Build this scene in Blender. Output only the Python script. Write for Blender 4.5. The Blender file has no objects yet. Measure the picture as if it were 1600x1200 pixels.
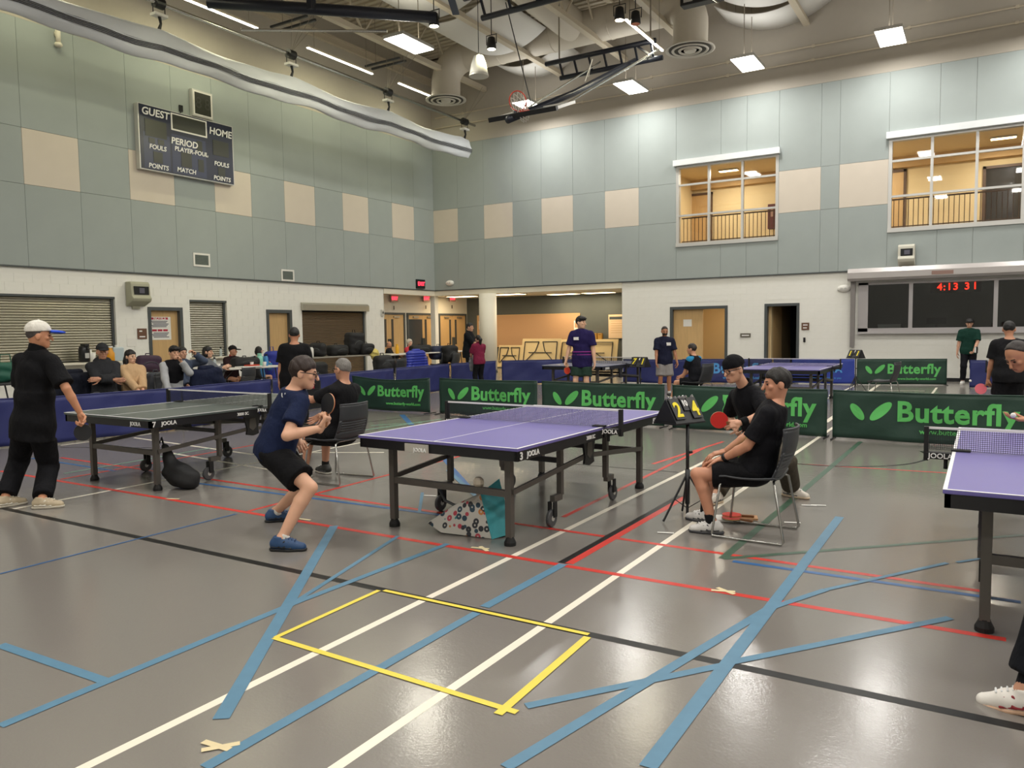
import bpy, math, random
import numpy as np
from mathutils import Matrix, Vector
random.seed(7)
SC = bpy.context.scene
COL = SC.collection
PI = math.pi
# ---------------------------------------------------------------- camera
F_PX, YAW, PITCH, ROLL, CAM_H = 1205.4, -0.55, 0.07036, 0.0132, 1.593
def _cam_axes():
    cy, sy, cp, sp, cr, sr = math.cos(YAW), math.sin(YAW), math.cos(PITCH), math.sin(PITCH), math.cos(ROLL), math.sin(ROLL)
    fwd = np.array([sy*cp, cy*cp, -sp]); right = np.array([cy, -sy, 0.0]); down = np.cross(fwd, right)
    return cr*right + sr*down, -sr*right + cr*down, fwd
AX_R, AX_D, AX_F = _cam_axes()
cam_data = bpy.data.cameras.new('camera')
cam_data.sensor_fit = 'HORIZONTAL'; cam_data.sensor_width = 36.0
cam_data.lens = 36.0*F_PX/1600.0; cam_data.clip_end = 200
cam = bpy.data.objects.new('camera', cam_data); COL.objects.link(cam)
_m = Matrix.Identity(4)
for i in range(3):
    _m[i][0], _m[i][1], _m[i][2] = AX_R[i], -AX_D[i], -AX_F[i]
_m[2][3] = CAM_H
cam.matrix_world = _m
SC.camera = cam
# ---------------------------------------------------------------- world and exposure (light comes from the ceiling fixtures)
W = bpy.data.worlds.new('world'); SC.world = W; W.use_nodes = True
W.node_tree.nodes['Background'].inputs[0].default_value = (0.5, 0.5, 0.48, 1)
W.node_tree.nodes['Background'].inputs[1].default_value = 0.05
SC.view_settings.view_transform = 'Standard'; SC.view_settings.look = 'None'
SC.view_settings.exposure = 0.06; SC.view_settings.gamma = 1.0; SC.view_settings.use_curve_mapping = False
LIGHT_W = 97.0          # power of one ceiling fixture
# ---------------------------------------------------------------- measuring helpers: a sight line cut by a real plane
XL, YB = -18.54, 24.5    # the left wall and the back wall
def ray(u, v):
    return (u-800)/F_PX*AX_R + (v-600)/F_PX*AX_D + AX_F
def atz(u, v, z=0.0):
    d = ray(u, v); t = (z-CAM_H)/d[2]; return np.array([0, 0, CAM_H]) + t*d
def atx(u, v, x=XL):
    d = ray(u, v); return np.array([0, 0, CAM_H]) + x/d[0]*d
def aty(u, v, y=YB):
    d = ray(u, v); return np.array([0, 0, CAM_H]) + y/d[1]*d
def atd(u, v, ref, dd=0.0):
    """point on the sight line at the same horizontal distance along the view axis as ref, plus dd"""
    d = ray(u, v); k = AX_F[:2]/np.linalg.norm(AX_F[:2])
    t = (np.dot(np.array(ref)[:2], k)+dd)/np.dot(d[:2], k); return np.array([0, 0, CAM_H]) + t*d
# ---------------------------------------------------------------- materials
def lin(c):
    if isinstance(c, str):
        c = [int(c[i:i+2], 16)/255 for i in (0, 2, 4)]
        c = [x/12.92 if x <= .04045 else ((x+.055)/1.055)**2.4 for x in c]
    return (c[0], c[1], c[2], 1.0)
MATS = {}
def mat(name, col, rough=0.6, metal=0.0, var=0.0, vscale=6.0, bump=0.0, bscale=40.0, emit=0.0, spec=0.5, alpha=1.0, trans=0.0, col2=None, stretch=None, bdist=.01):
    if name in MATS: return MATS[name]
    m = bpy.data.materials.new(name); m.use_nodes = True; MATS[name] = m
    nt = m.node_tree; b = nt.nodes['Principled BSDF']
    b.inputs['Base Color'].default_value = lin(col); b.inputs['Roughness'].default_value = rough
    b.inputs['Metallic'].default_value = metal; b.inputs['Specular IOR Level'].default_value = spec
    if alpha < 1: b.inputs['Alpha'].default_value = alpha
    if trans: b.inputs['Transmission Weight'].default_value = trans
    if emit:
        b.inputs['Emission Color'].default_value = lin(col); b.inputs['Emission Strength'].default_value = emit
    if var or bump:
        tc = nt.nodes.new('ShaderNodeTexCoord'); mp = nt.nodes.new('ShaderNodeMapping')
        nt.links.new(tc.outputs['Object'], mp.inputs[0])
        if stretch: mp.inputs['Scale'].default_value = stretch
    if var or col2:
        n = nt.nodes.new('ShaderNodeTexNoise'); n.inputs['Scale'].default_value = vscale; n.inputs['Detail'].default_value = 4
        nt.links.new(mp.outputs[0], n.inputs[0])
        r = nt.nodes.new('ShaderNodeMix'); r.data_type = 'RGBA'
        c = lin(col); c2 = lin(col2) if col2 else tuple(min(1, x*(1+var)) for x in c[:3])+(1,)
        c1 = c if col2 else tuple(x*(1-var) for x in c[:3])+(1,)
        r.inputs[6].default_value = c1; r.inputs[7].default_value = c2
        nt.links.new(n.outputs[0], r.inputs[0]); nt.links.new(r.outputs[2], b.inputs['Base Color'])
    if bump:
        n2 = nt.nodes.new('ShaderNodeTexNoise'); n2.inputs['Scale'].default_value = bscale; n2.inputs['Detail'].default_value = 3
        nt.links.new(mp.outputs[0], n2.inputs[0])
        bp = nt.nodes.new('ShaderNodeBump'); bp.inputs['Strength'].default_value = bump; bp.inputs['Distance'].default_value = bdist
        nt.links.new(n2.outputs[0], bp.inputs['Height']); nt.links.new(bp.outputs[0], b.inputs['Normal'])
    return m
# ---------------------------------------------------------------- mesh builder
class MB:
    def __init__(s): s.v = []; s.f = []
    def add(s, vs, fs):
        o = len(s.v); s.v += [tuple(map(float, p)) for p in vs]; s.f += [tuple(i+o for i in f) for f in fs]; return s
    def box(s, x0, x1, y0, y1, z0, z1):
        return s.add([(x0,y0,z0),(x1,y0,z0),(x1,y1,z0),(x0,y1,z0),(x0,y0,z1),(x1,y0,z1),(x1,y1,z1),(x0,y1,z1)],
                     [(0,3,2,1),(4,5,6,7),(0,1,5,4),(1,2,6,5),(2,3,7,6),(3,0,4,7)])
    def cbox(s, c, d):
        return s.box(c[0]-d[0]/2, c[0]+d[0]/2, c[1]-d[1]/2, c[1]+d[1]/2, c[2]-d[2]/2, c[2]+d[2]/2)
    def bar(s, a, b, w, h=None, up=(0,0,1)):
        a, b = np.array(a, float), np.array(b, float); h = h or w; d = b-a; d = d/np.linalg.norm(d)
        up = np.array(up, float)
        if abs(np.dot(up, d)) > .98: up = np.array([0, 1.0, 0]) if abs(d[1]) < .9 else np.array([1.0, 0, 0])
        r = np.cross(d, up); r /= np.linalg.norm(r); u = np.cross(r, d)
        vs = [p + r*sx*w/2 + u*sy*h/2 for p in (a, b) for sx, sy in ((-1,-1),(1,-1),(1,1),(-1,1))]
        return s.add(vs, [(0,1,2,3),(7,6,5,4),(0,4,5,1),(1,5,6,2),(2,6,7,3),(3,7,4,0)])
    def cyl(s, a, b, r, r2=None, n=12, caps=True):
        r2 = r if r2 is None else r2
        return s.tube([a, b], [r, r2], n, caps)
    def tube(s, path, r, n=8, caps=True):
        P = [np.array(p, float) for p in path]; k = len(P)
        R = r if hasattr(r, '__len__') else [r]*k
        T = [P[min(i+1, k-1)]-P[max(i-1, 0)] for i in range(k)]
        T = [t/(np.linalg.norm(t)+1e-12) for t in T]
        u = np.array([0, 0, 1.0]) if abs(T[0][2]) < .9 else np.array([1.0, 0, 0])
        vs = []
        for p, t, rr in zip(P, T, R):
            a = np.cross(t, u); a /= np.linalg.norm(a)+1e-12; b = np.cross(a, t); u = b
            vs += [p + rr*(math.cos(2*PI*j/n)*a + math.sin(2*PI*j/n)*b) for j in range(n)]
        fs = [(i*n+j, i*n+(j+1)%n, (i+1)*n+(j+1)%n, (i+1)*n+j) for i in range(k-1) for j in range(n)]
        if caps: fs += [tuple(range(n-1, -1, -1)), tuple((k-1)*n+j for j in range(n))]
        return s.add(vs, fs)
    def lathe(s, prof, n=20, c=(0,0,0), axis='z'):
        vs = []
        for r, z in prof:
            for j in range(n):
                x, y = r*math.cos(2*PI*j/n), r*math.sin(2*PI*j/n)
                p = (x, y, z) if axis == 'z' else ((x, z, y) if axis == 'y' else (z, x, y))
                vs.append((p[0]+c[0], p[1]+c[1], p[2]+c[2]))
        k = len(prof)
        fs = [(i*n+j, i*n+(j+1)%n, (i+1)*n+(j+1)%n, (i+1)*n+j) for i in range(k-1) for j in range(n)]
        fs += [tuple(range(n-1, -1, -1)), tuple((k-1)*n+j for j in range(n))]
        return s.add(vs, fs)
    def prism(s, poly, d0, d1, axis='y'):
        n = len(poly)
        def P(p, d): return (p[0], d, p[1]) if axis == 'y' else ((d, p[0], p[1]) if axis == 'x' else (p[0], p[1], d))
        vs = [P(p, d0) for p in poly] + [P(p, d1) for p in poly]
        return s.add(vs, [tuple(range(n-1, -1, -1)), tuple(range(n, 2*n))] + [(i, (i+1) % n, n+(i+1) % n, n+i) for i in range(n)])
    def grid(s, fn, nu, nv):
        vs = [fn(i/nu, j/nv) for j in range(nv+1) for i in range(nu+1)]
        w = nu+1
        return s.add(vs, [(j*w+i, j*w+i+1, (j+1)*w+i+1, (j+1)*w+i) for j in range(nv) for i in range(nu)])
    def mesh(s, name, m=None, smooth=False):
        me = bpy.data.meshes.new(name); me.from_pydata(s.v, [], s.f)
        if m: me.materials.append(m)
        if smooth: me.polygons.foreach_set('use_smooth', [True]*len(me.polygons))
        me.update(); return me
    def build(s, name, m, parent=None, smooth=False, bevel=0.0, loc=None, thick=0.0):
        o = bpy.data.objects.new(name, s.mesh(name, m, smooth)); COL.objects.link(o)
        if parent: o.parent = parent
        if loc is not None: o.location = loc
        if thick:
            md = o.modifiers.new('solid', 'SOLIDIFY'); md.thickness = thick; md.offset = 0
        if bevel:
            md = o.modifiers.new('bevel', 'BEVEL'); md.width = bevel; md.segments = 2; md.limit_method = 'ANGLE'
        return o
def obj(name, me, parent=None, loc=(0,0,0), rotz=0.0, scale=None):
    o = bpy.data.objects.new(name, me); COL.objects.link(o); o.parent = parent; o.location = loc; o.rotation_euler = (0, 0, rotz)
    if scale: o.scale = scale
    return o
def tag(o, label=None, cat=None, group=None, kind=None):
    if label: o['label'] = label
    if cat: o['category'] = cat
    if group: o['group'] = group
    if kind: o['kind'] = kind
    return o
def thing(name, label, cat, loc=(0,0,0), rotz=0.0, group=None):
    o = bpy.data.objects.new(name, None); COL.objects.link(o); o.empty_display_size = .1
    o.location = tuple(map(float, loc)); o.rotation_euler = (0, 0, rotz)
    return tag(o, label, cat, group)
def copy_tree(o, parent=None):
    c = o.copy(); COL.objects.link(c); c.parent = parent
    for ch in list(o.children): copy_tree(ch, c)
    return c
_TXT = {}
def text_mesh(s, size, depth=0.004, bold=0.0, shear=0.0, align='CENTER', space=1.0):
    k = (s, size, depth, bold, shear, align, space)
    if k in _TXT: return _TXT[k]
    cu = bpy.data.curves.new('lettering', 'FONT'); cu.body = s; cu.size = size; cu.extrude = depth; cu.offset = bold*size
    cu.shear = shear; cu.align_x = align; cu.align_y = 'CENTER'; cu.resolution_u = 3; cu.space_character = space
    o = bpy.data.objects.new('lettering', cu); me = o.to_mesh().copy(); o.to_mesh_clear()
    bpy.data.objects.remove(o); bpy.data.curves.remove(cu)
    me.name = 'lettering'; me.transform(Matrix.Rotation(PI/2, 4, 'X')); _TXT[k] = me
    return me
def text(s, size, loc, m, parent, name='lettering', depth=0.003, bold=0.0, shear=0.0, align='CENTER', space=1.0, rotz=0.0, warp=None, sx=1.0):
    me = text_mesh(s, size, depth, bold, shear, align, space).copy()
    if warp:
        for v in me.vertices: v.co = warp(v.co.x*sx+loc[0], v.co.y+loc[1], v.co.z+loc[2])
        loc = (0, 0, 0); sx = 1.0
    me.materials.clear(); me.materials.append(m)
    o = obj(name, me, parent, loc, rotz)
    if sx != 1.0: o.scale = (sx, 1, 1)
    return o
# ================================================================ THE SETTING
M_white = mat('painted_block_white', 'ecebe4', .55, var=.03, vscale=3, bump=.25, bscale=60)
M_mortar = mat('painted_mortar', 'e9e8e0', .6)
M_panel = mat('acoustic_panel_sage', '9fa7a5', .92, var=.05, vscale=2.0, bump=.15, bscale=180)
M_tan = mat('acoustic_panel_tan', 'd2c8ba', .92, var=.04, vscale=2.0, bump=.15, bscale=180)
M_back = mat('panel_backing', '6f7872', .9)
M_beige = mat('upper_wall_paint', 'b6afa3', .8, var=.03)
M_deck = mat('deck_paint', 'c6bca9', .75, var=.04)
M_steel_w = mat('painted_steel', 'cdc2ad', .6)
M_frame = mat('door_frame_charcoal', '4a4f50', .45)
M_oak = mat('door_oak', 'c9a673', .5, var=.16, vscale=5, stretch=(9, 9, .5), bump=.05)
M_metal = mat('brushed_steel', 'b9b6ab', .35, metal=.85, var=.05)
M_shut = mat('shutter_steel', 'b4b0a2', .33, metal=.9, var=.06, vscale=1.5)
M_bronze = mat('shutter_bronze', '8c7a64', .42, metal=.8, var=.08, vscale=2)
M_alum = mat('window_aluminium', 'c9c8c4', .4, metal=.3)
M_black = mat('black_metal', '15161a', .45)
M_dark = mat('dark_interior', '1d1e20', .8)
M_alc = mat('alcove_grey_panel', '585c5a', .9, var=.04, bump=.15, bscale=150)
M_cork = mat('tack_board_tan', 'c19a74', .85, var=.05, vscale=30)
M_paper = mat('paper_white', 'e6e4de', .8)
M_gypsum = mat('soffit_white', 'e2dccb', .7)
M_red_em = mat('exit_red_letters', 'ff2a3c', .5, emit=5.0)
M_lamp = mat('lamp_diffuser', 'fdf8ee', .5, emit=11.0)
M_lamp_w = mat('lamp_diffuser_warm', 'ffe2b0', .5, emit=10.0)

# ---- floor: sheet vinyl with a soft sheen
def floor_mat():
    m = bpy.data.materials.new('vinyl_floor'); m.use_nodes = True; nt = m.node_tree; b = nt.nodes['Principled BSDF']
    tc = nt.nodes.new('ShaderNodeTexCoord')
    def noise(sc, det=3, rough=.5):
        n = nt.nodes.new('ShaderNodeTexNoise'); n.inputs['Scale'].default_value = sc; n.inputs['Detail'].default_value = det; n.inputs['Roughness'].default_value = rough
        nt.links.new(tc.outputs['Object'], n.inputs[0]); return n
    def mix(a, bb, f):
        r = nt.nodes.new('ShaderNodeMix'); r.data_type = 'RGBA'; r.inputs[6].default_value = a; r.inputs[7].default_value = bb
        nt.links.new(f, r.inputs[0]); return r
    n1 = noise(.45, 4); base = mix(lin('7e7974'), lin('86817b'), n1.outputs[0])
    n2 = noise(260, 2); sp = nt.nodes.new('ShaderNodeMix'); sp.data_type = 'RGBA'; sp.blend_type = 'MULTIPLY'; sp.inputs[0].default_value = .16
    nt.links.new(base.outputs[2], sp.inputs[6]); nt.links.new(n2.outputs[1], sp.inputs[7]); nt.links.new(sp.outputs[2], b.inputs['Base Color'])
    rr = nt.nodes.new('ShaderNodeMapRange'); rr.inputs[3].default_value = .15; rr.inputs[4].default_value = .22
    nt.links.new(noise(.6, 3).outputs[0], rr.inputs[0]); nt.links.new(rr.outputs[0], b.inputs['Roughness'])
    b.inputs['Specular IOR Level'].default_value = .62
    n3 = noise(70, 2); n4 = noise(14, 2)
    ad = nt.nodes.new('ShaderNodeMath'); ad.operation = 'MULTIPLY_ADD'; ad.inputs[1].default_value = 1.2
    nt.links.new(n4.outputs[0], ad.inputs[0]); nt.links.new(n3.outputs[0], ad.inputs[2])
    bp = nt.nodes.new('ShaderNodeBump'); bp.inputs['Strength'].default_value = .10; bp.inputs['Distance'].default_value = .004
    nt.links.new(ad.outputs[0], bp.inputs['Height']); nt.links.new(bp.outputs[0], b.inputs['Normal'])
    return m
X_R, Y_F = 13.0, -9.0
floor = tag(MB().box(-24, X_R, Y_F, 31, -.2, 0).build('floor', floor_mat()), 'grey vinyl gym floor with painted court lines and tape', kind='structure')
ZL = [0.0004]
def strip(name, p, q, w, m, square=True):
    """flat strip on the floor from p to q"""
    p, q = np.array(p[:2]), np.array(q[:2]); d = (q-p)/np.linalg.norm(q-p); r = np.array([-d[1], d[0]])*w/2
    z = ZL[0]; ZL[0] += .00006
    return MB().add([(*(p-r), z), (*(q-r), z), (*(q+r), z), (*(p+r), z)], [(0, 1, 2, 3)]).build(name, m, floor)
def arc(name, c, r, a0, a1, w, m, n=48):
    z = ZL[0]; ZL[0] += .00006; mb = MB(); vs = []
    for i in range(n+1):
        a = math.radians(a0+(a1-a0)*i/n)
        vs += [(c[0]+(r-w/2)*math.cos(a), c[1]+(r-w/2)*math.sin(a), z), (c[0]+(r+w/2)*math.cos(a), c[1]+(r+w/2)*math.sin(a), z)]
    mb.add(vs, [(2*i, 2*i+1, 2*i+3, 2*i+2) for i in range(n)]); return mb.build(name, m, floor)
L_white = mat('line_white', 'ebe3d2', .35); L_black = mat('line_black', '161617', .4, spec=.3); L_red = mat('line_red', 'c8382f', .4, var=.12, vscale=8)
L_blue = mat('line_blue', '2f5f95', .4); L_green = mat('line_green', '3f5a49', .4); L_mint = mat('line_mint', '7fb39c', .4)
T_blue = mat('tape_blue', '547e98', .5, var=.14, vscale=12); T_yel = mat('tape_yellow', 'e4cf4c', .5, var=.08, vscale=15)
T_mask = mat('tape_masking', 'd9c9a0', .6)
G = lambda u, v: atz(u, v)[:2]
strip('court_line', (-2.80, -6), (-2.80, 11.6), .05, L_white); strip('court_line', (-1.99, -6), (-1.99, 15.5), .05, L_white)
strip('court_line', (-7.62, 3.58), (-7.62, 14), .05, L_white)
strip('court_line', G(210, 684), G(395, 710), .05, L_white); strip('court_line', G(250, 705), G(440, 737), .05, L_white)
strip('court_line', G(95, 696), G(250, 676), .05, L_white)
strip('court_line', G(480, 707), G(600, 707), .05, L_white)
strip('court_line', G(1020, 725), G(1130, 690), .05, L_red)
strip('court_line', (-14, 3.55), (9, 3.55), .062, L_black)
strip('court_line', G(0, 736), G(1572, 999.5), .055, L_red); strip('court_line', G(95, 715), G(1535, 924), .05, L_red)
strip('court_line', G(879, 880), G(1064, 775), .075, L_black); strip('court_line', G(889, 881), G(1070, 777), .06, L_red)
strip('court_line', G(95, 749), G(410, 693), .05, L_red); strip('court_line', G(388, 799), G(745, 706), .045, L_red)
strip('court_line', G(1200, 722), G(1560, 744), .04, L_red); strip('court_line', G(880, 808), G(1100, 700), .045, L_red)
strip('court_line', G(1145, 877), G(1595, 941), .05, L_blue); strip('court_line', G(300, 754), G(690, 805), .05, L_blue)
strip('court_line', G(50, 716), G(180, 736), .05, L_blue); strip('court_line', G(690, 713), G(760, 792), .06, L_blue); strip('court_line', G(628, 648), G(643, 664), .1, L_blue)
strip('court_line', G(1129, 873), G(1345, 690), .06, L_green); strip('court_line', G(1129, 873), G(1600, 836), .05, L_green)
strip('court_line', G(100, 740), G(330, 700), .03, L_mint); strip('court_line', G(570, 672), G(690, 655), .05, L_mint); strip('court_line', G(580, 665), G(660, 660), .04, L_mint)
strip('court_line', G(880, 724), G(1060, 738), .02, L_black); strip('court_line', G(560, 661), G(690, 646), .02, L_black); strip('court_line', G(95, 699), G(260, 700), .02, L_black)
arc('court_line', (-1.7, 10.4), 1.15, 150, 385, .035, L_black)
arc('court_line', (-1.2, 19.0), 1.8, 90, 300, .05, L_white)
strip('court_line', (-2.9, 12.4), (-2.9, 24), .05, L_white); strip('court_line', (-1.0, 12), (-1.0, 22), .05, L_white)
strip('court_line', G(1290, 660), G(1375, 600), .08, L_white)
strip('court_line', G(0, 897), G(370, 803), .022, L_blue)
for p, q, w in (((0, 1008), (165, 1065), .055), ((0, 1135), (455, 945), .055), ((345, 1124), (522, 822), .07), ((455, 945), (622, 838), .035), ((455, 945), (700, 850), .05),
                ((757, 949), (880, 882), .065), ((745, 958), (320, 1200), .058), ((790, 1200), (1200, 952), .055), ((1012, 1200), (1312, 808), .068),
                ((822, 1104), (1130, 1040), .05), ((1140, 1036), (1485, 966), .05), ((1200, 952), (1290, 922), .045), ((1290, 922), (1480, 880), .035), ((1495, 879), (1540, 872), .03), ((660, 770), (655, 802), .03), ((700, 735), (770, 800), .05)):
    strip('tape_strip', G(*p), G(*q), w, T_blue)
for p, q, w in (((592, 923), (430, 997), .032), ((600, 923), (920, 992), .032), ((428, 997), (808, 1114), .036), ((918, 996), (778, 1117), .042)):
    strip('tape_strip', G(*p), G(*q), w, T_yel)
for u, v, a in ((1130, 924, .3), (1134, 924, -.5), (750, 857, .2), (756, 858, -.6), (475, 812, .1), (270, 780, .4), (345, 1168, .9), (338, 1166, .1)):
    c = G(u, v); d = np.array([math.cos(a), math.sin(a)])*.07; strip('tape_scrap', c-d, c+d, .03, T_mask)
for u, v in ((1264, 790), (1279, 790), (1238, 817), (672, 775), (1040, 833)):
    c = G(u, v); d = np.array([.06, .02]); strip('paper_scrap', c-d, c+d, .03, M_paper)

# ---- a wall with openings, cut into rectangles
def wall_cells(a0, a1, z0, z1, holes):
    A = sorted({a0, a1, *[h[i] for h in holes for i in (0, 1)]}); Z = sorted({z0, z1, *[h[i] for h in holes for i in (2, 3)]})
    A = [a for a in A if a0 <= a <= a1]; Z = [z for z in Z if z0 <= z <= z1]
    for i in range(len(A)-1):
        run = None
        for j in range(len(Z)-1):
            am, zm = (A[i]+A[i+1])/2, (Z[j]+Z[j+1])/2
            solid = not any(h[0] < am < h[1] and h[2] < zm < h[3] for h in holes)
            if solid: run = (run[0], Z[j+1]) if run else (Z[j], Z[j+1])
            if run and (not solid or j == len(Z)-2): yield A[i], A[i+1], run[0], run[1]; run = None
Z_PB, Z_P1, Z_P2, Z_PT, Z_C = 3.17, 5.0, 6.25, 8.65, 11.15
LY = lambda u, v=500: float(atx(u, v)[1])
LZ = lambda u, v: float(atx(u, v)[2])
BX = lambda u, v=500: float(aty(u, v)[0])
BZ = lambda u, v: float(aty(u, v)[2])
def rectL(u0, v0, u1, v1):      # top left / bottom right pixels on the left wall
    return LY(u0, v0), LY(u1, v1), min(LZ(u0, v0), LZ(u1, v1)), max(LZ(u0, v0), LZ(u1, v1))
holesL = [(2.0, LY(181), .95, LZ(120, 462)), (LY(231), LY(285.5), 0, LZ(257, 480)), (LY(297), LY(355), .95, LZ(320, 469)),
          (LY(416), LY(456), 0, LZ(437, 484)), (LY(472), LY(572), .0, LZ(520, 474)), (LY(600), 24.5, 0, 2.97)]
X_ALC0, X_ALC1 = -19.3, BX(972)        # the alcove in the corner
DOORR = [(BX(1047), BX(1137), 0, BZ(1092, 478.5)), (BX(1194.5), BX(1249), 0, BZ(1222, 474))]
BOOTH = (BX(1341), 5.2, BZ(1400, 512.5), 2.80)
WIN = [(BX(1060, 300), BX(1214, 300), BZ(1130, 375.5), BZ(1130, 253)), (BX(1391.5, 300), BX(1598, 300), BZ(1490, 350), BZ(1490, 207))]
holesB = [(XL, X_ALC1, 0, 2.97)] + DOORR + [BOOTH] + WIN
wl = MB()
for a0, a1, z0, z1 in wall_cells(Y_F, YB, 0, Z_C, holesL): wl.box(XL-.22, XL, a0, a1, z0, z1)
wall_left = tag(wl.build('wall_left', M_mortar), 'left gym wall of white blocks below sage acoustic panels', kind='structure')
wb = MB()
for a0, a1, z0, z1 in wall_cells(XL-.22, X_R, 0, Z_C, holesB): wb.box(a0, a1, YB, YB+.22, z0, z1)
wall_back = tag(wb.build('wall_back', M_mortar), 'back gym wall of white blocks below sage acoustic panels', kind='structure')
tag(MB().box(X_R, X_R+.2, Y_F, YB, 0, Z_C).build('wall_right', M_white), 'right gym wall outside the view', kind='structure')
tag(MB().box(XL, X_R, Y_F-.2, Y_F, 0, Z_C).build('wall_front', M_white), 'gym wall behind the viewer', kind='structure')
# concrete blocks, proud of the joints
blk = MB().box(-.5, .5, -.004, 0, -.5, .5).mesh('block', M_white)
def lay_blocks(wall, a0, a1, holes, rotz, key):
    items = []
    for r in range(int(Z_PB/.2)):
        z0, z1 = r*.2+.0035, (r+1)*.2-.0035
        x = a0-.2*(r % 2)
        while x < a1:
            segs = [(max(x+.0035, a0), min(x+.3965, a1))]
            for h in holes:
                if h[2] < z1-.02 and h[3] > z0+.02:
                    ns = []
                    for s0, s1 in segs:
                        if h[1] <= s0 or h[0] >= s1: ns.append((s0, s1)); continue
                        if h[0]-s0 > .03: ns.append((s0, h[0]))
                        if s1-h[1] > .03: ns.append((h[1], s1))
                    segs = ns
            for s0, s1 in segs:
                if s1-s0 > .03: items.append((s0, s1, z0, z1))
            x += .4
    items.sort(key=key); rest = MB()
    for k, (s0, s1, z0, z1) in enumerate(items):
        if k < 300:
            c = ((s0+s1)/2, 0, (z0+z1)/2)
            loc = (XL, c[0], c[2]) if rotz else (c[0], YB, c[2])
            obj('block', blk, wall, loc, rotz, (s1-s0, 1, z1-z0))
        elif rotz: rest.box(XL, XL+.006, s0, s1, z0, z1)
        else: rest.box(s0, s1, YB-.006, YB, z0, z1)
    if rest.v: tag(rest.build('block_field', M_white, wall), kind='stuff')
lay_blocks(wall_left, 5.0, LY(600), holesL, PI/2, lambda t: (t[2] < .6)*100 + t[0])
lay_blocks(wall_back, X_ALC1, 3.0, [h for h in holesB if h[2] < 3.2], 0, lambda t: (t[2] < .7)*100 + abs(t[0]+2) + (t[0] > .3)*50)
# acoustic panels
def panel(wall, a0, a1, z0, z1, m, rotz):
    mb = MB().box(-(a1-a0)/2+.0025, (a1-a0)/2-.0025, -.05, 0, z0+.0025, z1-.0025)
    o = mb.build('acoustic_panel', m, wall, bevel=.005)
    o.rotation_euler = (0, 0, rotz); o.location = (XL, (a0+a1)/2, 0) if rotz else ((a0+a1)/2, YB, 0)
PW = 1.2655
ysL = [24.5-1.26-i*PW for i in range(14)]
edgesL = [24.5] + ysL
for i in range(len(edgesL)-1):
    a1, a0 = edgesL[i], edgesL[i+1]
    panel(wall_left, a0, a1, Z_PB, Z_P1, M_panel, PI/2)
    panel(wall_left, a0, a1, Z_P1, Z_P2, M_tan if i % 2 == 1 else M_panel, PI/2)
    panel(wall_left, a0, a1, Z_P2, Z_PT, M_panel, PI/2)
eB = [-18.49, -17.33, -16.13, -14.87, -13.66, -12.40, -11.18, -9.95, WIN[0][0]-.06]
for i in range(8):
    panel(wall_back, eB[i], eB[i+1], Z_PB, Z_P1, M_panel, 0); panel(wall_back, eB[i], eB[i+1], Z_P1, Z_P2, M_tan if i in (0, 2, 4, 6) else M_panel, 0)
    panel(wall_back, eB[i], eB[i+1], Z_P2, Z_PT, M_panel, 0)
w0, w1 = WIN
for a0, a1 in ((w0[0]-.06, -7.2), (-7.2, -6.4), (-6.4, w0[1]+.06)):
    panel(wall_back, a0, a1, Z_PB, w0[2]-.05, M_panel, 0); panel(wall_back, a0, a1, w0[3]+.22, Z_PT, M_panel, 0)
for a0, a1, m in ((w0[1]+.06, -4.24, M_tan), (-4.24, -3.73, M_panel), (-3.73, w1[0]-.06, M_tan)):
    panel(wall_back, a0, a1, Z_PB, Z_P1, M_panel, 0); panel(wall_back, a0, a1, Z_P1, Z_P2, m, 0); panel(wall_back, a0, a1, Z_P2, Z_PT, M_panel, 0)
for a0, a1 in ((w1[0]-.06, -1.2), (-1.2, -.35), (-.35, w1[1]+.06)):
    panel(wall_back, a0, a1, Z_PB, w1[2]-.05, M_panel, 0); panel(wall_back, a0, a1, w1[3]+.22, Z_PT, M_panel, 0)
for i in range(4):
    a0 = w1[1]+.06+i*1.26; panel(wall_back, a0, a0+1.26, Z_PB, Z_P1, M_panel, 0); panel(wall_back, a0, a0+1.26, Z_P1, Z_P2, M_tan if i % 2 == 0 else M_panel, 0); panel(wall_back, a0, a0+1.26, Z_P2, Z_PT, M_panel, 0)
# painted wall above the panels, edge trim below them
MB().box(XL, XL+.02, Y_F, YB, Z_PT+.01, Z_C).build('upper_wall_paint', M_beige, wall_left)
MB().box(XL, X_R, YB-.02, YB, Z_PT+.01, Z_C).build('upper_wall_paint', M_beige, wall_back)
tag(MB().box(XL, XL+.06, 4, YB, Z_PB-.03, Z_PB).box(XL, 9, YB-.06, YB, Z_PB-.03, Z_PB).build('trim_1', M_frame), 'dark metal edge under the acoustic panels', kind='structure')
tag(MB().box(XL-.2, XL+.03, LY(600), YB+.03, 2.95, Z_PB-.03).box(XL, X_ALC1, YB-.03, YB+.2, 2.95, Z_PB-.03).build('trim_2', M_gypsum), 'white beam face over the corner alcove', kind='structure')
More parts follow.
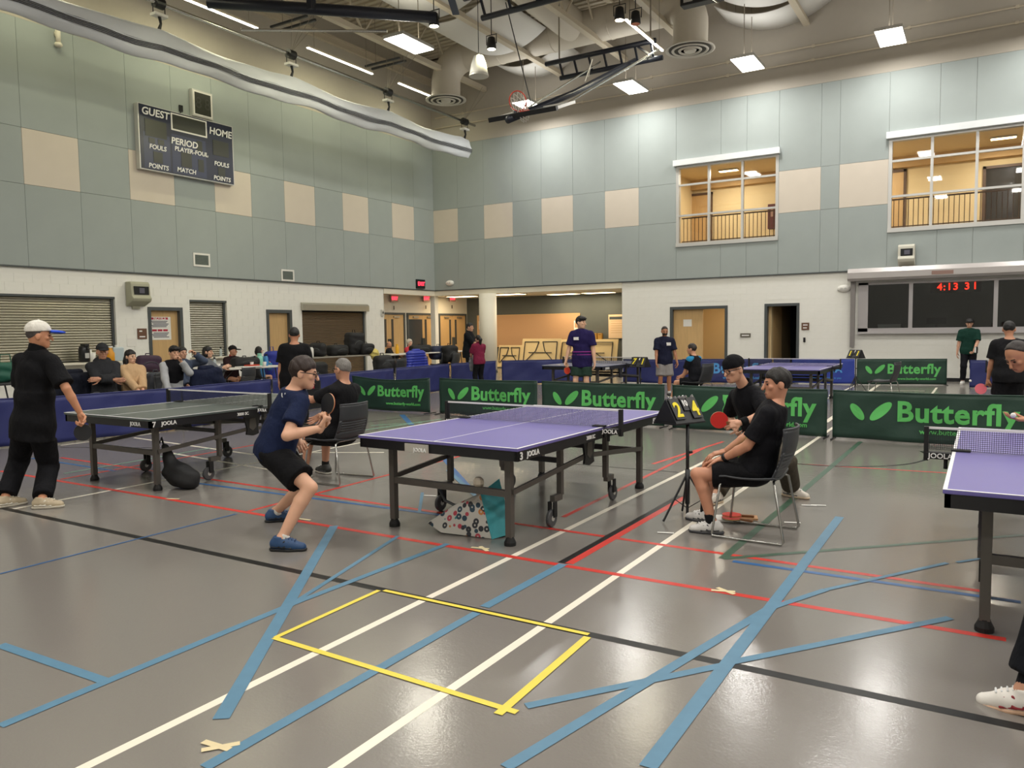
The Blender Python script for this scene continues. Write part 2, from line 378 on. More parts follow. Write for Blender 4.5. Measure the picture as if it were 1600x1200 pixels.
# ---- corner alcove
Y_A = 27.8
tag(MB().box(X_ALC0-.2, X_ALC0, LY(600)-.6, Y_A, 0, 3.0).build('wall_alcove_left', M_gypsum), 'cream wall over the double doors in the alcove', kind='structure')
tag(MB().box(X_ALC0-.2, X_ALC1+.6, Y_A, Y_A+.2, 0, 3.0).build('wall_alcove_back', M_alc), 'dark grey padded back wall of the alcove', kind='structure')
tag(MB().box(X_ALC1, X_ALC1+.2, YB+.2, Y_A, 0, 3.0).build('wall_alcove_right', M_gypsum), 'short side wall of the alcove', kind='structure')
tag(MB().box(X_ALC0, XL-.2, LY(600)-.8, LY(600)-.6, 0, 3.0).build('wall_alcove_near', M_gypsum), 'near side wall of the alcove', kind='structure')
tag(MB().box(X_ALC0, XL-.2, LY(600)-.6, Y_A, 2.97, 3.1).box(XL-.2, X_ALC1, YB+.2, Y_A, 2.97, 3.1).build('ceiling_alcove', M_gypsum), 'low white ceiling of the alcove', kind='structure')
for px in (722, 796, 884, 966):
    p = atz(px, 460 if px > 750 else 463.5, 2.95)
    t = thing('recessed_light', 'recessed ceiling light of the alcove, %s' % {722: 'left of the round pillar', 796: 'just right of the round pillar', 884: 'above the tan board', 966: 'nearest the white block wall'}[px], 'light', (p[0], min(max(p[1], 25.2), 27.0), 2.955), 0, 'alcove ceiling lights')
    MB().box(-.62, .62, -.32, .32, -.01, .012).build('frame', M_alum, t); MB().box(-.58, .58, -.28, .28, -.015, -.011).build('diffuser', M_lamp_w, t)
    ld = bpy.data.lights.new('recessed_lamp', 'AREA'); ld.shape = 'RECTANGLE'; ld.size = 1.1; ld.size_y = .5; ld.energy = 22; ld.color = (1, .86, .62)
    lo = bpy.data.objects.new('recessed_lamp', ld); COL.objects.link(lo); lo.parent = t; lo.location = (0, 0, -.03)
pil = thing('round_pillar', 'round white pillar at the open corner of the alcove', 'pillar', (-15.95, 24.35, 0))
MB().lathe([(.33, 0), (.33, 2.95)], 40).build('shaft', M_gypsum, pil, smooth=False); MB().lathe([(.345, 0), (.345, .1)], 40).build('base_band', M_frame, pil)
for o in pil.children: o.data.polygons.foreach_set('use_smooth', [len(p.vertices) == 4 for p in o.data.polygons])
# ---- baseboards
tag(MB().box(X_ALC1, DOORR[0][0], YB-.02, YB-.006, 0, .1).box(DOORR[0][1], DOORR[1][0], YB-.02, YB-.006, 0, .1).box(DOORR[1][1], 8, YB-.02, YB-.006, 0, .1).build('baseboard_back', M_black), 'black rubber base along the back wall', kind='structure')
tag(MB().box(XL+.006, XL+.02, 4, holesL[1][0], 0, .1).box(XL+.006, XL+.02, holesL[1][1], holesL[3][0], 0, .1).box(XL+.006, XL+.02, holesL[3][1], holesL[4][0], 0, .1).box(XL+.006, XL+.02, holesL[4][1], holesL[5][0], 0, .1).build('baseboard_left', M_black), 'black rubber base along the left wall', kind='structure')
# ---- doors
def door_frame(t, w, h, d=.16, f=.06):
    MB().box(0, f, 0, d, 0, h).box(w-f, w, 0, d, 0, h).box(f, w-f, 0, d, h-f, h).build('frame', M_frame, t)
def door_thing(n, label, loc, rotz): return tag(thing('door_%d' % n, label, None, loc, rotz), kind='structure')
h = holesL[1]; t = door_thing(1, 'oak door with a red and white notice sheet on it', (XL+.02, h[0], 0), PI/2); w, H = h[1]-h[0], h[3]
door_frame(t, w, H, .2, .09); lf = MB().box(.09, w-.09, .12, .165, .01, H-.09).build('leaf', M_oak, t)
MB().cyl((.16, .12, 1.0), (.16, .06, 1.0), .014).cyl((.16, .06, 1.0), (.28, .06, 1.0), .011).build('handle', M_metal, t)
h = holesL[3]; t = door_thing(2, 'plain oak door between the two roller shutters', (XL+.02, h[0], 0), PI/2); w, H = h[1]-h[0], h[3]
door_frame(t, w, H, .2, .1); MB().box(.1, w-.1, .12, .165, .01, H-.1).build('leaf', M_oak, t); MB().cyl((w-.2, .12, 1.0), (w-.2, .05, 1.0), .014).build('handle', M_metal, t)
h = DOORR[0]; t = door_thing(3, 'double oak doorway with one leaf standing open on a storeroom', (h[0], YB-.02, 0), 0); w, H = h[1]-h[0], h[3]
door_frame(t, w, H, .22, .09); MB().box(.09, .09+.98, .12, .165, .01, H-.09).build('leaf', M_oak, t)
sh = MB().box(.42, .70, .112, .119, 1.62, 1.85).build('sheet', M_paper, t)
lf = MB().box(-.9, 0, -.02, .02, .01, H-.09).build('leaf', M_oak, t); lf.location = (w-.1, .2, 0); lf.rotation_euler = (0, 0, -math.radians(112))
MB().cyl((-.8, -.02, 1.0), (-.8, -.08, 1.0), .014).cyl((-.8, -.08, 1.0), (-.68, -.08, 1.0), .011).build('handle', M_metal, lf)
MB().box(-.55, -.36, -.026, -.021, 1.55, 1.85).build('sheet', M_paper, lf)
h = DOORR[1]; t = door_thing(4, 'dark open doorway in the white block wall', (h[0], YB-.02, 0), 0); w, H = h[1]-h[0], h[3]
door_frame(t, w, H, .22, .08); lf = MB().box(0, .9, -.02, .02, .01, H-.08).build('leaf', M_oak, t); lf.location = (.1, .24, 0); lf.rotation_euler = (0, 0, math.radians(80))
# rooms behind the doorways
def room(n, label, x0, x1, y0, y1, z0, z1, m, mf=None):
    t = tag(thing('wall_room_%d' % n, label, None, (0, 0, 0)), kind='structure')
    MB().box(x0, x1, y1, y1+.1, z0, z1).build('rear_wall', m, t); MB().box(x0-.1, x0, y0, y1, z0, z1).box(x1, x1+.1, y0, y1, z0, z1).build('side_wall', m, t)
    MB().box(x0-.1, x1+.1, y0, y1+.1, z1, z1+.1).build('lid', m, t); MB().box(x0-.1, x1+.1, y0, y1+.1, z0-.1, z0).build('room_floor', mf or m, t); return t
M_store = mat('storeroom_wall', 'e0c594', .7)
h = DOORR[0]; room(1, 'warm lit storeroom seen through the open door', h[0]-.6, h[1]+1.2, YB+.22, YB+3.6, 0, 2.9, M_store, mat('storeroom_floor', '8a7a66', .6))
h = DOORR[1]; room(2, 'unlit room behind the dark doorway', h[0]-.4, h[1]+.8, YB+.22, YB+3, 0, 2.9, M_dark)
ld = bpy.data.lights.new('storeroom_lamp', 'AREA'); ld.shape = 'RECTANGLE'; ld.size = .15; ld.size_y = 1.2; ld.energy = 34; ld.color = (1, .88, .66)
t = thing('tube_light', 'tube light on the storeroom ceiling behind the open door', 'light', (DOORR[0][1]-.3, YB+1.6, 2.8)); MB().box(-.08, .08, -.6, .6, -.03, .06).build('tube_cover', M_lamp_w, t)
lo = bpy.data.objects.new('storeroom_lamp', ld); COL.objects.link(lo); lo.parent = t; lo.location = (0, 0, -.05)
# alcove double doors on the recessed wall
doors_u = [(601, 631.5), (635, 682), (684.5, 727.5)]
lab = ['leftmost oak double doors in the alcove, half hidden by the wall edge', 'middle oak double doors in the alcove, one leaf ajar', 'rightmost oak double doors in the alcove, beside the grey wall']
for k, (u0, u1) in enumerate(doors_u):
    y0, y1 = float(atx(u0, 500, X_ALC0)[1]), float(atx(u1, 500, X_ALC0)[1])
    if k == 0: y0 = y1-1.9
    t = door_thing(5+k, lab[k], (X_ALC0+.06, y0, 0), PI/2); w, H = y1-y0, 2.3
    door_frame(t, w, H, .1, .08)
    for j in range(2):
        a = .08+j*(w-.16)/2; b = a+(w-.16)/2-.006
        lf = MB().box(a, b, .03, .075, .01, H-.08).build('leaf', M_oak, t)
        g = (b-.26, b-.14) if j == 0 else (a+.14, a+.26)
        if k == 1 and j == 0: g = (a+.02, b-.02)
        MB().box(g[0], g[1], .02, .031, 1.0 if k != 1 or j else .05, 2.05).build('glass', mat('door_glass', '3d4244', .15), lf)
        hx = b-.05 if j == 0 else a+.05
        MB().box(hx-.02, hx+.02, -.03, .03, .85, 1.3).build('handle', M_frame, lf); MB().box((a+b)/2-.16, (a+b)/2+.16, -.02, .03, H-.2, H-.13).build('closer', M_metal, lf)
# ---- roller shutters
def shutter(n, label, y0, y1, z0, z1, pitch, m, hood=0.0, recess=.12):
    t = tag(thing('window_%d' % n, label, None, (XL, y0, 0), PI/2), kind='structure'); w = y1-y0
    sl = MB()
    k = int((z1-hood-z0)/pitch); zz = z0
    me = MB().prism([(recess, -.5), (recess-.018, -.25), (recess-.022, 0), (recess-.018, .25), (recess, .5), (recess+.01, .5), (recess+.01, -.5)], .05, w-.05, 'x').mesh('slat', m)
    for i in range(k):
        obj('slat', me, t, (0, 0, z0+pitch*(i+.5)), 0, (1, 1, pitch*.93))
    MB().box(.0, .06, recess-.05, recess+.05, z0, z1).box(w-.06, w, recess-.05, recess+.05, z0, z1).build('guide_rail', M_frame, t)
    MB().box(0, w, recess+.02, recess+.05, z0, z1).build('backing', M_dark, t)
    if hood: MB().prism([(-.12, z1-hood), (-.12, z1-.06), (-.05, z1), (.14, z1), (.14, z1-hood)], -.05, w+.05, 'x').build('hood', M_metal, t)
    else: MB().box(0, w, .0, recess+.04, z1-.05, z1).build('head', M_frame, t)
    return t
h = holesL[0]; sh1 = shutter(1, 'wide steel roller shutter closed over the serving counter', h[0], h[1], h[2], h[3], .062, M_shut)
MB().box(0, h[1]-h[0]+.1, -.35, .2, .9, .95).build('counter', M_gypsum, sh1)
h = holesL[2]; sh2 = shutter(2, 'narrow steel roller shutter right of the notice door', h[0], h[1], h[2], h[3], .062, M_shut); MB().box(-.05, h[1]-h[0]+.05, -.2, .2, .9, .95).build('counter', M_gypsum, sh2)
h = holesL[4]; shutter(3, 'bronze roller shutter with steel hood beside the alcove', h[0], h[1], 0, h[3], .05, M_bronze, hood=.25)
# ---- upper windows over the back wall with a lit corridor behind
M_corr = mat('corridor_wall_yellow', 'e2cc9e', .7); M_glass = mat('window_glass', 'ffffff', .03, trans=1.0, spec=.5)
def thin_glass(name, tint, refl):
    m = bpy.data.materials.new(name); m.use_nodes = True; nt = m.node_tree; nt.nodes.remove(nt.nodes['Principled BSDF'])
    tr = nt.nodes.new('ShaderNodeBsdfTransparent'); tr.inputs[0].default_value = (*tint, 1); gl = nt.nodes.new('ShaderNodeBsdfGlossy'); gl.inputs['Roughness'].default_value = .02
    lw = nt.nodes.new('ShaderNodeFresnel'); lw.inputs['IOR'].default_value = refl; mx = nt.nodes.new('ShaderNodeMixShader')
    nt.links.new(lw.outputs[0], mx.inputs[0]); nt.links.new(tr.outputs[0], mx.inputs[1]); nt.links.new(gl.outputs[0], mx.inputs[2]); nt.links.new(mx.outputs[0], nt.nodes['Material Output'].inputs[0]); return m
M_pane = thin_glass('clear_pane', (.96, .96, .95), 1.45); M_pane_d = thin_glass('booth_pane', (.55, .57, .57), 1.5)
M_rail = mat('railing_brown', '5a4332', .5)
for k, (x0, x1, z0, z1) in enumerate(WIN):
    t = tag(thing('window_%d' % (4+k), ['upper corridor window with an oak door behind, left of the pair', 'upper corridor window with a dark gym behind, right of the pair'][k], None, (x0, YB-.06, 0), 0), kind='structure'); w = x1-x0
    MB().box(-.06, 0.03, 0, .2, z0-.06, z1).box(w-.03, w+.06, 0, .2, z0-.06, z1).box(.03, w-.03, 0, .2, z1-.05, z1).box(-.06, w+.06, -.03, .2, z0-.12, z0).build('frame', M_alum, t)
    cs = [0.03, w*.325, w*.665, w-.03]; zs = [z0, z0+.36*(z1-z0), z0+.76*(z1-z0), z1-.05]
    for c in cs[1:3]: MB().box(c-.035, c+.035, .02, .14, z0, z1-.05).build('mullion', M_alum, t)
    for zz in zs[1:3]: MB().box(.03, w-.03, .03, .13, zz-.03, zz+.03).build('transom', M_alum, t)
    for i in range(3):
        for j in range(3): MB().box(cs[i], cs[i+1], .075, .085, zs[j], zs[j+1]).build('pane', M_pane, t)
    MB().box(-.12, w+.1, -.14, .0, z1+.02, z1+.2).build('shade_box', mat('shade_box_white', 'dfe3e4', .4), t)
    # railing behind the glass
    rt = tag(thing('corridor_railing', ['brown corridor railing behind the left upper window', 'brown corridor railing behind the right upper window'][k], 'railing', (x0, YB+.35, 0)), group='railings behind the upper windows')
    MB().box(0, w, -.02, .02, zs[1]-.06, zs[1]-.02).box(0, w, -.015, .015, z0+.06, z0+.09).build('rail', M_rail, rt)
    for i in range(int(w/.125)): MB().cyl((.06+i*.125, 0, z0+.02), (.06+i*.125, 0, zs[1]-.04), .011, n=6).build('baluster', M_rail, rt)
cz0 = WIN[0][2]-.55
rm = room(3, 'yellow corridor behind the two upper windows', WIN[0][0]-.5, WIN[1][1]+2.5, YB+.22, YB+2.9, cz0, WIN[0][3]+.05, M_corr, mat('corridor_floor', '9a8468', .6))
MB().box(WIN[0][0]-.5, WIN[1][1]+2.5, YB+2.7, YB+2.9, WIN[0][3]-.28, WIN[0][3]+.05).build('bulkhead', mat('bulkhead_tan', 'c9a877', .8), rm)
cf = cz0
def corr_door(n, label, x0, x1, top, m=M_oak):
    t = door_thing(n, label, (x0, YB+2.83, 0), 0); w = x1-x0
    MB().box(0, .08, 0, .07, cf, top).box(w-.08, w, 0, .07, cf, top).box(0, w, 0, .07, top-.08, top).build('frame', M_rail, t); MB().box(.08, w-.08, .03, .07, cf, top-.08).build('leaf', m, t); return t
Yc = YB+2.85
corr_door(8, 'oak door in the corridor behind the left upper window', float(aty(1072, 300, Yc)[0]), float(aty(1113, 300, Yc)[0]), float(aty(1092, 302, Yc)[2]))
corr_door(9, 'oak door in the corridor at the left of the right upper window', float(aty(1380, 300, Yc)[0]), float(aty(1416, 300, Yc)[0]), float(aty(1405, 265, Yc)[2]))
corr_door(10, 'dark glazed opening behind the right upper window', float(aty(1535, 300, Yc)[0]), float(aty(1640, 300, Yc)[0]), float(aty(1560, 258, Yc)[2]), mat('dark_glass', '35322f', .12))
vt = thing('vending_panel', 'dark red wall panel behind the left upper window', 'panel', (float(aty(1205, 340, Yc-.4)[0]), Yc-.3, float(aty(1205, 352, Yc-.4)[2])))
MB().box(-.14, .14, 0, .25, -.1, .72).build('body', mat('panel_maroon', '5a2a28', .5), vt); MB().cbox((0, -.005, .45), (.08, .01, .3)).build('picture', mat('panel_print', 'a08070', .5), vt)
for k, x in enumerate((-7.4, -3.2, 0.3)):
    t = thing('corridor_light', ['ceiling light behind the left upper window', 'ceiling light between the two upper windows', 'ceiling light behind the right upper window'][k], 'light', (x, YB+1.5, WIN[0][3]+.04), 0, 'corridor lights')
    MB().box(-.32, .32, -.12, .12, -.04, .0).build('housing', M_alum, t); MB().box(-.3, .3, -.1, .1, -.05, -.041).build('diffuser', M_lamp_w, t)
    ld = bpy.data.lights.new('corridor_lamp', 'AREA'); ld.shape = 'RECTANGLE'; ld.size = .6; ld.size_y = .2; ld.energy = 60; ld.color = (1, .93, .79)
    lo = bpy.data.objects.new('corridor_lamp', ld); COL.objects.link(lo); lo.parent = t; lo.location = (0, 0, -.06)
# ---- score booth window with roll-down hood
x0, x1, z0, z1 = BOOTH
t = tag(thing('window_6', 'dark booth window with silver frame and a red digital clock behind', None, (x0, YB-.05, 0)), kind='structure'); w = x1-x0
M_bf = mat('booth_frame_silver', 'b3afb0', .4, metal=.25)
us = [BX(1356), BX(1420.5), BX(1424.5), BX(1553), BX(1557)]
MB().box(0, us[0]-x0, 0, .2, z0-.1, z1).box(0, w, 0, .2, z0-.12, z0).box(0, w, 0, .2, z1-.06, z1).build('frame', M_bf, t)
xs = [us[0]-x0, (us[1]+us[2])/2-x0, (us[3]+us[4])/2-x0, w-1.3, w]
for c in xs[1:4]: MB().box(c-.05, c+.05, .01, .17, z0, z1).build('mullion', M_bf, t)
for i in range(4): MB().box(xs[i], xs[i+1], .09, .1, z0, z1).build('pane', M_pane_d, t)
MB().prism([(-.34, z1+.05), (-.40, z1+.12), (-.40, z1+.28), (-.32, z1+.40), (0, z1+.42), (0, z1+.05)], -.25, w, 'x').build('hood', mat('hood_steel', 'b7b2b0', .35, metal=.55), t)
MB().box(-.2, -.08, -.1, .02, .95, z1+.1).build('guide_rail', mat('guide_steel', '8d8886', .45, metal=.4), t)
MB().box(-.0, w, -.12, 0, z0-.16, z0-.11).build('sill', M_bf, t)
rb = room(4, 'dim score booth behind the silver framed window', x0-.3, x1+.3, YB+.22, YB+3.2, .9, 3.1, mat('booth_wall', '6a6a68', .8), M_dark)
ck = thing('digital_clock', 'red digital clock glowing behind the booth window', 'clock', (float(aty(1493, 448, YB+.5)[0]), YB+.5, float(aty(1493, 448, YB+.5)[2])))
MB().box(-.62, .62, 0, .08, -.16, .16).build('housing', M_dark, ck)
text('4:13', .27, (-.19, -.006, 0), mat('led_red', 'ff2410', .5, emit=9.0), ck, 'digits', bold=.012, space=1.15); text('3', .27, (.28, -.006, 0), MATS['led_red'], ck, 'digits', bold=.012); text('1', .27, (.47, -.006, 0), MATS['led_red'], ck, 'digits', bold=.012)
bx = thing('booth_box', 'pale cardboard box on the booth counter', 'box', (float(aty(1390, 508, YB+.5)[0]), YB+.55, z0-.02)); MB().box(-.3, .3, -.15, .15, 0, .1).build('body', M_paper, bx); MB().box(-.31, .31, -.16, .16, .1, .13).build('lid', M_paper, bx)
mo = thing('booth_monitor', 'black monitor standing on the booth counter', 'monitor', (float(aty(1463, 505, YB+.6)[0]), YB+.6, z0-.02)); MB().box(-.25, .25, 0, .03, .12, .3).build('screen', M_black, mo); MB().box(-.03, .03, 0, .03, 0, .14).box(-.12, .12, -.06, .08, 0, .015).build('stand', M_black, mo)
ct = tag(MB().box(x0+.02, x1-.02, YB+.24, YB+.9, z0-.08, z0-.02).build('booth_counter', M_dark), 'dark counter running behind the booth window', 'counter')
# ================================================================ CEILING
Z_D = 12.0
ceiling = tag(MB().box(XL-.2, X_R+.2, Y_F-.2, YB+.2, Z_D, Z_D+.1).build('ceiling', M_deck), 'painted ribbed metal roof deck', kind='structure')
rb = MB(); y = 6.0
while y < YB: rb.box(XL, 6, y, y+.09, Z_D-.06, Z_D); y += .28
tag(rb.build('deck_rib', M_deck, ceiling), kind='stuff')
for o, a in ((wall_left, (XL, XL+.02, Y_F, YB)), (wall_back, (XL, X_R, YB-.02, YB))):
    MB().box(*a, Z_C, Z_D).build('upper_wall_band', M_beige, o)
tag(MB().box(X_R, X_R+.2, Y_F, YB, Z_C, Z_D).box(XL, X_R, Y_F-.2, Y_F, Z_C, Z_D).build('wall_upper', M_beige), 'top of the walls behind the viewer', kind='structure')
M_duct = mat('duct_paint', 'd2cabb', .55, var=.03); M_cloud = mat('cloud_white', 'e4e2dc', .7); M_truss = mat('navy_black_steel', '1c2130', .35); M_chrome = mat('chrome_pipe', 'c8c8c4', .2, metal=.9)
M_hang = mat('hanger_rod', '8f8678', .5)
# ---- roof joists
JX = [-16.0, -12.85, -10.4, -8.2, -4.7, -1.5]
jl = ['above the rolled curtain', 'crossing over the pendant speaker', 'between the speaker and the folded hoop', 'beside the bright tube light', 'left of the rightmost duct end', 'farthest to the right']
for k, x in enumerate(JX):
    t = thing('roof_joist', 'cream open web roof joist ' + jl[k], 'joist', (x, 0, 0), 0, 'roof joists')
    MB().box(-.09, .09, 2, YB-.02, 10.38, 10.43).box(-.06, -.045, 2, YB-.02, 10.43, 10.55).box(.045, .06, 2, YB-.02, 10.43, 10.55).build('bottom_chord', M_steel_w, t)
    MB().box(-.08, .08, 2, YB-.02, Z_D-.14, Z_D-.07).build('top_chord', M_steel_w, t)
    y = 8.0; i = 0
    while y < YB-1.2:
        MB().bar((0, y, 10.45 if i % 2 else Z_D-.1), (0, y+1.1, Z_D-.1 if i % 2 else 10.45), .05, .05).build('web', M_steel_w, t); y += 1.1; i += 1
le = thing('ledger_beam', 'cream steel ledger along the top of the left wall', 'beam', (XL+.02, 0, 11.1)); MB().box(0, .12, 2, YB-.03, -.12, -.09).box(0, .03, 2, YB-.03, -.09, .12).box(0, .12, 2, YB-.03, .12, .15).build('channel', M_steel_w, le)
for k, (z, x0) in enumerate(((9.75, -18.3), (9.35, -18.3))):
    c = thing('wall_conduit', ['upper of the two pale conduits along the back wall', 'lower of the two pale conduits along the back wall'][k], 'conduit', (0, YB-.06, z))
    MB().cyl((x0, 0, 0), (9, 0, 0), .025, n=8).build('pipe', M_steel_w, c); 
    for x in np.arange(-17, 8, 2.5): MB().box(x-.04, x+.04, -.03, .04, -.04, .04).build('clip', M_steel_w, c)
for a, b, lb in ((((-16.0), 19.2, 11.4), (-8.2, 19.2, 11.4), 'cream cross pipe over the pendant speaker'), ((-16.0, 15.2, 11.4), (-8.2, 15.2, 11.4), 'cream cross pipe over the left ceiling light')):
    c = thing('sprinkler_pipe', lb, 'pipe', a); MB().cyl((0, 0, 0), np.array(b)-np.array(a), .03, n=8).build('pipe', M_steel_w, c)
    for x in (1.5, 4.0, 6.5): MB().cyl((x, 0, .0), (x, 0, Z_D-a[2]-.1), .008, n=5).build('hanger', M_hang, c)
# ---- duct with two drop diffusers
dt = thing('air_duct', 'big cream round air duct with a drop at each end', 'duct', (-11.8, 22.4, 0)); R = .5
def elbow(x, s):
    p = []
    for i in range(9):
        a = PI/2*i/8; p.append((x+s*math.sin(a)*.75, -.3*i/8, 10.2+math.cos(a)*.75))
    return p
pL = elbow(-15.3+11.8, -1)+[(-16.05+11.8, -.33, 9.55)]; pR = elbow(-8.15+11.8, 1)+[(-7.4+11.8, -.35, 9.55)]
MB().tube([(-15.3+11.8, 0, 10.95), (-8.15+11.8, 0, 10.95)], R, 28, False).build('trunk', M_duct, dt, smooth=True)
MB().tube(pL, R*.98, 28, False).build('elbow', M_duct, dt, smooth=True); MB().tube(pR, R*.98, 28, False).build('elbow', M_duct, dt, smooth=True)
for x in (-2.2, -.2, 1.8): MB().tube([(x-.03, 0, 10.95), (x+.03, 0, 10.95)], R+.015, 28).build('band', M_duct, dt)
MB().tube([(.6, 0, 11.0), (.6, -8, 11.3), (.6, -14, 11.3)], .48, 24, False).build('branch', M_duct, dt, smooth=True)
for c in (pL[-1], pR[-1]):
    df = MB().lathe([(.5, 0), (.69, -.02), (.70, -.05), (.66, -.06), (.60, -.03), (.55, -.03), (.5, -.09), (.47, -.085), (.42, -.03), (.36, -.03), (.31, -.10), (.28, -.095), (.24, -.03), (.2, -.03), (.15, -.11), (.0, -.115)], 40, c)
    dd_ = df.build('diffuser', mat('diffuser_grey', 'd6d0c4', .5), dt, smooth=False)
    for r0 in (.575, .39, .22): MB().lathe([(r0-.028, -.045), (r0+.022, -.036), (r0+.022, -.05), (r0-.028, -.06)], 40, c).build('slot_shade_ring', mat('slot_shade', '4a4640', .8), dd_)  # shade of the diffuser grooves, put in as dark coloured rings
# ---- curved acoustic clouds
def cloud(x, y0, y1, lb):
    t = thing('acoustic_cloud', lb, 'ceiling panel', (x, (y0+y1)/2, 10.45), 0, 'curved white ceiling clouds'); L = (y1-y0)/2
    MB().grid(lambda u, v: ((u-.5)*3.0, (v-.5)*2*L, .5*(2*u-1)**2), 20, 2).build('shell', M_cloud, t, smooth=True, thick=.03)
    for sx in (-1.2, 1.2):
        for sy in (-.7, .7): MB().cyl((sx, sy*L, .32), (sx, sy*L, Z_D-10.5), .008, n=5).build('hanger', M_hang, t)
cloud(-13.4, 18.6, 21.7, 'curved white cloud panel left of the pendant speaker'); cloud(-13.5, 23.0, 24.3, 'curved white cloud panel behind the basketball hoop, against the back wall')
cloud(-13.3, 14.8, 18.2, 'curved white cloud panel over the left ceiling light'); cloud(-5.5, 23.0, 24.4, 'curved white cloud panel at the right, farther one')
cloud(-5.2, 19.0, 22.6, 'curved white cloud panel at the right, nearer one'); cloud(-1.0, 21.5, 24.3, 'curved white cloud panel at the far right top')
# ---- square panel lights
def ceiling_light(x, y, lb, power=LIGHT_W, col=(1, .98, .94), z=9.05, stem=None):
    t = thing('ceiling_light', lb, 'light', (x, y, z), 0, 'hanging panel lights')
    MB().box(-.325, .325, -.65, .65, 0, .08).build('housing', M_alum, t); MB().box(-.31, .31, -.635, .635, -.012, -.001).build('diffuser', M_lamp, t)
    MB().cyl((0, .4, .08), (0, .4, stem or Z_D-z-.05), .012, n=6).build('stem', M_hang, t); MB().cyl((0, -.4, .08), (0, -.4, stem or Z_D-z-.05), .012, n=6).build('stem', M_hang, t)
    ld = bpy.data.lights.new('panel_lamp', 'AREA'); ld.shape = 'RECTANGLE'; ld.size = .58; ld.size_y = 1.2; ld.energy = power; ld.color = col
    lo = bpy.data.objects.new('panel_lamp', ld); COL.objects.link(lo); lo.parent = t; lo.location = (0, 0, -.03)
    ud = bpy.data.lights.new('added_uplight', 'AREA'); ud.shape = 'RECTANGLE'; ud.size = .58; ud.size_y = 1.2; ud.energy = power*.17; ud.color = col  # upward lamp added above each housing to brighten the ceiling and upper walls
    uo = bpy.data.objects.new('added_uplight', ud); COL.objects.link(uo); uo.parent = t; uo.location = (0, 0, .10); uo.rotation_euler = (PI, 0, 0)
ceiling_light(-2.29, 22.81, 'bright panel light high at the right over the booth'); ceiling_light(-5.96, 22.79, 'bright panel light above the left upper window')
ceiling_light(-9.58, 22.92, 'bright panel light right of the folded hoop', stem=1.4); ceiling_light(-13.2, 22.9, 'bright panel light half hidden by the folded backboard', stem=1.4); ceiling_light(-13.0, 16.3, 'bright panel light nearest the rolled curtain', col=(1, .95, .78))
ceiling_light(1.4, 22.8, 'panel light past the right edge on the far row')
for i, y in enumerate((16.95, 10.2, 3.4, -3.3)):
    for j, x in enumerate((-13.6, -9.9, -6.2, -2.4, 1.4, 5.1, 8.8)):
        if (y > 16 and x < -6) or x < -12: continue
        ceiling_light(x, y, lb='panel light above the frame, %s from the back wall, %s from the left wall' % (('second row', 'third row', 'fourth row', 'fifth row')[i], ('first', 'second', 'third', 'fourth', 'fifth', 'sixth', 'seventh')[j]))
# ---- tube lights
def tube_light(a, b, lb, on):
    a, b = np.array(a), np.array(b); t = thing('tube_light', lb, 'light', a, 0, 'long tube lights'); d = b-a
    MB().bar((0, 0, .03), d+np.array([0, 0, .03]), .09, .05).build('channel', M_steel_w, t); MB().bar((0, 0, -.01), d+np.array([0, 0, -.01]), .05, .03).build('tube', M_lamp if on else M_alum, t)
    for f in (.1, .9): MB().cyl(d*f+np.array([0, 0, .05]), d*f+np.array([0, 0, Z_D-a[2]-.08]), .007, n=5).build('hanger', M_hang, t)
    if on:
        ld = bpy.data.lights.new('tube_lamp', 'AREA'); ld.shape = 'RECTANGLE'; ld.size = .1; ld.size_y = float(np.linalg.norm(d)); ld.energy = on; ld.color = (1, .96, .60) if a[0] < -15 else (1, .93, .66)
        lo = bpy.data.objects.new('tube_lamp', ld); COL.objects.link(lo); lo.parent = t; lo.location = d/2+np.array([0, 0, -.04]); lo.rotation_euler = (0, math.radians(10 if a[0] < -15 else 0), 0)
tube_light((-17.0, 16.6, 9.85), (-17.0, 19.4, 9.85), 'thin tube light along the left wall, middle one', 42)
tube_light((-17.0, 20.7, 9.9), (-17.0, 23.2, 9.9), 'thin tube light along the left wall, by the corner', 26)
tube_light((-17.0, 12.0, 9.82), (-17.0, 14.8, 9.82), 'thin tube light along the left wall, nearest one', 46)
tube_light((-17.0, 7.5, 9.82), (-17.0, 10.3, 9.82), 'thin tube light along the left wall out of the picture', 40)
tube_light((-7.87, 18.5, 9.3), (-7.87, 21.1, 9.3), 'bright tube light left of the right hand diffuser', 60)
# ---- rolled divider curtain on its pipe
M_curt = mat('curtain_vinyl', 'd2d6da', .45, var=.03)
XC = -16.0; HY = [7.27, 11.15, 15.03, 18.96, 23.1]
cu = thing('divider_curtain', 'pale grey divider curtain rolled up under its pipe', 'curtain', (XC, 0, 7.7))
def cprof(u, v):
    y = 3.0+u*20.3; a = v*2*PI
    d = min(abs(y-h) for h in HY); pin = math.exp(-(d/.7)**2); sag = abs(math.sin(PI*(y-7.27)/3.91))
    zt = .74-.13*sag+.0*pin; zb = .04*math.sin(y*1.7)+.02*math.sin(y*4.1)
    zc, hh = (zt+zb)/2, (zt-zb)/2; th = (.2-.07*pin)*(1+.06*math.sin(y*5+v*9))
    f = .018*math.sin(a*3+y*2.2+1.5*math.sin(y*.9))+.012*math.sin(a*5-y*3.1)
    c, s = math.cos(a), math.sin(a)
    return (c*(th+f)*(1-.25*abs(s)), y, zc+s*(hh+f*.6))
MB().grid(cprof, 160, 22).build('fabric', M_curt, cu, smooth=True)
for i in range(4):
    MB().tube([(lambda p: (p[0]+.022, p[1], p[2]-.012))(cprof(j/60, (.985-.015*i) % 1)) for j in range(61)], .009, 5).build('cord', mat('cord_dark', '3a3a3e', .6), cu, smooth=True)
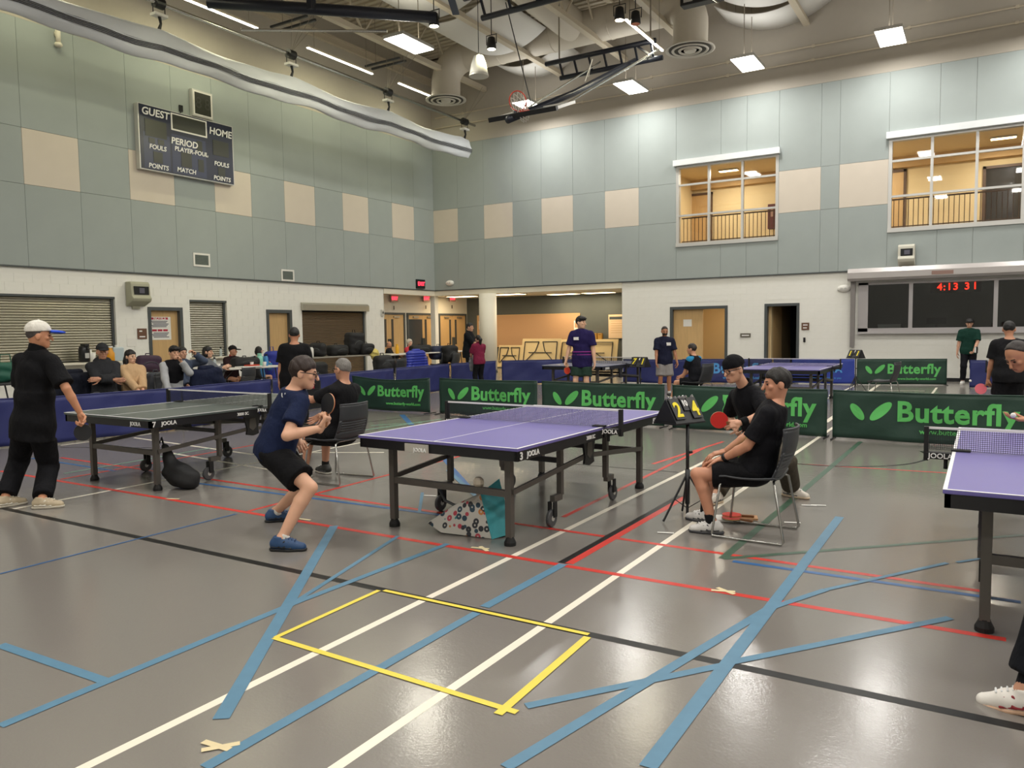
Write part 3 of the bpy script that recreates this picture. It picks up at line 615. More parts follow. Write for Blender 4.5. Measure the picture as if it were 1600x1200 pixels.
pp = thing('curtain_pipe', 'long chrome pipe carrying the rolled curtain', 'pipe', (XC, 0, 9.0)); MB().cyl((0, 3, 0), (0, 23.75, 0), .045, n=12).build('tube', M_chrome, pp, smooth=True)
for y in HY:
    MB().cyl((0, y-.11, 0), (0, y+.11, 0), .12, n=14).build('clamp', M_black, pp); MB().box(-.1, .1, y-.16, y+.16, -.3, -.24).build('plate', M_paper, pp)
    MB().box(-.06, -.05, y-.12, y-.1, -.26, -.02).box(.05, .06, y+.1, y+.12, -.26, -.02).build('bracket', M_black, pp)
    MB().tube([(0, y, -.28), (.02, y+.02, -.45), (-.02, y-.02, -.62)], [.04, .03, .05], 6).build('strap', M_black, pp)
    for dx, dy in ((-.3, -.1), (.3, -.1), (-.3, .25), (.3, .25)): MB().cyl((0, y, .05), (dx*1.5, y+dy+.6, 1.25), .006, n=4).build('cable', M_hang, pp)
for i, y in enumerate(HY[1:4]):
    t = thing('strut_pair', 'pair of dark strut channels over the curtain pipe, %s' % ['nearest pair', 'middle pair', 'farthest pair'][i], 'strut', (-16.8, y+.7, 10.25), 0, 'dark strut channels')
    for k in (0, .32): MB().box(-.72, .72, k-.03, k+.03, -.03, .03).build('channel', mat('strut_grey', '3c3f42', .5), t)
    for x in (-.4, .4): MB().cyl((x, .15, .03), (x, .15, Z_D-10.3), .008, n=5).build('hanger', M_hang, t)
# ---- folded basketball backstop
bs = thing('basketball_backstop', 'folded basketball backstop with orange rim and white net', 'basketball hoop', (-9.6, 16.3, 6.75))
ct_, st_ = math.cos(math.radians(21)), math.sin(math.radians(21)); e = lambda x, s, n=0: (x, s*ct_-n*st_, s*st_+n*ct_)     # board frame: x across, s along the face, n off the face
def slab(mb, x0, x1, s0, s1, n0, n1):
    vs = [e(x, s, n) for n in (n0, n1) for x, s in ((x0, s0), (x1, s0), (x1, s1), (x0, s1))]; return mb.add(vs, [(0,3,2,1),(4,5,6,7),(0,1,5,4),(1,2,6,5),(2,3,7,6),(3,0,4,7)])
slab(MB(), -.87, .87, .05, 1.03, .0, .012).build('board_glass', mat('board_glass', 'd7dbdc', .1, spec=.6), bs)
fr = MB()
for a in ((-.915, -.86, 0, 1.07), (.86, .915, 0, 1.07), (-.86, .86, 1.02, 1.07)): slab(fr, *a, -.04, .03)
fr.build('board_frame', M_alum, bs); slab(MB(), -.94, .94, -.06, .05, -.06, .05).build('edge_pad', M_black, bs)
slab(MB(), -.1, .1, .02, .2, .012, .06).build('rim_bracket', mat('rim_orange', 'e2452c', .4), bs)
rim = [e(.23*math.cos(a), .12, .30+.23*math.sin(a)) for a in np.linspace(0, 2*PI, 33)]
MB().tube([(p[0]-.13, p[1], p[2]) for p in rim], .014, 8).build('rim', MATS['rim_orange'], bs, smooth=True)
net = MB()
for i in range(12):
    for sgn in (-1, 1):
        pth = []
        for k in range(6):
            a = 2*PI*(i+sgn*k*.5)/12; r = .225*(1-.09*k); c = e(0, .12, .3); sh_ = k*.075
            pth.append((c[0]-.13+r*math.cos(a), c[1]+sh_*.9, c[2]+r*math.sin(a)-sh_*.55-.02*k))
        net.tube(pth, .009, 4, False)
tag(net.build('net', mat('net_white', 'e8e6de', .8), bs), kind='stuff')
MB().tube([(-.35, -.12, -.12), (.3, 2.1, .95), (1.0, 4.6, 2.35)], .085, 16).build('mast', M_truss, bs, smooth=True)
MB().cyl((-.2, 0, -.06), (-.2, 0, .1), .04).build('mast_post', M_truss, bs)
for a, b in (((.6, .9, .3), (1.55, 4.3, 2.3)), ((.75, .5, .15), (1.9, 4.1, 2.35)), ((-.6, .95, .35), (.2, 4.0, 2.3))): MB().cyl(a, b, .022, n=8).build('brace', M_chrome, bs)
MB().tube([(.5, 2.4, 1.3), (.62, 2.6, 1.9), (.45, 2.7, 1.5)], .012, 6).build('cable', M_paper, bs)
MB().cyl((-.15, .75, .3), (-1.6, 1.9, 3.6), .016, n=6).build('hoist_rod', M_black, bs)
def ladder(lb, x0, x1, y, z, dz, n, m, extra=0):
    t = thing('header_truss', lb, 'truss', (x0, y, z), 0, 'black backstop header trusses'); L = x1-x0
    MB().cyl((0, 0, dz), (L, 0, dz), .07, n=12).build('top_chord', m, t, smooth=True); MB().cyl((.35, .25, 0), (L+.1, .25, 0), .07, n=12).build('bottom_chord', m, t, smooth=True)
    for i in range(n):
        x = .45+(L-.6)*i/(n-1); MB().bar((x, 0, dz), (x, .25, 0), .05).build('rung', m, t)
    MB().bar((L-.6, 0, dz), (L-.1, .25, 0), .05).build('rung', m, t)
    for i in (0, n-1):
        x = .45+(L-.6)*i/(n-1); MB().cyl((x, 0, dz), (x, 0, Z_D-z-.05), .02, n=6).build('hanger', M_hang, t)
    return t
ladder('black ladder truss carrying the folded hoop', -11.2, -7.8, 20.4, 8.95, .4, 7, M_truss)
ladder('black ladder truss at the top above the spotlights', -10.9, -4.5, 15.8, 9.1, .45, 9, M_truss)
ms = thing('folded_mast', 'thick black folded mast at the top left of the lights', 'mast', (-11.3, 15.2, 9.0)); MB().tube([(0, 0, 0), (-1.6, -1.35, .05), (-4.0, -3.3, .12)], .13, 16).build('tube', M_truss, ms, smooth=True)
MB().bar((.3, .4, .15), (1.9, -2.6, .2), .16, .05).build('angle', mat('navy_angle', '2c3f5c', .4), ms); MB().cyl((-4.2, -2.2, -.1), (-1.0, -.6, -.3), .035, n=8).build('brace', M_chrome, ms); MB().box(-2.2, -2.05, -2.0, -1.85, 0, 1.6).build('hanger', M_truss, ms)
m2 = thing('hoist_box', 'black motor box among the pipes at the top right', 'motor', (-5.95, 18.6, 9.4)); MB().box(-.5, .5, -.14, .14, -.12, .16).build('body', M_black, m2, bevel=.02); MB().cyl((.15, -.16, 0), (.5, -.4, -.35), .02, n=6).build('lever', M_chrome, m2)
for x in (-.3, .12): MB().box(x-.11, x+.11, -.15, -.14, -.06, .09).build('cover', M_alum, m2)
MB().cyl((0, 0, .16), (0, 0, 2.3), .012, n=5).build('hanger', M_hang, m2)
# ---- spotlights, pendant speaker
def spot(u, v, z, lb, gel=None, aim=None):
    p = atz(u, v, z); t = thing('spotlight', lb, 'spotlight', p, 0, 'black can spotlights')
    MB().lathe([(.06, .17), (.10, .14), (.12, -.02), (.13, -.14), (.115, -.15)], 18).build('can', M_black, t, smooth=True); MB().lathe([(.0, -.135), (.108, -.137), (.108, -.15), (0, -.152)], 18).build('lens', gel or mat('spot_lens', 'fff0cc', .3, emit=16.0), t)
    MB().tube([(-.15, 0, -.02), (-.16, 0, .22), (.16, 0, .22), (.15, 0, -.02)], .014, 6).build('yoke', M_black, t); MB().cyl((0, 0, .22), (0, 0, 10.4-z), .012, n=6).build('stem', M_black, t)
    if aim:
        ld = bpy.data.lights.new('spot_lamp', 'SPOT'); ld.energy = 420; ld.color = (1, .96, .60); ld.spot_size = math.radians(85); ld.spot_blend = 1.0; ld.shadow_soft_size = .12
        lo = bpy.data.objects.new('spot_lamp', ld); COL.objects.link(lo); lo.parent = t; lo.location = (0, 0, -.2); lo.rotation_euler = Vector(np.array(aim)-p).to_track_quat('-Z', 'Y').to_euler()
spot(768, 68, 9.2, 'black can spotlight right of the pendant speaker', aim=(-18.5, 18.8, 6.6)); spot(678, 31, 9.0, 'black can spotlight at the end of the thick mast', aim=(-18.5, 12.2, 6.6)); spot(968, 22, 9.3, 'black can spotlight left of the gelled one'); spot(993, 28, 9.3, 'black can spotlight with an orange front', gel=mat('spot_gel', 'c86a42', .5))
p = atz(748, 103, 8.7); sp = thing('pendant_speaker', 'white bell shaped speaker hanging from the ceiling', 'speaker', p)
MB().lathe([(.02, .3), (.13, .25), (.2, .05), (.25, -.2), (.262, -.25)], 28).build('bell', mat('speaker_white', 'd9d8d4', .5), sp, smooth=True); MB().lathe([(.25, -.24), (.265, -.25), (.265, -.28), (.02, -.282)], 28).build('grille', M_alum, sp); MB().cyl((0, 0, .3), (0, 0, 1.75), .01, n=5).build('cable', M_black, sp)
# ================================================================ TABLE TENNIS TABLES
M_purple = mat('tabletop_purple', '6a62a4', .42, var=.05, vscale=3); M_dktop = mat('tabletop_dark', '4f5856', .3, var=.06, vscale=3); M_bltop = mat('tabletop_navy', '4a5270', .4)
M_apron = mat('apron_black', '17171b', .4); M_leg = mat('table_leg_grey', '5a5651', .45, metal=.3); M_line = mat('table_line_white', 'e6e4e6', .5); M_rub = mat('rubber_black', '111112', .7)
M_netc = mat('net_cord', '26272c', .8); M_tape = mat('net_tape_white', 'dcdad8', .7); M_wheel = mat('caster_grey', '4b4c4e', .55); M_let = mat('print_white', 'e9e8e6', .6)
TL, TW, TH = 2.74, 1.525, .76
def tt_table(label, loc, rot, top, number=None, near=True, logos='JOOLA', fill=None):
    t = thing('table_tennis_table', label, 'table', loc, rot, 'table tennis tables')
    for s in (-1, 1):
        y0, y1 = (0.005, TL/2) if s > 0 else (-TL/2, -.005)
        tp = MB().box(-TW/2, TW/2, y0, y1, TH-.022, TH).build('tabletop', top, t, bevel=.004)
        ye = y1 if s > 0 else y0
        def ln(x0, x1, a, b): MB().box(x0, x1, a, b, TH, TH+.0012).build('line', M_line, tp)
        ln(-TW/2, -TW/2+.02, y0, y1); ln(TW/2-.02, TW/2, y0, y1); ln(-TW/2+.02, TW/2-.02, min(ye, ye-s*.02), max(ye, ye-s*.02)); ln(-.004, .004, y0, y1)
        a = MB().box(-TW/2+.008, TW/2-.008, min(ye-s*.012, ye-s*.04), max(ye-s*.012, ye-s*.04), TH-.095, TH-.022)
        a.box(-TW/2+.008, -TW/2+.036, y0+.012, y1-.012, TH-.095, TH-.022).box(TW/2-.036, TW/2-.008, y0+.012, y1-.012, TH-.095, TH-.022)
        a.build('apron', M_apron, t)
        yl = s*(TL/2-.19); yi = s*.42; yw = s*.55
        for x in (-.565, .565):
            lg = MB().box(x-.025, x+.025, yl-.025, yl+.025, .06, TH-.03).build('leg', M_leg, t)
            MB().lathe([(.045, 0), (.045, .025), (.028, .06), (.028, .065)], 12, (x, yl, 0)).build('foot', M_rub, lg)
            MB().box(x-.022, x+.022, yi-.022, yi+.022, .24, TH-.03).box(x-.022, x+.022, min(yi, yw), max(yi, yw), .2, .25).build('inner_leg', M_leg, t)
            cs = MB().bar((x-.025, yw, .205), (x-.025, yw, .08), .012, .05, (0, 1, 0)).bar((x+.025, yw, .205), (x+.025, yw, .08), .012, .05, (0, 1, 0)).build('caster', M_rub, t)
            MB().lathe([(.02, -.016), (.066, -.016), (.072, -.008), (.072, .008), (.066, .016), (.02, .016)], 20, (x, yw+.02*s, .072), 'x').build('wheel', M_wheel, cs); MB().lathe([(.022, -.02), (.022, .02)], 10, (x, yw+.02*s, .072), 'x').build('hub', M_alum, cs)
            MB().bar((x+.03*np.sign(x), s*.06, .50), (x+.03*np.sign(x), yl, .40), .02, .04).build('side_rail', M_leg, t)
        MB().box(-.54, .54, yl-.02, yl+.02, .36, .41).build('crossbar', M_leg, t); MB().box(-.54, .54, yi-.018, yi+.018, .50, .54).build('crossbar', M_apron, t)
    for x in (-.6, .6):
        k = math.copysign(1, x)
        MB().prism([(-.12, .665), (.12, .665), (.1, .6), (.075, .5), (.09, .44), (.0, .42), (-.09, .44), (-.075, .5), (-.1, .6)], x, x+.02*k, 'x').build('hinge_plate', M_apron, t); MB().prism([(-.04, .62), (.04, .62), (.05, .52), (0, .48), (-.05, .52)], x+.021*k, x+.024*k, 'x').build('hinge_arm', M_leg, t)
    # net set
    n = thing('net', None, None, (0, 0, TH)); n.parent = t
    nl = .915
    for sx in (-1, 1):
        MB().box(sx*nl-.014, sx*nl+.014, -.02, .02, -.07, .155).build('net_post', M_rub, n); MB().box(min(sx*nl, sx*.70), max(sx*nl, sx*.70), -.035, .035, -.055, -.012 if abs(sx*nl) > .77 else 0).box(min(sx*.77, sx*.66), max(sx*.77, sx*.66), -.03, .03, .001, .012).build('clamp', M_rub, n)
        MB().cyl((sx*.8, 0, -.05), (sx*.8, 0, -.12), .012).build('screw', M_rub, n)
        if near: text('JOOLA', .046, (sx*.83, -.038, -.034), M_let, n, bold=.015)
    MB().box(-nl, nl, -.006, .006, .14, .1545).build('net_tape', M_tape, n)
    st = MB(); dx = .0125 if near else .025; w = .0011 if near else .0025
    x = -nl+.02
    while x < nl-.02: st.box(x-w, x+w, -w, w, .004, .14); x += dx
    z = .006
    while z < .14: st.box(-nl+.014, nl-.014, -w, w, z-w, z+w); z += dx
    tag(st.build('net_mesh', M_netc, n), kind='stuff')
    if number: text(number, .075, (TW/2-.0, -TL/2+.05, TH-.06), M_let, t, 'numeral', bold=.02, rotz=PI/2)
    if logos and near:
        text(logos, .055, (TW/2-.006, -TL/2+.22, TH-.06), M_let, t, bold=.02, rotz=PI/2); text('3000 SC', .045, (TW/2-.006, -.24, TH-.06), M_let, t, bold=.012, rotz=PI/2); text(logos, .055, (TW/2-.006, TL/2-.22, TH-.06), M_let, t, bold=.02, rotz=PI/2)
    return t
T3 = tt_table('purple table tennis table number 3 in the middle of the floor', (-3.495, 5.967, 0), -.026, M_purple, '3')
MB().box(-.27, -.04, -TL/2-.004, -TL/2+.006, TH-.092, TH-.03).build('sticker', mat('sticker_grey', 'b5b0a6', .6), T3); text('JOOLA', .04, (-.12, -TL/2-.006, TH-.075), M_let, T3, bold=.012)
T7 = tt_table('dark topped table tennis table number 7 at the left', (-7.745, 5.93, 0), 0, M_dktop, '7', logos='JOOLA')
text('JOOLA', .055, (.52, -TL/2+.006, TH-.06), M_let, T7, bold=.02)
TR = tt_table('purple table tennis table cut by the right edge', (.60, 5.78, 0), 0, M_purple)
TF1 = tt_table('distant dark table tennis table behind the purple shirted player', (-7.95, 16.9, 0), 0, M_bltop, near=False)
text('JOOLA', .07, (TW/2-.006, -TL/2+.3, TH-.06), M_let, TF1, bold=.02, rotz=PI/2)
TF2 = tt_table('distant purple table tennis table behind the headband player', (-3.4, 16.8, 0), 0, M_purple, near=False)
TF3 = tt_table('distant table tennis table at the right, mostly hidden by the man in black', (.95, 16.6, 0), 0, M_bltop, near=False)

# ================================================================ BARRIERS
M_gcl = mat('barrier_green', '1d3b30', .55, var=.12, vscale=4, bump=.35, bscale=9); M_ncl = mat('barrier_navy', '252c66', .5, var=.1, vscale=4, bump=.3, bscale=9); M_rcl = mat('barrier_royal', '2a3f9c', .5, var=.08)
M_glo = mat('print_green', '5fc064', .6); M_blo = mat('print_sky', '4f9ad8', .6); M_pole = mat('barrier_pole', '9a9a98', .35, metal=.7)
def barrier(label, x0, y0, x1, y1, cloth, logo=None, H=.685, seed=0, slump=0.0, ink=None, group='court barriers'):
    d = np.array([x1-x0, y1-y0]); L = float(np.linalg.norm(d)); rz = math.atan2(d[1], d[0])
    t = thing('court_barrier', label, 'barrier', (x0, y0, 0), rz, group); rr = random.Random(seed); ph = [rr.uniform(0, 6.3) for _ in range(6)]
    def warp(x, y, z):
        u = x/L; e_ = math.sin(PI*min(max(u, 0), 1))
        b = .012*math.sin(5.1*u*2+ph[0]+z*4)*e_ + .008*math.sin(11*u+9*z+ph[1])*e_ + .005*math.sin(23*u-14*z+ph[2])
        dz = -slump*e_*max(0, z/H)**2 + .006*math.sin(7*u+ph[3])*(z < .1)
        return (x, y+b, z+dz)
    nu, nv = 36, 10
    MB().grid(lambda u, v: warp(u*L, 0, .02+v*(H-.02)), nu, nv).build('cloth', cloth, t, smooth=True, thick=.006)
    MB().tube([warp(u*L, 0, H) for u in np.linspace(0, 1, 15)], .010, 6).build('top_hem', cloth, t, smooth=True)
    for x in (.012, L-.012):
        p = MB().cyl((x, .02, 0), (x, .02, H), .009, n=8).build('post', M_pole, t); MB().bar((x, -.17, .012), (x, .2, .012), .02, .014).build('foot', M_black, p)
    if logo:
        ink = ink or M_glo; s = L/2.2
        def leaf(cx, cz, a, b, ang):
            n = 40; P = []
            for i in range(n):
                q = 2*PI*i/n; ex, ez = a*math.cos(q), b*math.sin(q); P.append((cx+ex*math.cos(ang)-ez*math.sin(ang), cz+ex*math.sin(ang)+ez*math.cos(ang)))
            mb = MB(); c = [(cx, cz)]+P
            mb.add([warp(p[0], -.008, p[1]) for p in c], [(0, 1+i, 1+(i+1) % n) for i in range(n)]); mb.build('leaf_emblem', ink, t)
        if logo == 'Butterfly':
            leaf(.30*s, .40, .055*s, .125*s, .62); leaf(.575*s, .42, .062*s, .165*s, -.80)
            text('Butterfly', .36*s, (1.40*s, -.007, .415), ink, t, bold=.028, warp=warp, sx=.96, space=1.06); text('www.butterfly-world.com', .088*s, (1.48*s, -.009, .165), ink, t, bold=.02, warp=warp, sx=1.0)
        elif logo == 'JOOLA':
            text('JOOLA', .34*s, (1.25*s, -.007, .40), ink, t, bold=.03, warp=warp); text('for the Champion in you', .10*s, (1.25*s, -.007, .17), ink, t, bold=.01, warp=warp)
        elif logo == 'leaf':
            leaf(.75*s, .36, .05*s, .12*s, .6); leaf(1.0*s, .36, .055*s, .15*s, -.85)
    return t
YG = 11.75
gl = ['green banner barrier with sagging top left of the centre table', 'green banner barrier right of the sagging one, behind the net', 'green banner barrier directly behind the far end of the purple table', 'green banner barrier behind the seated umpire', 'green banner barrier at the right behind the cropped purple table']
gx = [(-11.09, -9.06), (-8.86, -6.69), (-6.59, -4.33), (-4.18, -1.88), (-1.80, .55)]
for k, (a, b) in enumerate(gx): barrier(gl[k], a, YG+(.05 if k < 2 else -.1*(k-2)), b, YG-(.05 if k > 1 else 0)-.1*max(0, k-2), M_gcl, 'Butterfly', seed=k, slump=.06 if k == 0 else .012)
barrier('distant green banner barrier under the digital clock', -2.9, 22.35, -.82, 22.95, M_gcl, 'Butterfly', seed=11)
barrier('distant royal blue banner barrier left of the far green one', -4.55, 22.3, -2.95, 22.35, M_rcl, 'JOOLA', seed=12, ink=M_blo)
barrier('distant navy banner barrier with blue lettering behind the seated player', -7.35, 21.3, -5.0, 21.9, M_ncl, 'Butterfly', seed=13, ink=M_blo)
barrier('distant navy barrier with a blue leaf print at the right', -.30, 22.2, 1.7, 22.2, M_ncl, 'leaf', seed=14, ink=M_blo)
barrier('plain navy barrier with white stencils beside the distant dark table', -9.0, 20.9, -7.0, 20.9, M_ncl, None, seed=15)
barrier('plain navy barrier behind the distant purple table', -4.95, 21.9, -4.6, 22.25, M_ncl, None, seed=16)
nl_ = ['nearest plain navy barrier at the left, behind the man in the cap', 'second navy barrier along the left, below the seated spectators', 'third navy barrier along the left, below the folding table', 'fourth navy barrier along the left, behind the grey haired man', 'fifth navy barrier along the left, below the blue puffer jacket', 'sixth navy barrier, right of the woman in maroon', 'seventh navy barrier, turned toward the alcove', 'navy barrier end piece at the far left edge']
ny = [((-11.62, 6.0), (-11.4, 8.05)), ((-11.45, 8.1), (-11.7, 10.2)), ((-11.7, 10.25), (-11.9, 12.35)), ((-11.9, 12.4), (-12.1, 14.3)), ((-12.1, 14.4), (-12.2, 16.7)), ((-12.2, 16.8), (-12.0, 18.7)), ((-11.9, 18.85), (-9.9, 20.6)), ((-12.35, 5.0), (-11.75, 5.9))]
for k, (a, b) in enumerate(ny): barrier(nl_[k], a[0], a[1], b[0], b[1], M_ncl, None, seed=20+k, H=.70)

# ================================================================ CHAIRS
M_shell = mat('chair_shell_charcoal', '34363a', .5, bump=.05); M_sled = mat('chair_sled_chrome', 'a9a8a4', .25, metal=.9)
def make_chair(label, loc, rot, group='grey sled base chairs', sub=True, zs=1.0):
    """faces +y; seat 0.45"""
    t = thing('sled_chair', label, 'chair', loc, rot, group)
    def seat(u, v):
        x = (u-.5)*.47; y = -.22+v*.45; return (x*(1-.06*(v > .9)), y, .455+.03*(2*u-1)**2-.02*math.sin(v*PI)-(.03*max(0, v-.85)/.15))
    MB().grid(seat, 10, 10).build('seat', M_shell, t, smooth=True, thick=.014)
    def back(u, v):
        x = (u-.5)*(.46-.03*v); return (x, -.215-.115*v+.055*(2*u-1)**2*(.4+.6*v)-.03*math.sin(v*PI), .47+v*.37)
    if sub:
        MB().grid(lambda u, v: back(u, .0+v*.22), 10, 3).build('backrest', M_shell, t, smooth=True, thick=.012)
        MB().grid(lambda u, v: back(u, .52+v*.48), 10, 6).build('backrest', M_shell, t, smooth=True, thick=.012)
        for i in range(4): MB().grid(lambda u, v: back(u, .24+i*.07+v*.055), 10, 1).build('back_slat', M_shell, t, smooth=True, thick=.012)
        for s in (0, 1): MB().grid(lambda u, v: back(s*.93+u*.07, .2+v*.36), 1, 5).build('back_edge', M_shell, t, smooth=True, thick=.013)
    else: MB().grid(back, 8, 6).build('backrest', M_shell, t, smooth=True, thick=.012)
    MB().tube([back(u, 1.0) for u in np.linspace(0, 1, 9)], .011, 6).build('back_rim', M_shell, t, smooth=True)
    for s in (-1, 1):
        MB().tube([(s*.17, -.20, .45), (s*.235, -.22, .43), (s*.27, -.295, .03), (s*.27, -.28, .012), (s*.262, .0, .011), (s*.255, .23, .012), (s*.25, .235, .03), (s*.22, .185, .40), (s*.16, .16, .44)], .0095, 8).build('sled_leg', M_sled, t, smooth=True)
    MB().tube([(-.17, -.20, .45), (.17, -.20, .45)], .009, 6).build('cross_rod', M_sled, t); MB().tube([(-.16, .16, .44), (.16, .16, .44)], .009, 6).build('cross_rod', M_sled, t)
    return t

# ================================================================ SCORE STANDS
M_yel = mat('score_yellow', 'f0dc20', .5)
def score_stand(label, loc, rot, near=True, digits=('2', '10', '4'), off=0.0, ht=.80):
    t = thing('score_stand', label, 'scoreboard', loc, rot, 'tripod score stands')
    MB().cyl((0, 0, .22), (0, 0, ht), .014, n=10).build('pole', M_black, t, smooth=True); MB().cyl((0, 0, .13), (0, 0, .42), .02, n=10).build('sleeve', M_black, t, smooth=True); MB().cyl((0, 0, .03), (0, 0, .3), .012).build('center_column', M_black, t)
    for k in range(3):
        a = PI/2+.5+2*PI*k/3-rot; c, s = math.cos(a), math.sin(a)
        MB().cyl((c*.02, s*.02, .36), (c*.25, s*.25, .012), .009, n=8).build('leg', M_black, t); MB().cyl((c*.13, s*.13, .18), (c*.012, s*.012, .1), .004, n=6).build('brace', M_black, t)
    MB().cbox((.03, 0, .56), (.03, .03, .02)).build('knob', M_black, t)
    H, dd = .235, .14
    b = thing('flip_board', None, None, (0, off, ht)); b.parent = t; b.scale = (.84, .9, .88)
    MB().box(-.21, .21, -dd, dd, 0, .015).build('tray', M_black, b)
    MB().prism([(-dd, .015), (0, H), (dd, .015)], -.2, .2, 'x').build('tent', M_black, b)
    tl = math.atan2(dd, H-.015)
    for i, (x, w, dgt, col) in enumerate(((-.115, .13, digits[0], M_yel), (0.012, .07, digits[1], M_let), (.125, .13, digits[2], M_yel))):
        big = w > .1
        cd = MB().box(-w/2, w/2, -.006, 0, -.215 if big else -.13, 0).build('card', mat('card_black', '1d1d20', .4), b); cd.location = (x, -.012, H-.004); cd.rotation_euler = (-tl, 0, 0)
        text(dgt, .21 if big else .085, (0, -.009, -.125 if big else -.06), col, b, 'digit', bold=.025, sx=.85).parent = cd
        if near:
            for k in (-.35, .35): MB().lathe([(.014, -.003), (.018, -.003), (.018, .003), (.014, .003)], 12, (x+k*w, -.002, H+.004), 'x').build('ring', M_chrome, b)
    return t
score_stand('tripod score stand with yellow 2 and 4 in front of the umpire', (*atz(1074, 811)[:2], 0), 1.15, off=.09)
score_stand('distant tripod score stand in front of the far green banner', (-2.62, 20.0, 0), -.5, False, ('1', '7', '1'))
score_stand('distant tripod score stand in front of the man in grey shorts', (-5.95, 14.7, 0), -.2, False, ('7', '4', '1'))
# ================================================================ PEOPLE: signed-distance bodies meshed with surface nets
f32 = np.float32
def V3(*a): return np.array(a[0] if len(a) == 1 else a, dtype=float)
def nrm(v): v = np.array(v, float); return v/(np.linalg.norm(v)+1e-12)
from concurrent.futures import ThreadPoolExecutor
POOL = ThreadPoolExecutor(4)
def ev(fn, P):
    if len(P) < 6000: return fn(P)
    return np.concatenate(list(POOL.map(fn, [P[i:i+6000] for i in range(0, len(P), 6000)])))
def surface_net(fn, lo, hi, res):
    lo, hi = np.array(lo, float), np.array(hi, float); B = 8
    nb = np.maximum(1, np.ceil((hi-lo)/(res*B)).astype(int))
    g = np.stack(np.meshgrid(*[np.arange(k) for k in nb], indexing='ij'), -1).reshape(-1, 3)
    ctr = lo+(g+.5)*res*B
    d = ev(fn, ctr.astype(f32)); act = g[np.abs(d) < res*B*.87*1.15+.009]
    if len(act) == 0: return np.zeros((0, 3)), np.zeros((0, 4), int)
    ii = np.stack(np.meshgrid(*[np.arange(B+1)]*3, indexing='ij'), -1)
    P = lo+(act[:, None, None, None, :]*B+ii[None])*res
    val = ev(fn, P.reshape(-1, 3).astype(f32)).reshape(len(act), B+1, B+1, B+1).astype(float)
    mx = (val.reshape(len(act), -1).min(1) < 0) & (val.reshape(len(act), -1).max(1) >= 0); act, val = act[mx], val[mx]
    if len(act) == 0: return np.zeros((0, 3)), np.zeros((0, 4), int)
    N = nb*B+2
    sgn = val < 0
    # cell vertices
    acc = np.zeros((len(act), B, B, B, 3)); cnt = np.zeros((len(act), B, B, B))
    off = [(0,0,0),(1,0,0),(0,1,0),(1,1,0),(0,0,1),(1,0,1),(0,1,1),(1,1,1)]
    sl = lambda o: val[:, o[0]:o[0]+B, o[1]:o[1]+B, o[2]:o[2]+B]
    for a in range(8):
        for ax in range(3):
            if off[a][ax]: continue
            b = list(off[a]); b[ax] = 1; va, vb = sl(off[a]), sl(b)
            cr = (va < 0) != (vb < 0); t = np.where(cr, va/np.where(cr, va-vb, 1), 0)
            for k in range(3): acc[..., k] += np.where(cr, off[a][k]+(t if k == ax else 0), 0)
            cnt += cr
    m = cnt > 0
    idx = np.argwhere(m); base = act[idx[:, 0]]*B+idx[:, 1:]
    verts = lo+(base+acc[m]/cnt[m][:, None])*res
    key = (base[:, 0]*N[1]+base[:, 1])*N[2]+base[:, 2]
    order = np.argsort(key); ks = key[order]
    faces = []
    for ax in range(3):
        o2 = [0, 0, 0]; o2[ax] = 1
        a, b = sgn[:, :B, :B, :B], sgn[:, o2[0]:o2[0]+B, o2[1]:o2[1]+B, o2[2]:o2[2]+B]
        e = np.argwhere(a != b)
        if len(e) == 0: continue
        inside = a[tuple(e.T)]; p = act[e[:, 0]]*B+e[:, 1:]
        u, v = (ax+1) % 3, (ax+2) % 3
        q = []
        for du, dv in ((0, 0), (-1, 0), (-1, -1), (0, -1)):
            c = p.copy(); c[:, u] += du; c[:, v] += dv
            k = (c[:, 0]*N[1]+c[:, 1])*N[2]+c[:, 2]; j = np.clip(np.searchsorted(ks, k), 0, len(ks)-1)
            ok = (ks[j] == k) & (c >= 0).all(1); q.append(np.where(ok, order[j], -1))
        q = np.stack(q, 1); q[~inside] = q[~inside][:, ::-1]
        faces.append(q[(q >= 0).all(1)])
    return verts, (np.concatenate(faces) if faces else np.zeros((0, 4), int))
def smin(a, b, k):
    h = np.clip(.5+.5*(b-a)/k, 0, 1); return b+(a-b)*h-k*h*(1-h)
def cone(a, b, ra, rb):
    a, b = np.array(a, f32), np.array(b, f32); ba = b-a; L2 = max(float(ba@ba), 1e-9)
    def f(p):
        t = np.clip((p-a)@ba/L2, 0, 1); q = p-a-t[:, None]*ba; return np.sqrt((q*q).sum(1))-(ra+(rb-ra)*t)
    return f
def ell(c, r, M=None):
    c, r = np.array(c, f32), np.array(r, f32); M = None if M is None else np.array(M, f32)
    def f(p):
        q = p-c
        if M is not None: q = q@M.T          # rows of M are the local axes
        k0 = np.sqrt(((q/r)**2).sum(1)); k1 = np.sqrt(((q/(r*r))**2).sum(1))+1e-9; return k0*(k0-1)/k1
    return f
def rbox(c, h, rd, M=None):
    c, h = np.array(c, f32), np.array(h, f32); M = None if M is None else np.array(M, f32)
    def f(p):
        q = p-c
        if M is not None: q = q@M.T
        q = np.abs(q)-(h-rd); return np.sqrt((np.maximum(q, 0)**2).sum(1))+np.minimum(q.max(1), 0)-rd
    return f
def ecol(c, a, b, M, tap=0.0):
    c = np.array(c, f32); M = np.array(M, f32)
    def f(p):
        q = (p-c)@M.T; k = 1-tap*np.clip(q[:, 2]/.2, 0, 1); return (np.sqrt((q[:, 0]/(a*k))**2+(q[:, 1]/(b*k))**2)-1)*min(a, b)
    return f
def plane(c, n):
    c, n = np.array(c, f32), np.array(nrm(n), f32); return lambda p: (p-c)@n
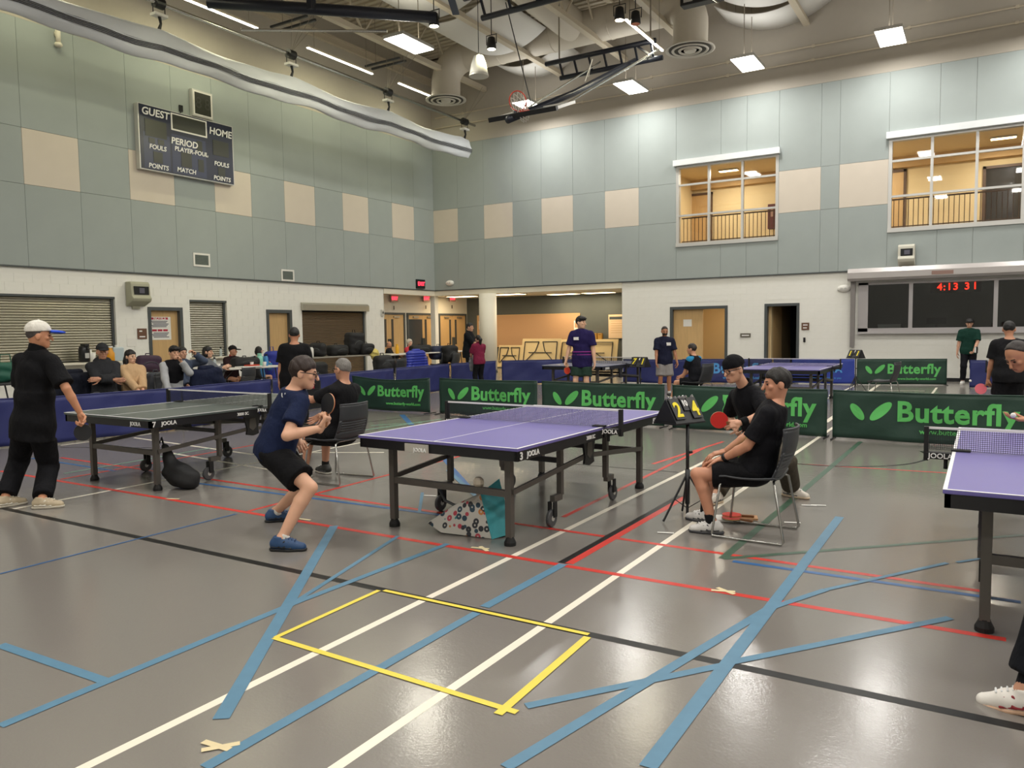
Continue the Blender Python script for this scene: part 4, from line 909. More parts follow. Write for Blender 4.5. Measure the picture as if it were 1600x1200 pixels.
def U(fs, k=.02):
    def g(p):
        d = fs[0](p)
        for f in fs[1:]: d = smin(d, f(p), k)
        return d
    return g
def I(f, *pl):
    def g(p):
        d = f(p)
        for q in pl: d = np.maximum(d, q(p))
        return d
    return g
def S(f, g_, k=.004):
    return lambda p: -smin(-f(p), g_(p), k)
def folds(f, amp, sc, ph=0.0, ax=(.5, .3, 1.0)):
    ax = np.array(ax, f32)*sc
    def g(p):
        q = p*ax; return f(p)+amp*(np.sin(q[:, 0]*1.7+2.1*np.sin(q[:, 2]*.8+ph)+ph)*.6+np.sin(q[:, 2]*1.9+1.7*np.sin(q[:, 1]*1.4+ph*2)+q[:, 0])*.7)
    return g
def add_mesh(name, parts, m, parent=None, smooth=True):
    vs, fs, o = [], [], 0
    for v, f in parts:
        if len(v): vs.append(v); fs.append(f+o); o += len(v)
    V_ = np.concatenate(vs); F_ = np.concatenate(fs)
    me = bpy.data.meshes.new(name); me.vertices.add(len(V_)); me.vertices.foreach_set('co', V_.astype(f32).ravel())
    me.loops.add(F_.size); me.loops.foreach_set('vertex_index', F_.astype(np.int32).ravel())
    me.polygons.add(len(F_)); me.polygons.foreach_set('loop_start', np.arange(0, F_.size, 4, dtype=np.int32))
    me.update(calc_edges=True); me.validate()
    if smooth: me.polygons.foreach_set('use_smooth', [True]*len(me.polygons))
    me.materials.append(m); return obj(name, me, parent)
def soft(name, fn, lo, hi, res, m, parent): return add_mesh(name, [surface_net(fn, lo, hi, res)], m, parent)
def ik(a, b, l1, l2, pole):
    a, b, pole = V3(a), V3(b), V3(pole); d = b-a; L = np.linalg.norm(d)
    if L > (l1+l2)*.998: b = a+d/L*(l1+l2)*.998; d = b-a; L = np.linalg.norm(d)
    u = d/L; x = (l1*l1-l2*l2+L*L)/(2*L); h = math.sqrt(max(l1*l1-x*x, 0)); w = pole-a; w = w-(w@u)*u
    return a+u*x+nrm(w)*h, b
SKIN = {}
def skin_mat(c):
    if c not in SKIN:
        m = mat('skin_'+c, c, .5, var=.05, vscale=25); b = m.node_tree.nodes['Principled BSDF']
        b.inputs['Subsurface Weight'].default_value = .08; b.inputs['Subsurface Radius'].default_value = (.02, .008, .004); SKIN[c] = m
    return SKIN[c]
def cloth_mat(c, rough=.85): return mat('cloth_'+c, c, rough, var=.10, vscale=10, bump=.8, bscale=11, stretch=(1, 1, .6), bdist=.035, spec=.2)
HAIR = lambda c: mat('hair_'+c, c, .55, var=.25, vscale=60, bump=.5, bscale=160, stretch=(1, 1, .3))
RES = {'near': (.011, .0065, .0052), 'mid': (.016, .009, .008), 'far': (.022, .0125, .011)}
def hand_sdf(w, d, pn, thumb, curl, s=1.0):
    """w wrist, d pointing direction, pn palm normal, thumb +1/-1 side along cross(d, pn)"""
    d = nrm(d); pn = nrm(pn-(np.dot(pn, d))*d); x = np.cross(d, pn)*thumb
    M = [x, d, pn]; fs = [rbox(w+d*.052*s, (.037*s, .048*s, .014*s), .013*s, M)]
    L = [.041, .045, .041, .033]; base = [.029, .010, -.010, -.028]; out = [cone(w-d*.02, w+d*.03*s, .024*s, .024*s)]
    for k in range(4):
        p = w+d*.093*s+x*base[k]*s-d*.008*abs(k-1)*s; a = 0.0; spread = (1.5-k)*.05
        for j, (ll, r0, r1) in enumerate(((1.0, .0092, .0085), (.68, .0085, .0078), (.55, .0078, .0068))):
            a += curl*(1.0 if j else .8)+.08; dd = d*math.cos(a)+pn*math.sin(a)+x*spread*math.cos(a); q = p+dd*L[k]*ll*s; fs.append(cone(p, q, r0*s, r1*s)); p = q
    p = w+d*.022*s+x*.03*s; dd = nrm(d*.62+x*.72+pn*.25)
    for ll, r0, r1 in ((.042, .0125, .0105), (.032, .0105, .009), (.026, .009, .0075)):
        q = p+dd*ll*s; fs.append(cone(p, q, r0*s, r1*s)); p = q; dd = nrm(dd+d*.35+pn*(.25+curl*.5)-x*.25*curl)
    return U(out+fs, .006*s)
def make_person(label, origin, J, skin, spec, lod='mid', group=None, scale=1.0):
    """J: world joints. spec: clothing. Body mesh is the top-level object, clothing are children."""
    rb_, rh_, rf_ = RES[lod]; o = V3(origin[0], origin[1], 0.0); s = scale
    j = {k: V3(v) if k[0] == '_' or k in ('tl', 'tr') else V3(v)-o for k, v in J.items()}
    P, N, HD = j['pelvis'], j['neck'], j['head']; up = nrm(N-P); rt = nrm(j['sr']-j['sl']); fw = nrm(np.cross(up, rt)); rt = np.cross(fw, up)
    hr = nrm(j['hr']-j['hl']); hfw = nrm(np.cross(V3(0, 0, 1), hr))
    Mt = [rt, fw, up]; mid = P*.5+N*.5; L = np.linalg.norm(N-P)
    fat = spec.get('fat', 1.0)
    hup0 = nrm(V3(0, 0, 1)*.35+up*.65); Mp = [hr, nrm(np.cross(hup0, hr)), nrm(np.cross(hr, nrm(np.cross(hup0, hr))))]
    def torso(g=0.0, k=.05):
        return [ell(P-up*.01*s, (.158*s*fat+g, .112*s*fat+g, .125*s+g), Mp), ell(P+up*L*.36, (.142*s*fat+g, .104*s*fat+g, .16*s+g), Mt),
                ell(P+up*L*.68+fw*.008, (.162*s*fat+g, .108*s*fat+g, .17*s+g), Mt), cone(N-up*.035*s, j['sl']+rt*.02*s, .060*s+g*.7, .046*s+g*.7), cone(N-up*.035*s, j['sr']-rt*.02*s, .060*s+g*.7, .046*s+g*.7)]
    def arm(side, g=0.0, end=None):
        S_, E_, W_ = j['s'+side], j['e'+side], j['w'+side]
        return [cone(S_, E_, .046*s+g, .039*s+g), cone(E_, E_+(W_-E_)*.35, .039*s+g, .039*s+g), cone(E_+(W_-E_)*.35, W_, .039*s+g, .026*s+g)]
    def leg(side, g=0.0):
        H_, K_, A_ = j['h'+side], j['k'+side], j['a'+side]; sh = nrm(A_-K_); bk = nrm(np.cross(np.cross(sh, nrm(j['t'+side])), sh))*-1
        c = K_+(A_-K_)*.28+bk*.012*s
        return [cone(H_, K_, .083*s*fat+g, .052*s+g), cone(K_, c, .052*s+g, .054*s+g), cone(c, A_, .054*s+g, .034*s+g)]
    # ---- head frame
    hf = nrm(j['_hf']); hu = nrm(j['_hu']-(j['_hu']@hf)*hf); hx = np.cross(hf, hu); Mh = [hx, hf, hu]; h = lambda x, y, z: HD+(hx*x+hf*y+hu*z)*s
    skull = [ell(h(0, -.012, .022), (.077*s, .094*s, .093*s), Mh), ell(h(0, .018, -.045), (.062*s, .070*s, .072*s), Mh), ell(h(0, .060, -.092), (.033*s, .029*s, .026*s), Mh)]
    face = [cone(h(0, .086, .014), h(0, .110, -.030), .009*s, .013*s), cone(h(-.03, .073, .022), h(.03, .073, .022), .012*s, .012*s),
            cone(h(-.016, .079, -.064), h(.016, .079, -.064), .0085*s, .0085*s), cone(h(-.013, .078, -.075), h(.013, .078, -.075), .009*s, .009*s), ell(h(.042, .06, -.02), (.022*s, .02*s, .02*s), Mh), ell(h(-.042, .06, -.02), (.022*s, .02*s, .02*s), Mh)]
    headf = U([U(skull, .03*s)]+face, .012*s)
    eyes = U([ell(h(e*.031, .092, .004), (.014*s, .016*s, .010*s), Mh) for e in (-1, 1)], .002); headf = S(headf, eyes, .008)
    ears = [I(ell(h(e*.078, -.012, -.012), (.010*s, .022*s, .033*s), Mh)) for e in (-1, 1)]
    headf = U([headf]+ears, .008*s)
    neck = cone(N-up*.02*s, HD+(-hf*.028-hu*.05)*s, .057*s, .047*s)
    head_all = U([headf, neck], .022*s)
    feet = [U([cone(j['a'+q], j['a'+q]-V3(0, 0, .035*s), .034*s, .036*s), cone(j['a'+q]+V3(0, 0, -.05*s), j['a'+q]+V3(0, 0, -.055*s)+nrm(j['t'+q])*.13*s, .034*s, .028*s)], .02) for q in 'lr']
    bodyf = U([U(torso(), .05*s), U(arm('l')+arm('r'), .012*s)]+[U(leg(q), .012*s) for q in 'lr']+feet+[neck], .028*s)
    allp = np.array([j[k] for k in j if k[0] != '_' and k not in ('tl', 'tr')]); lo, hi = allp.min(0)-.2*s, allp.max(0)+.2*s; lo[2] = max(lo[2], -.02)
    body_b = I(bodyf, plane(N+up*.07*s, up))
    parts = [surface_net(body_b, lo, hi, rb_), surface_net(I(head_all, plane(N-up*.0*s, -up)), HD-.19*s, HD+.19*s, rh_)]
    for q, th in (('l', 1), ('r', -1)):
        if j.get('_hide'+q) is not None: continue
        d = nrm(j['_h'+q]) if '_h'+q in j else nrm(j['w'+q]-j['e'+q]); pn = nrm(j['_p'+q]) if '_p'+q in j else nrm(-rt*th*-1 if q == 'l' else -rt)
        hs = hand_sdf(j['w'+q], d, pn, th, spec.get('curl'+q, .35), s*1.02); c = j['w'+q]+d*.08*s; parts.append(surface_net(hs, c-.14*s, c+.14*s, rf_))
    top = add_mesh('person', parts, skin_mat(skin)); top.location = tuple(o); tag(top, label, 'person', group)
    # ---- eyes, brows
    if lod != 'far':
        for e in (-1, 1):
            soft('eye', ell(h(e*.031, .081, .003), (.0125*s, .0065*s, .006*s), Mh), h(e*.031, .081, .003)-.02*s, h(e*.031, .081, .003)+.02*s, .0035*s, mat('eye_dark', '1c1512', .2), top)
            soft('eyebrow', cone(h(e*.016, .088, .026), h(e*.046, .078, .029), .0042*s, .0038*s), h(e*.031, .083, .027)-.03*s, h(e*.031, .083, .027)+.03*s, .0035*s, HAIR(spec.get('brow', '1b1613')), top)
        soft('lips', cone(h(-.018, .091, -.069), h(.018, .091, -.069), .0052*s, .0052*s), h(0, .091, -.069)-.04*s, h(0, .091, -.069)+.04*s, .0035*s, mat('lips', '8c4a40', .5), top)
    c = spec['top']; g = c.get('g', .018); sl = c.get('sleeve', .62); hem = P-up*c.get('hem', .10)*s; tor = torso(g, .05)
    wide = c.get('hem', .10) > .08; skirt = I(ecol(P, ((.192*fat if wide else .160*fat+g)+.008)*s, (.117*fat+g+.008)*s, Mt, max(0, 1-(.134*fat+g)/((.192*fat if wide else .160*fat+g)+.008))), plane(P+up*L*.42, up)); tshirt = I(U([U(tor, .05*s), skirt], .05*s), plane(hem, -up))
    # ---- trousers or shorts
    b = spec['bottom']; lg = []; g = b.get('g', .022); hup = Mp[2]
    for q in 'lr':
        H_, K_, A_ = j['h'+q], j['k'+q], j['a'+q]; t_ = b['len']     # 0..1 thigh, 1..2 shin
        if t_ <= 1:
            e_ = H_+(K_-H_)*t_; lg.append(I(cone(H_, e_+(K_-H_)*.25, .078*s*fat+g, .072*s+g*1.25), plane(e_, K_-H_)))
        else:
            e_ = K_+(A_-K_)*(t_-1); lg.append(I(U([cone(H_, K_, .080*s*fat+g, .058*s+g), cone(K_, e_+(A_-K_)*.15, .058*s+g, .046*s+g*b.get('flare', 1.0))], .02), plane(e_, A_-K_)))
    seatf = I(U([ell(P-hup*.02*s, (.165*s*fat+g*.6, .122*s*fat+g*.6, .15*s), Mp)], .02), plane(P+hup*b.get('waist', .09)*s, hup))
    pf = folds(U([seatf]+lg, .03*s), b.get('fold', .003), b.get('fs', 19), b.get('ph', .7))
    if wide and up[2] > .95: pf = I(pf, plane(hem+up*.02*s, up))
    if not c.get('tuck'): pf = S(pf, lambda p: tshirt(p)+.007, .002)
    soft('shorts' if b['len'] <= 1 else 'trousers', pf, lo, hi, rb_, cloth_mat(b['c'], b.get('rough', .85)), top)
    # ---- shirt
    g = c.get('g', .018); fs = []
    for q in 'lr':
        S_, E_, W_ = j['s'+q], j['e'+q], j['w'+q]
        if sl <= 1:
            e_ = S_+(E_-S_)*sl; fs.append(I(cone(S_, e_+(E_-S_)*.2, .047*s+g, .050*s+g*1.35), plane(e_, E_-S_)))
        else:
            e_ = E_+(W_-E_)*(sl-1); fs.append(I(U([cone(S_, E_, .048*s+g, .044*s+g), cone(E_, e_+(W_-E_)*.1, .046*s+g, .036*s+g)], .02), plane(e_, W_-E_)))
    sf = U([tshirt]+fs, .03*s)
    col_pl = plane(N+up*(.02+c.get('collar', 0.0))*s-fw*.0, nrm(up+fw*-.35))
    sf = I(sf, col_pl); sf = folds(sf, c.get('fold', .0038), c.get('fs', 19), c.get('ph', 0))
    sh = soft('shirt' if not c.get('jacket') else 'jacket', sf, lo, hi, rb_, cloth_mat(c['c'], c.get('rough', .85)), top)
    if c.get('collar_c'):
        cf = I(S(cone(N-up*.02*s, N+up*.07*s, .082*s, .070*s), cone(N-up*.1*s, N+up*.2*s, .06*s, .056*s)), plane(N+up*.045*s+fw*.02, nrm(up+fw*.4)), plane(N-up*.03*s, -up)); soft('collar', cf, N-.14*s, N+.16*s, rh_*1.1, cloth_mat(c['collar_c']), sh)
    if spec.get('print'):
        c0 = P+up*.14*s+fw*.11*s; soft('shirt_print', I(lambda p: tshirt(p)-.005, ell(c0, (.12*s, .08*s, .15*s), Mt)), c0-.2, c0+.2, .009, spec['print'], sh)
    if spec.get('hood'):
        soft('hood', folds(U([ell(N-fw*.06*s+up*.02*s, (.13*s, .075*s, .07*s), Mt), cone(N+rt*.09*s, N+rt*.05*s+fw*.09*s-up*.05*s, .035*s, .025*s), cone(N-rt*.09*s, N-rt*.05*s+fw*.09*s-up*.05*s, .035*s, .025*s)], .04), .004, 30), N-.25*s, N+.25*s, rb_, cloth_mat(c['c']), sh)
    if spec.get('vest'):
        vf = folds(I(U(torso(g+.014, .05), .05*s), plane(hem+up*.02*s, -up), plane(N+up*.03*s, nrm(up-fw*.35)), plane(j['sr']-rt*.015*s, rt), plane(j['sl']+rt*.015*s, -rt)), .004, 18); soft('vest', vf, lo, hi, rb_, cloth_mat(spec['vest']), sh)
    # ---- shoes and socks
    for q in 'lr':
        if spec.get('shoe') is None: break
        A_, T_ = j['a'+q], nrm(j['t'+q]*V3(1, 1, 1)); z0 = A_-V3(0, 0, .085*s); side = np.cross(T_, V3(0, 0, 1)); upv = np.cross(side, T_)
        ft = lambda y, z: A_+T_*y*s+upv*(z-.085)*s
        upper = I(U([cone(ft(-.045, .05), ft(.06, .045), .044*s, .043*s), cone(ft(.06, .040), ft(.150, .030), .043*s, .031*s), cone(ft(-.01, .06), ft(-.012, .10), .044*s, .043*s)], .03*s), plane(ft(0, .014), -upv), plane(ft(0, .108), upv))
        sh_ = soft('shoe', upper, A_-.26*s, A_+.26*s, rh_*1.15, mat('shoe_'+spec['shoe'], spec['shoe'], .55, var=.08, vscale=40), top)
        sole = I(U([cone(ft(-.048, .02), ft(.06, .02), .046*s, .047*s), cone(ft(.06, .02), ft(.15, .022), .047*s, .038*s)], .02), plane(ft(0, .022), upv), plane(ft(0, .0), -upv)); soft('sole', sole, A_-.26*s, A_+.26*s, rh_*1.15, mat('sole_'+spec.get('sole', 'd8d4cc'), spec.get('sole', 'd8d4cc'), .6), sh_)
        if lod == 'near':
            ac = mat('accent_'+spec.get('accent', '55565a'), spec.get('accent', '55565a'), .5)
            for e in (-1, 1): soft('accent', U([cone(ft(-.01, .035)+side*e*.045*s, ft(.035, .075)+side*e*.036*s, .0075*s, .0075*s), cone(ft(.03, .032)+side*e*.045*s, ft(.065, .068)+side*e*.036*s, .0075*s, .0075*s), cone(ft(-.055, .035)+side*e*.042*s, ft(.085, .028)+side*e*.044*s, .0065*s, .0065*s)], .003), ft(.02, .05)+side*e*.04*s-.13*s, ft(.02, .05)+side*e*.04*s+.13*s, .0055, ac, sh_)
            for k in range(4): soft('lace', cone(ft(.03+.022*k, .097-.006*k)-side*.022*s, ft(.04+.022*k, .097-.006*k)+side*.022*s, .005*s, .005*s), ft(.04+.022*k, .088-.01*k)-.04*s, ft(.04+.022*k, .088-.01*k)+.04*s, .004, mat('lace_'+spec.get('lace', 'cfcfcf'), spec.get('lace', 'cfcfcf'), .8), sh_)
        if spec.get('sock'):
            K_ = j['k'+q]; e_ = A_+(K_-A_)*spec.get('sock_h', .16); soft('sock', I(cone(A_-V3(0, 0, .02), e_+(K_-A_)*.1, .042*s, .041*s), plane(e_, K_-A_)), A_-.2*s, A_+.3*s, rh_*1.2, cloth_mat(spec['sock']), top)
    # ---- hair and headgear
    hs = spec.get('hair', 'short'); hc = HAIR(spec.get('hair_c', '14110f')); hb, he = HD-.30*s, HD+.24*s
    shell = ell(h(0, -.014, .027), (.0845*s, .101*s, .099*s), Mh)
    def hairf(fr_y=.045, fr_z=.052, back=-.07, extra=()):
        cut = [plane(h(0, fr_y, fr_z), nrm(hf*.80-hu*.60)), plane(h(0, -.03, back), -hu)]
        side = plane(h(0, .012, -.02), nrm(hf*.86-hu*.5)); a = I(shell, side, cut[1]); b_ = I(shell, plane(h(0, fr_y+.03, fr_z), nrm(hf*.3-hu*.95)))
        ear = U([ell(h(e*.085, -.008, -.018), (.03*s, .03*s, .036*s), Mh) for e in (-1, 1)], .004)
        return folds(S(U([a, b_]+list(extra), .012*s), ear, .008), .0035*s, 60, 1.3, (1.2, 1.2, .5))
    if hs == 'short': hfun = hairf()
    elif hs == 'crop': hfun = folds(I(ell(h(0, -.012, .026), (.081*s, .098*s, .097*s), Mh), plane(h(0, .05, .06), nrm(hf*.62-hu*.78)), plane(h(0, 0, -.055), -hu)), .002*s, 70)
    elif hs == 'mop': hfun = hairf(.075, .045, -.08, (ell(h(0, .03, .075), (.085*s, .075*s, .045*s), Mh),))
    elif hs == 'long': hfun = hairf(.05, .05, -.16, (ell(h(0, -.06, -.10), (.098*s, .06*s, .15*s), Mh), cone(h(-.075, -.01, -.02), h(-.085, .0, -.2), .028*s, .03*s), cone(h(.075, -.01, -.02), h(.085, .0, -.2), .028*s, .03*s)))
    elif hs == 'bob': hfun = hairf(.06, .045, -.11, (ell(h(0, -.03, -.03), (.098*s, .085*s, .105*s), Mh),)); hfun = S(hfun, ell(h(0, .09, -.06), (.06*s, .07*s, .085*s), Mh), .01)
    elif hs == 'pony': hfun = hairf(.05, .055, -.06, (cone(h(0, -.10, .03), h(0, -.15, -.04), .04*s, .055*s), cone(h(0, -.15, -.04), h(0, -.13, -.17), .055*s, .03*s)))
    elif hs == 'ring': hfun = folds(I(ell(h(0, -.014, .02), (.080*s, .097*s, .09*s), Mh), plane(h(0, .01, 0), hf), plane(h(0, 0, .05), hu), plane(h(0, 0, -.06), -hu)), .0015, 70)
    elif hs == 'recede': hfun = folds(I(ell(h(0, -.014, .026), (.081*s, .098*s, .097*s), Mh), plane(h(0, .01, .06), nrm(hf*.8-hu*.6)), plane(h(0, 0, -.06), -hu)), .002*s, 70)
    else: hfun = None
    if hfun: soft('hair', hfun, hb, he, rh_*1.15, hc, top)
    if spec.get('cap'):
        cc, bc = spec['cap']; cf = I(ell(h(0, -.012, .045), (.092*s, .110*s, .098*s), Mh), plane(h(0, 0, .038), nrm(-hu+hf*.12))); cp_ = soft('cap', cf, hb, he, rh_, cloth_mat(cc, .8), top)
        br = I(ell(h(0, .13, .045), (.078*s, .085*s, .016*s), Mh), plane(h(0, .085, .045), -hf)); soft('brim', br, hb, he+hf*.1, rh_, cloth_mat(bc, .7), cp_); soft('button', ell(h(0, -.012, .145), (.01*s, .01*s, .008*s)), h(0, 0, .145)-.03, h(0, 0, .145)+.03, .006, cloth_mat(cc, .8), cp_)
    if spec.get('headband'):
        soft('headband', folds(I(ell(h(0, -.012, .04), (.094*s, .112*s, .098*s), Mh), plane(h(0, 0, .028), nrm(-hu-hf*.05))), .0025, 40), hb, he, rh_, cloth_mat(spec['headband'], .9), top)
    if spec.get('beanie'): soft('knit_hat', folds(S(ell(h(0, -.02, .02), (.102*s, .118*s, .125*s), Mh), ell(h(0, .1, -.03), (.07*s, .1*s, .095*s), Mh), .01), .003, 60), hb, he, rh_, cloth_mat(spec['beanie']), top)
    if spec.get('glasses'):
        gm = mat('glasses_frame', spec['glasses'], .3); mb = MB()
        for e in (-1, 1):
            mb.tube([h(e*.033+.024*math.cos(a), .101-.06*abs(e*.033+.024*math.cos(a)), .002+.019*math.sin(a)) for a in np.linspace(0, 2*PI, 17)], .003*s, 5); mb.tube([h(e*.057, .096, .008), h(e*.079, .06, .010), h(e*.086, -.015, .004)], .0034*s, 5)
        mb.tube([h(-.010, .102, .006), h(.010, .102, .006)], .002*s, 5); mb.build('glasses', gm, top)
    if spec.get('watch'):
        q, wc = spec['watch']; W_ = j['w'+q]; d = nrm(W_-j['e'+q]); soft('watch', I(cone(W_-d*.05, W_, .035*s, .033*s), plane(W_-d*.015, d), plane(W_-d*.045, -d)), W_-.1, W_+.1, .006, mat('watch_'+wc, wc, .4), top)
    top['_t'] = 1; del top['_t']
    return top, j, o
def paddle(label, grip, d, n, face='c23a2c', back='17171a', group='table tennis bats'):
    """grip: world point in the fist, d: from the grip to the blade, n: face normal"""
    d = nrm(d); n = nrm(n-(n@d)*d); x = np.cross(d, n); t = thing('table_tennis_bat', label, 'bat', grip, 0, group)
    def disc(z0, z1, nm, m):
        mb = MB(); c = d*.125; k = 28; vs = []
        for z in (z0, z1):
            for i in range(k):
                a = 2*PI*i/k; r = (.075, .079); vs.append(c+x*r[0]*math.cos(a)+d*r[1]*math.sin(a)+n*z)
        mb.add(vs, [tuple(range(k-1, -1, -1)), tuple(range(k, 2*k))]+[(i, (i+1) % k, k+(i+1) % k, k+i) for i in range(k)]); mb.build(nm, m, t)
    disc(-.003, .003, 'blade', mat('bat_wood', 'c79f6a', .5)); disc(.003, .0065, 'rubber', mat('bat_'+face, face, .45)); disc(-.0065, -.003, 'rubber', mat('bat_'+back, back, .45))
    mb = MB().bar(-d*.05, d*.06, .026, .02, n); mb.build('handle', mat('bat_handle', '8a5a34', .5), t, bevel=.005)
    return t
# ---- ready poses in a local frame (x right, y forward), placed by heading
def place(J, loc, head_deg, s):
    a = math.radians(-head_deg); c, sn = math.cos(a), math.sin(a); out = {}
    for k, v in J.items():
        v = np.array(v, float); r = np.array([c*v[0]-sn*v[1], sn*v[0]+c*v[1], v[2]])
        out[k] = r if (k[0] == '_' or k in ('tl', 'tr')) else r*s+np.array([loc[0], loc[1], loc[2] if len(loc) > 2 else 0.0])
    return out
def stand(lean=3, head_yaw=0, head_pitch=-5, hl=(-.24, .02, .76), hr=(.24, .02, .76), el=None, er=None, feet=((-.12, 0), (.12, .04)), pz=.94, twist=0, toe=(12, 12), side=0.0, px=0.0, py=0.0):
    le = math.radians(lean); P = V3(px, py, pz); N = P+V3(side, math.sin(le), math.cos(le))*.52; tw = math.radians(twist); r = V3(math.cos(tw), -math.sin(tw), 0); f = V3(math.sin(tw), math.cos(tw), 0)
    J = {'pelvis': P, 'neck': N}; sh = P+(N-P)*.855; J['sl'], J['sr'] = sh-r*.178, sh+r*.178; J['hl'], J['hr'] = P+V3(-.09, 0, -.05), P+V3(.09, 0, -.05)
    hy, hp = math.radians(head_yaw), math.radians(head_pitch); J['_hf'] = V3(math.sin(hy)*math.cos(hp), math.cos(hy)*math.cos(hp), math.sin(hp)); J['_hu'] = V3(0, 0, 1)
    J['head'] = N+nrm(V3(0, math.sin(le)*.8+.1, 1))*.155+V3(0, .015, 0)
    for q, tg, ep in (('l', hl, el), ('r', hr, er)):
        sg = -1 if q == 'l' else 1; J['e'+q], J['w'+q] = ik(J['s'+q], tg, .285, .25, ep if ep is not None else J['s'+q]+V3(sg*.25, -.35, -.4)); J['_p'+q] = V3(-sg, 0.2, 0)
    for q, (fx, fy), ta in (('l', feet[0], -toe[0]), ('r', feet[1], toe[1])):
        J['k'+q], J['a'+q] = ik(J['h'+q], V3(fx, fy, .085), .42, .405, J['h'+q]+V3((fx-J['h'+q][0])*.5, .6, -.4)); J['t'+q] = V3(math.sin(math.radians(ta)), math.cos(math.radians(ta)), 0)
    return J
def sit(lean=-6, head_yaw=0, head_pitch=-5, hl=(-.12, .34, .56), hr=(.12, .34, .56), el=None, er=None, feet=((-.14, .48), (.14, .44)), pz=.545, twist=0):
    J = stand(lean, head_yaw, head_pitch, hl, hr, el, er, feet, pz, twist); 
    for q, (fx, fy) in (('l', feet[0]), ('r', feet[1])):
        J['k'+q], J['a'+q] = ik(J['h'+q], V3(fx, fy, .085), .43, .405, V3(fx, fy+.1, 1.3)); 
    return J
# ================================================================ THE PEOPLE IN THE HALL
KV = AX_F[:2]/np.linalg.norm(AX_F[:2])
def dp(u, v, D): d = ray(u, v); return V3(0, 0, CAM_H)+d*(D/np.dot(d[:2], KV))
def dep(p): return float(np.dot(np.array(p)[:2], KV))
def rig(pel, nk, hd, hf, sl, sr, el, wl, er, wr, al, ar, kl, kr, tl, tr, s=1.0, hipw=None, hu=(0, 0, 1), extra=None):
    """posed joints from measured points; limbs keep their lengths by two-bone solving"""
    J = {'pelvis': pel, 'neck': nk, 'head': hd, '_hf': V3(hf), '_hu': V3(hu)}
    r = nrm((sr-sl)*V3(1, 1, 0)) if hipw is None else nrm(V3(hipw)); sh = (sl+sr)/2; ax = nrm(sr-sl); J['sl'], J['sr'] = sh-ax*.178*s, sh+ax*.178*s
    J['hl'], J['hr'] = pel-r*.09*s-V3(0, 0, .05*s), pel+r*.09*s-V3(0, 0, .05*s)
    J['el'], J['wl'] = ik(J['sl'], wl, .285*s, .25*s, el); J['er'], J['wr'] = ik(J['sr'], wr, .285*s, .25*s, er)
    J['kl'], J['al'] = ik(J['hl'], al, .425*s, .41*s, kl); J['kr'], J['ar'] = ik(J['hr'], ar, .425*s, .41*s, kr)
    J['tl'], J['tr'] = V3(tl), V3(tr)
    if extra: J.update({k: V3(v) for k, v in extra.items()})
    return J
FR = AX_R*V3(1, 1, 0); FR = nrm(FR); FA = V3(KV[0], KV[1], 0)       # image right, away from the viewer
BLK, NAVY = '0f0f12', '17213f'
# 1. player in the navy shirt
D = 5.95
J = rig(dp(431, 697, D), dp(461, 611, D), dp(475, 582, D-.02), nrm(FR*.93+FA*.1+V3(0, 0, -.22)), dp(455, 622, D+.17), dp(469, 630, D-.16),
        dp(452, 668, D+.4), dp(468, 690, D+.22), dp(476, 700, D-.35), dp(502, 669, D-.22), atz(431, 799, .085), atz(440, 842, .085), dp(470, 755, D+.3), dp(500, 764, D-.3),
        nrm(FR*.9+FA*.3), nrm(FR*.98-FA*.1), 1.02, hipw=nrm(-FA*.95+FR*.1), hu=nrm(V3(0, 0, 1)+FR*.1), extra={'_pr': nrm(-FR+FA*.4), '_hr': nrm(FR*.55+V3(0, 0, .85))})
p, j, o = make_person('player in navy shirt and black shorts crouching left of the purple table', atz(445, 845)[:2], J, 'dba98c',
    dict(top=dict(c=NAVY, g=.022, hem=.10, sleeve=.66), bottom=dict(c=BLK, len=.74, g=.034), shoe='24456e', sole='17181b', lace='2c3f63', accent='11161f', sock='d9d6d0', sock_h=.1, hair='short', hair_c='2a1a13', glasses='101012', brow='3a261c', curll=.9, curlr=1.15), 'near', scale=1.02)
paddle('black faced bat held up by the player in navy', J['wr']+nrm(J['_hr'])*.07, nrm(FR*.12+V3(0, 0, 1)+FA*.1), nrm(-FA*.75-FR*.6), '1b1b1e', 'b8402f')
text('U', .05, tuple(V3(dp(443, 618, D-.12))-o), M_let, p, 'logo', bold=.01, rotz=math.atan2(FR[1], FR[0]))
# 2. man in the white cap
D = 7.2
J = rig(dp(52, 660, D), dp(58, 549, D), dp(61, 524, D), nrm(FR*.80+FA*.55+V3(0, 0, -.1)), dp(30, 563, D+.05), dp(84, 566, D-.08),
        dp(10, 615, D+.1), dp(28, 655, D-.05) + FA*.15, dp(108, 615, D-.3), dp(125, 645, D-.05), atz(8, 778, .085), atz(66, 780, .085), dp(30, 726, D+.35), dp(85, 720, D+.4),
        nrm(FR*.5+FA*.6), nrm(FR*.95+FA*.2), 1.03, extra={'_hr': nrm(V3(0, 0, -1)+FR*.25), '_pr': nrm(-FR*.3-FA*.8)})
p, j, o = make_person('man in white and blue cap and black clothes at the left table', atz(45, 788)[:2], J, 'c98e6c',
    dict(fat=1.08, top=dict(c=BLK, g=.03, hem=.16, sleeve=.85, collar=.01, collar_c='0c0c0e'), bottom=dict(c='121216', len=1.93, g=.032, flare=1.3), shoe='b9a98e', sole='c9c2b2', lace='d8d2c4', accent='e0dcd0', hair='crop', hair_c='4a4340', cap=('ddd9cf', '3559d8'), curlr=1.1, curll=.4), 'near')
paddle('black bat hanging from the hand of the man in the cap', J['wr']+nrm(J['_hr'])*.06, nrm(V3(0, 0, -1)+FR*.02), nrm(-FA*.8+FR*.45), '1c1c20', '1c1c20')
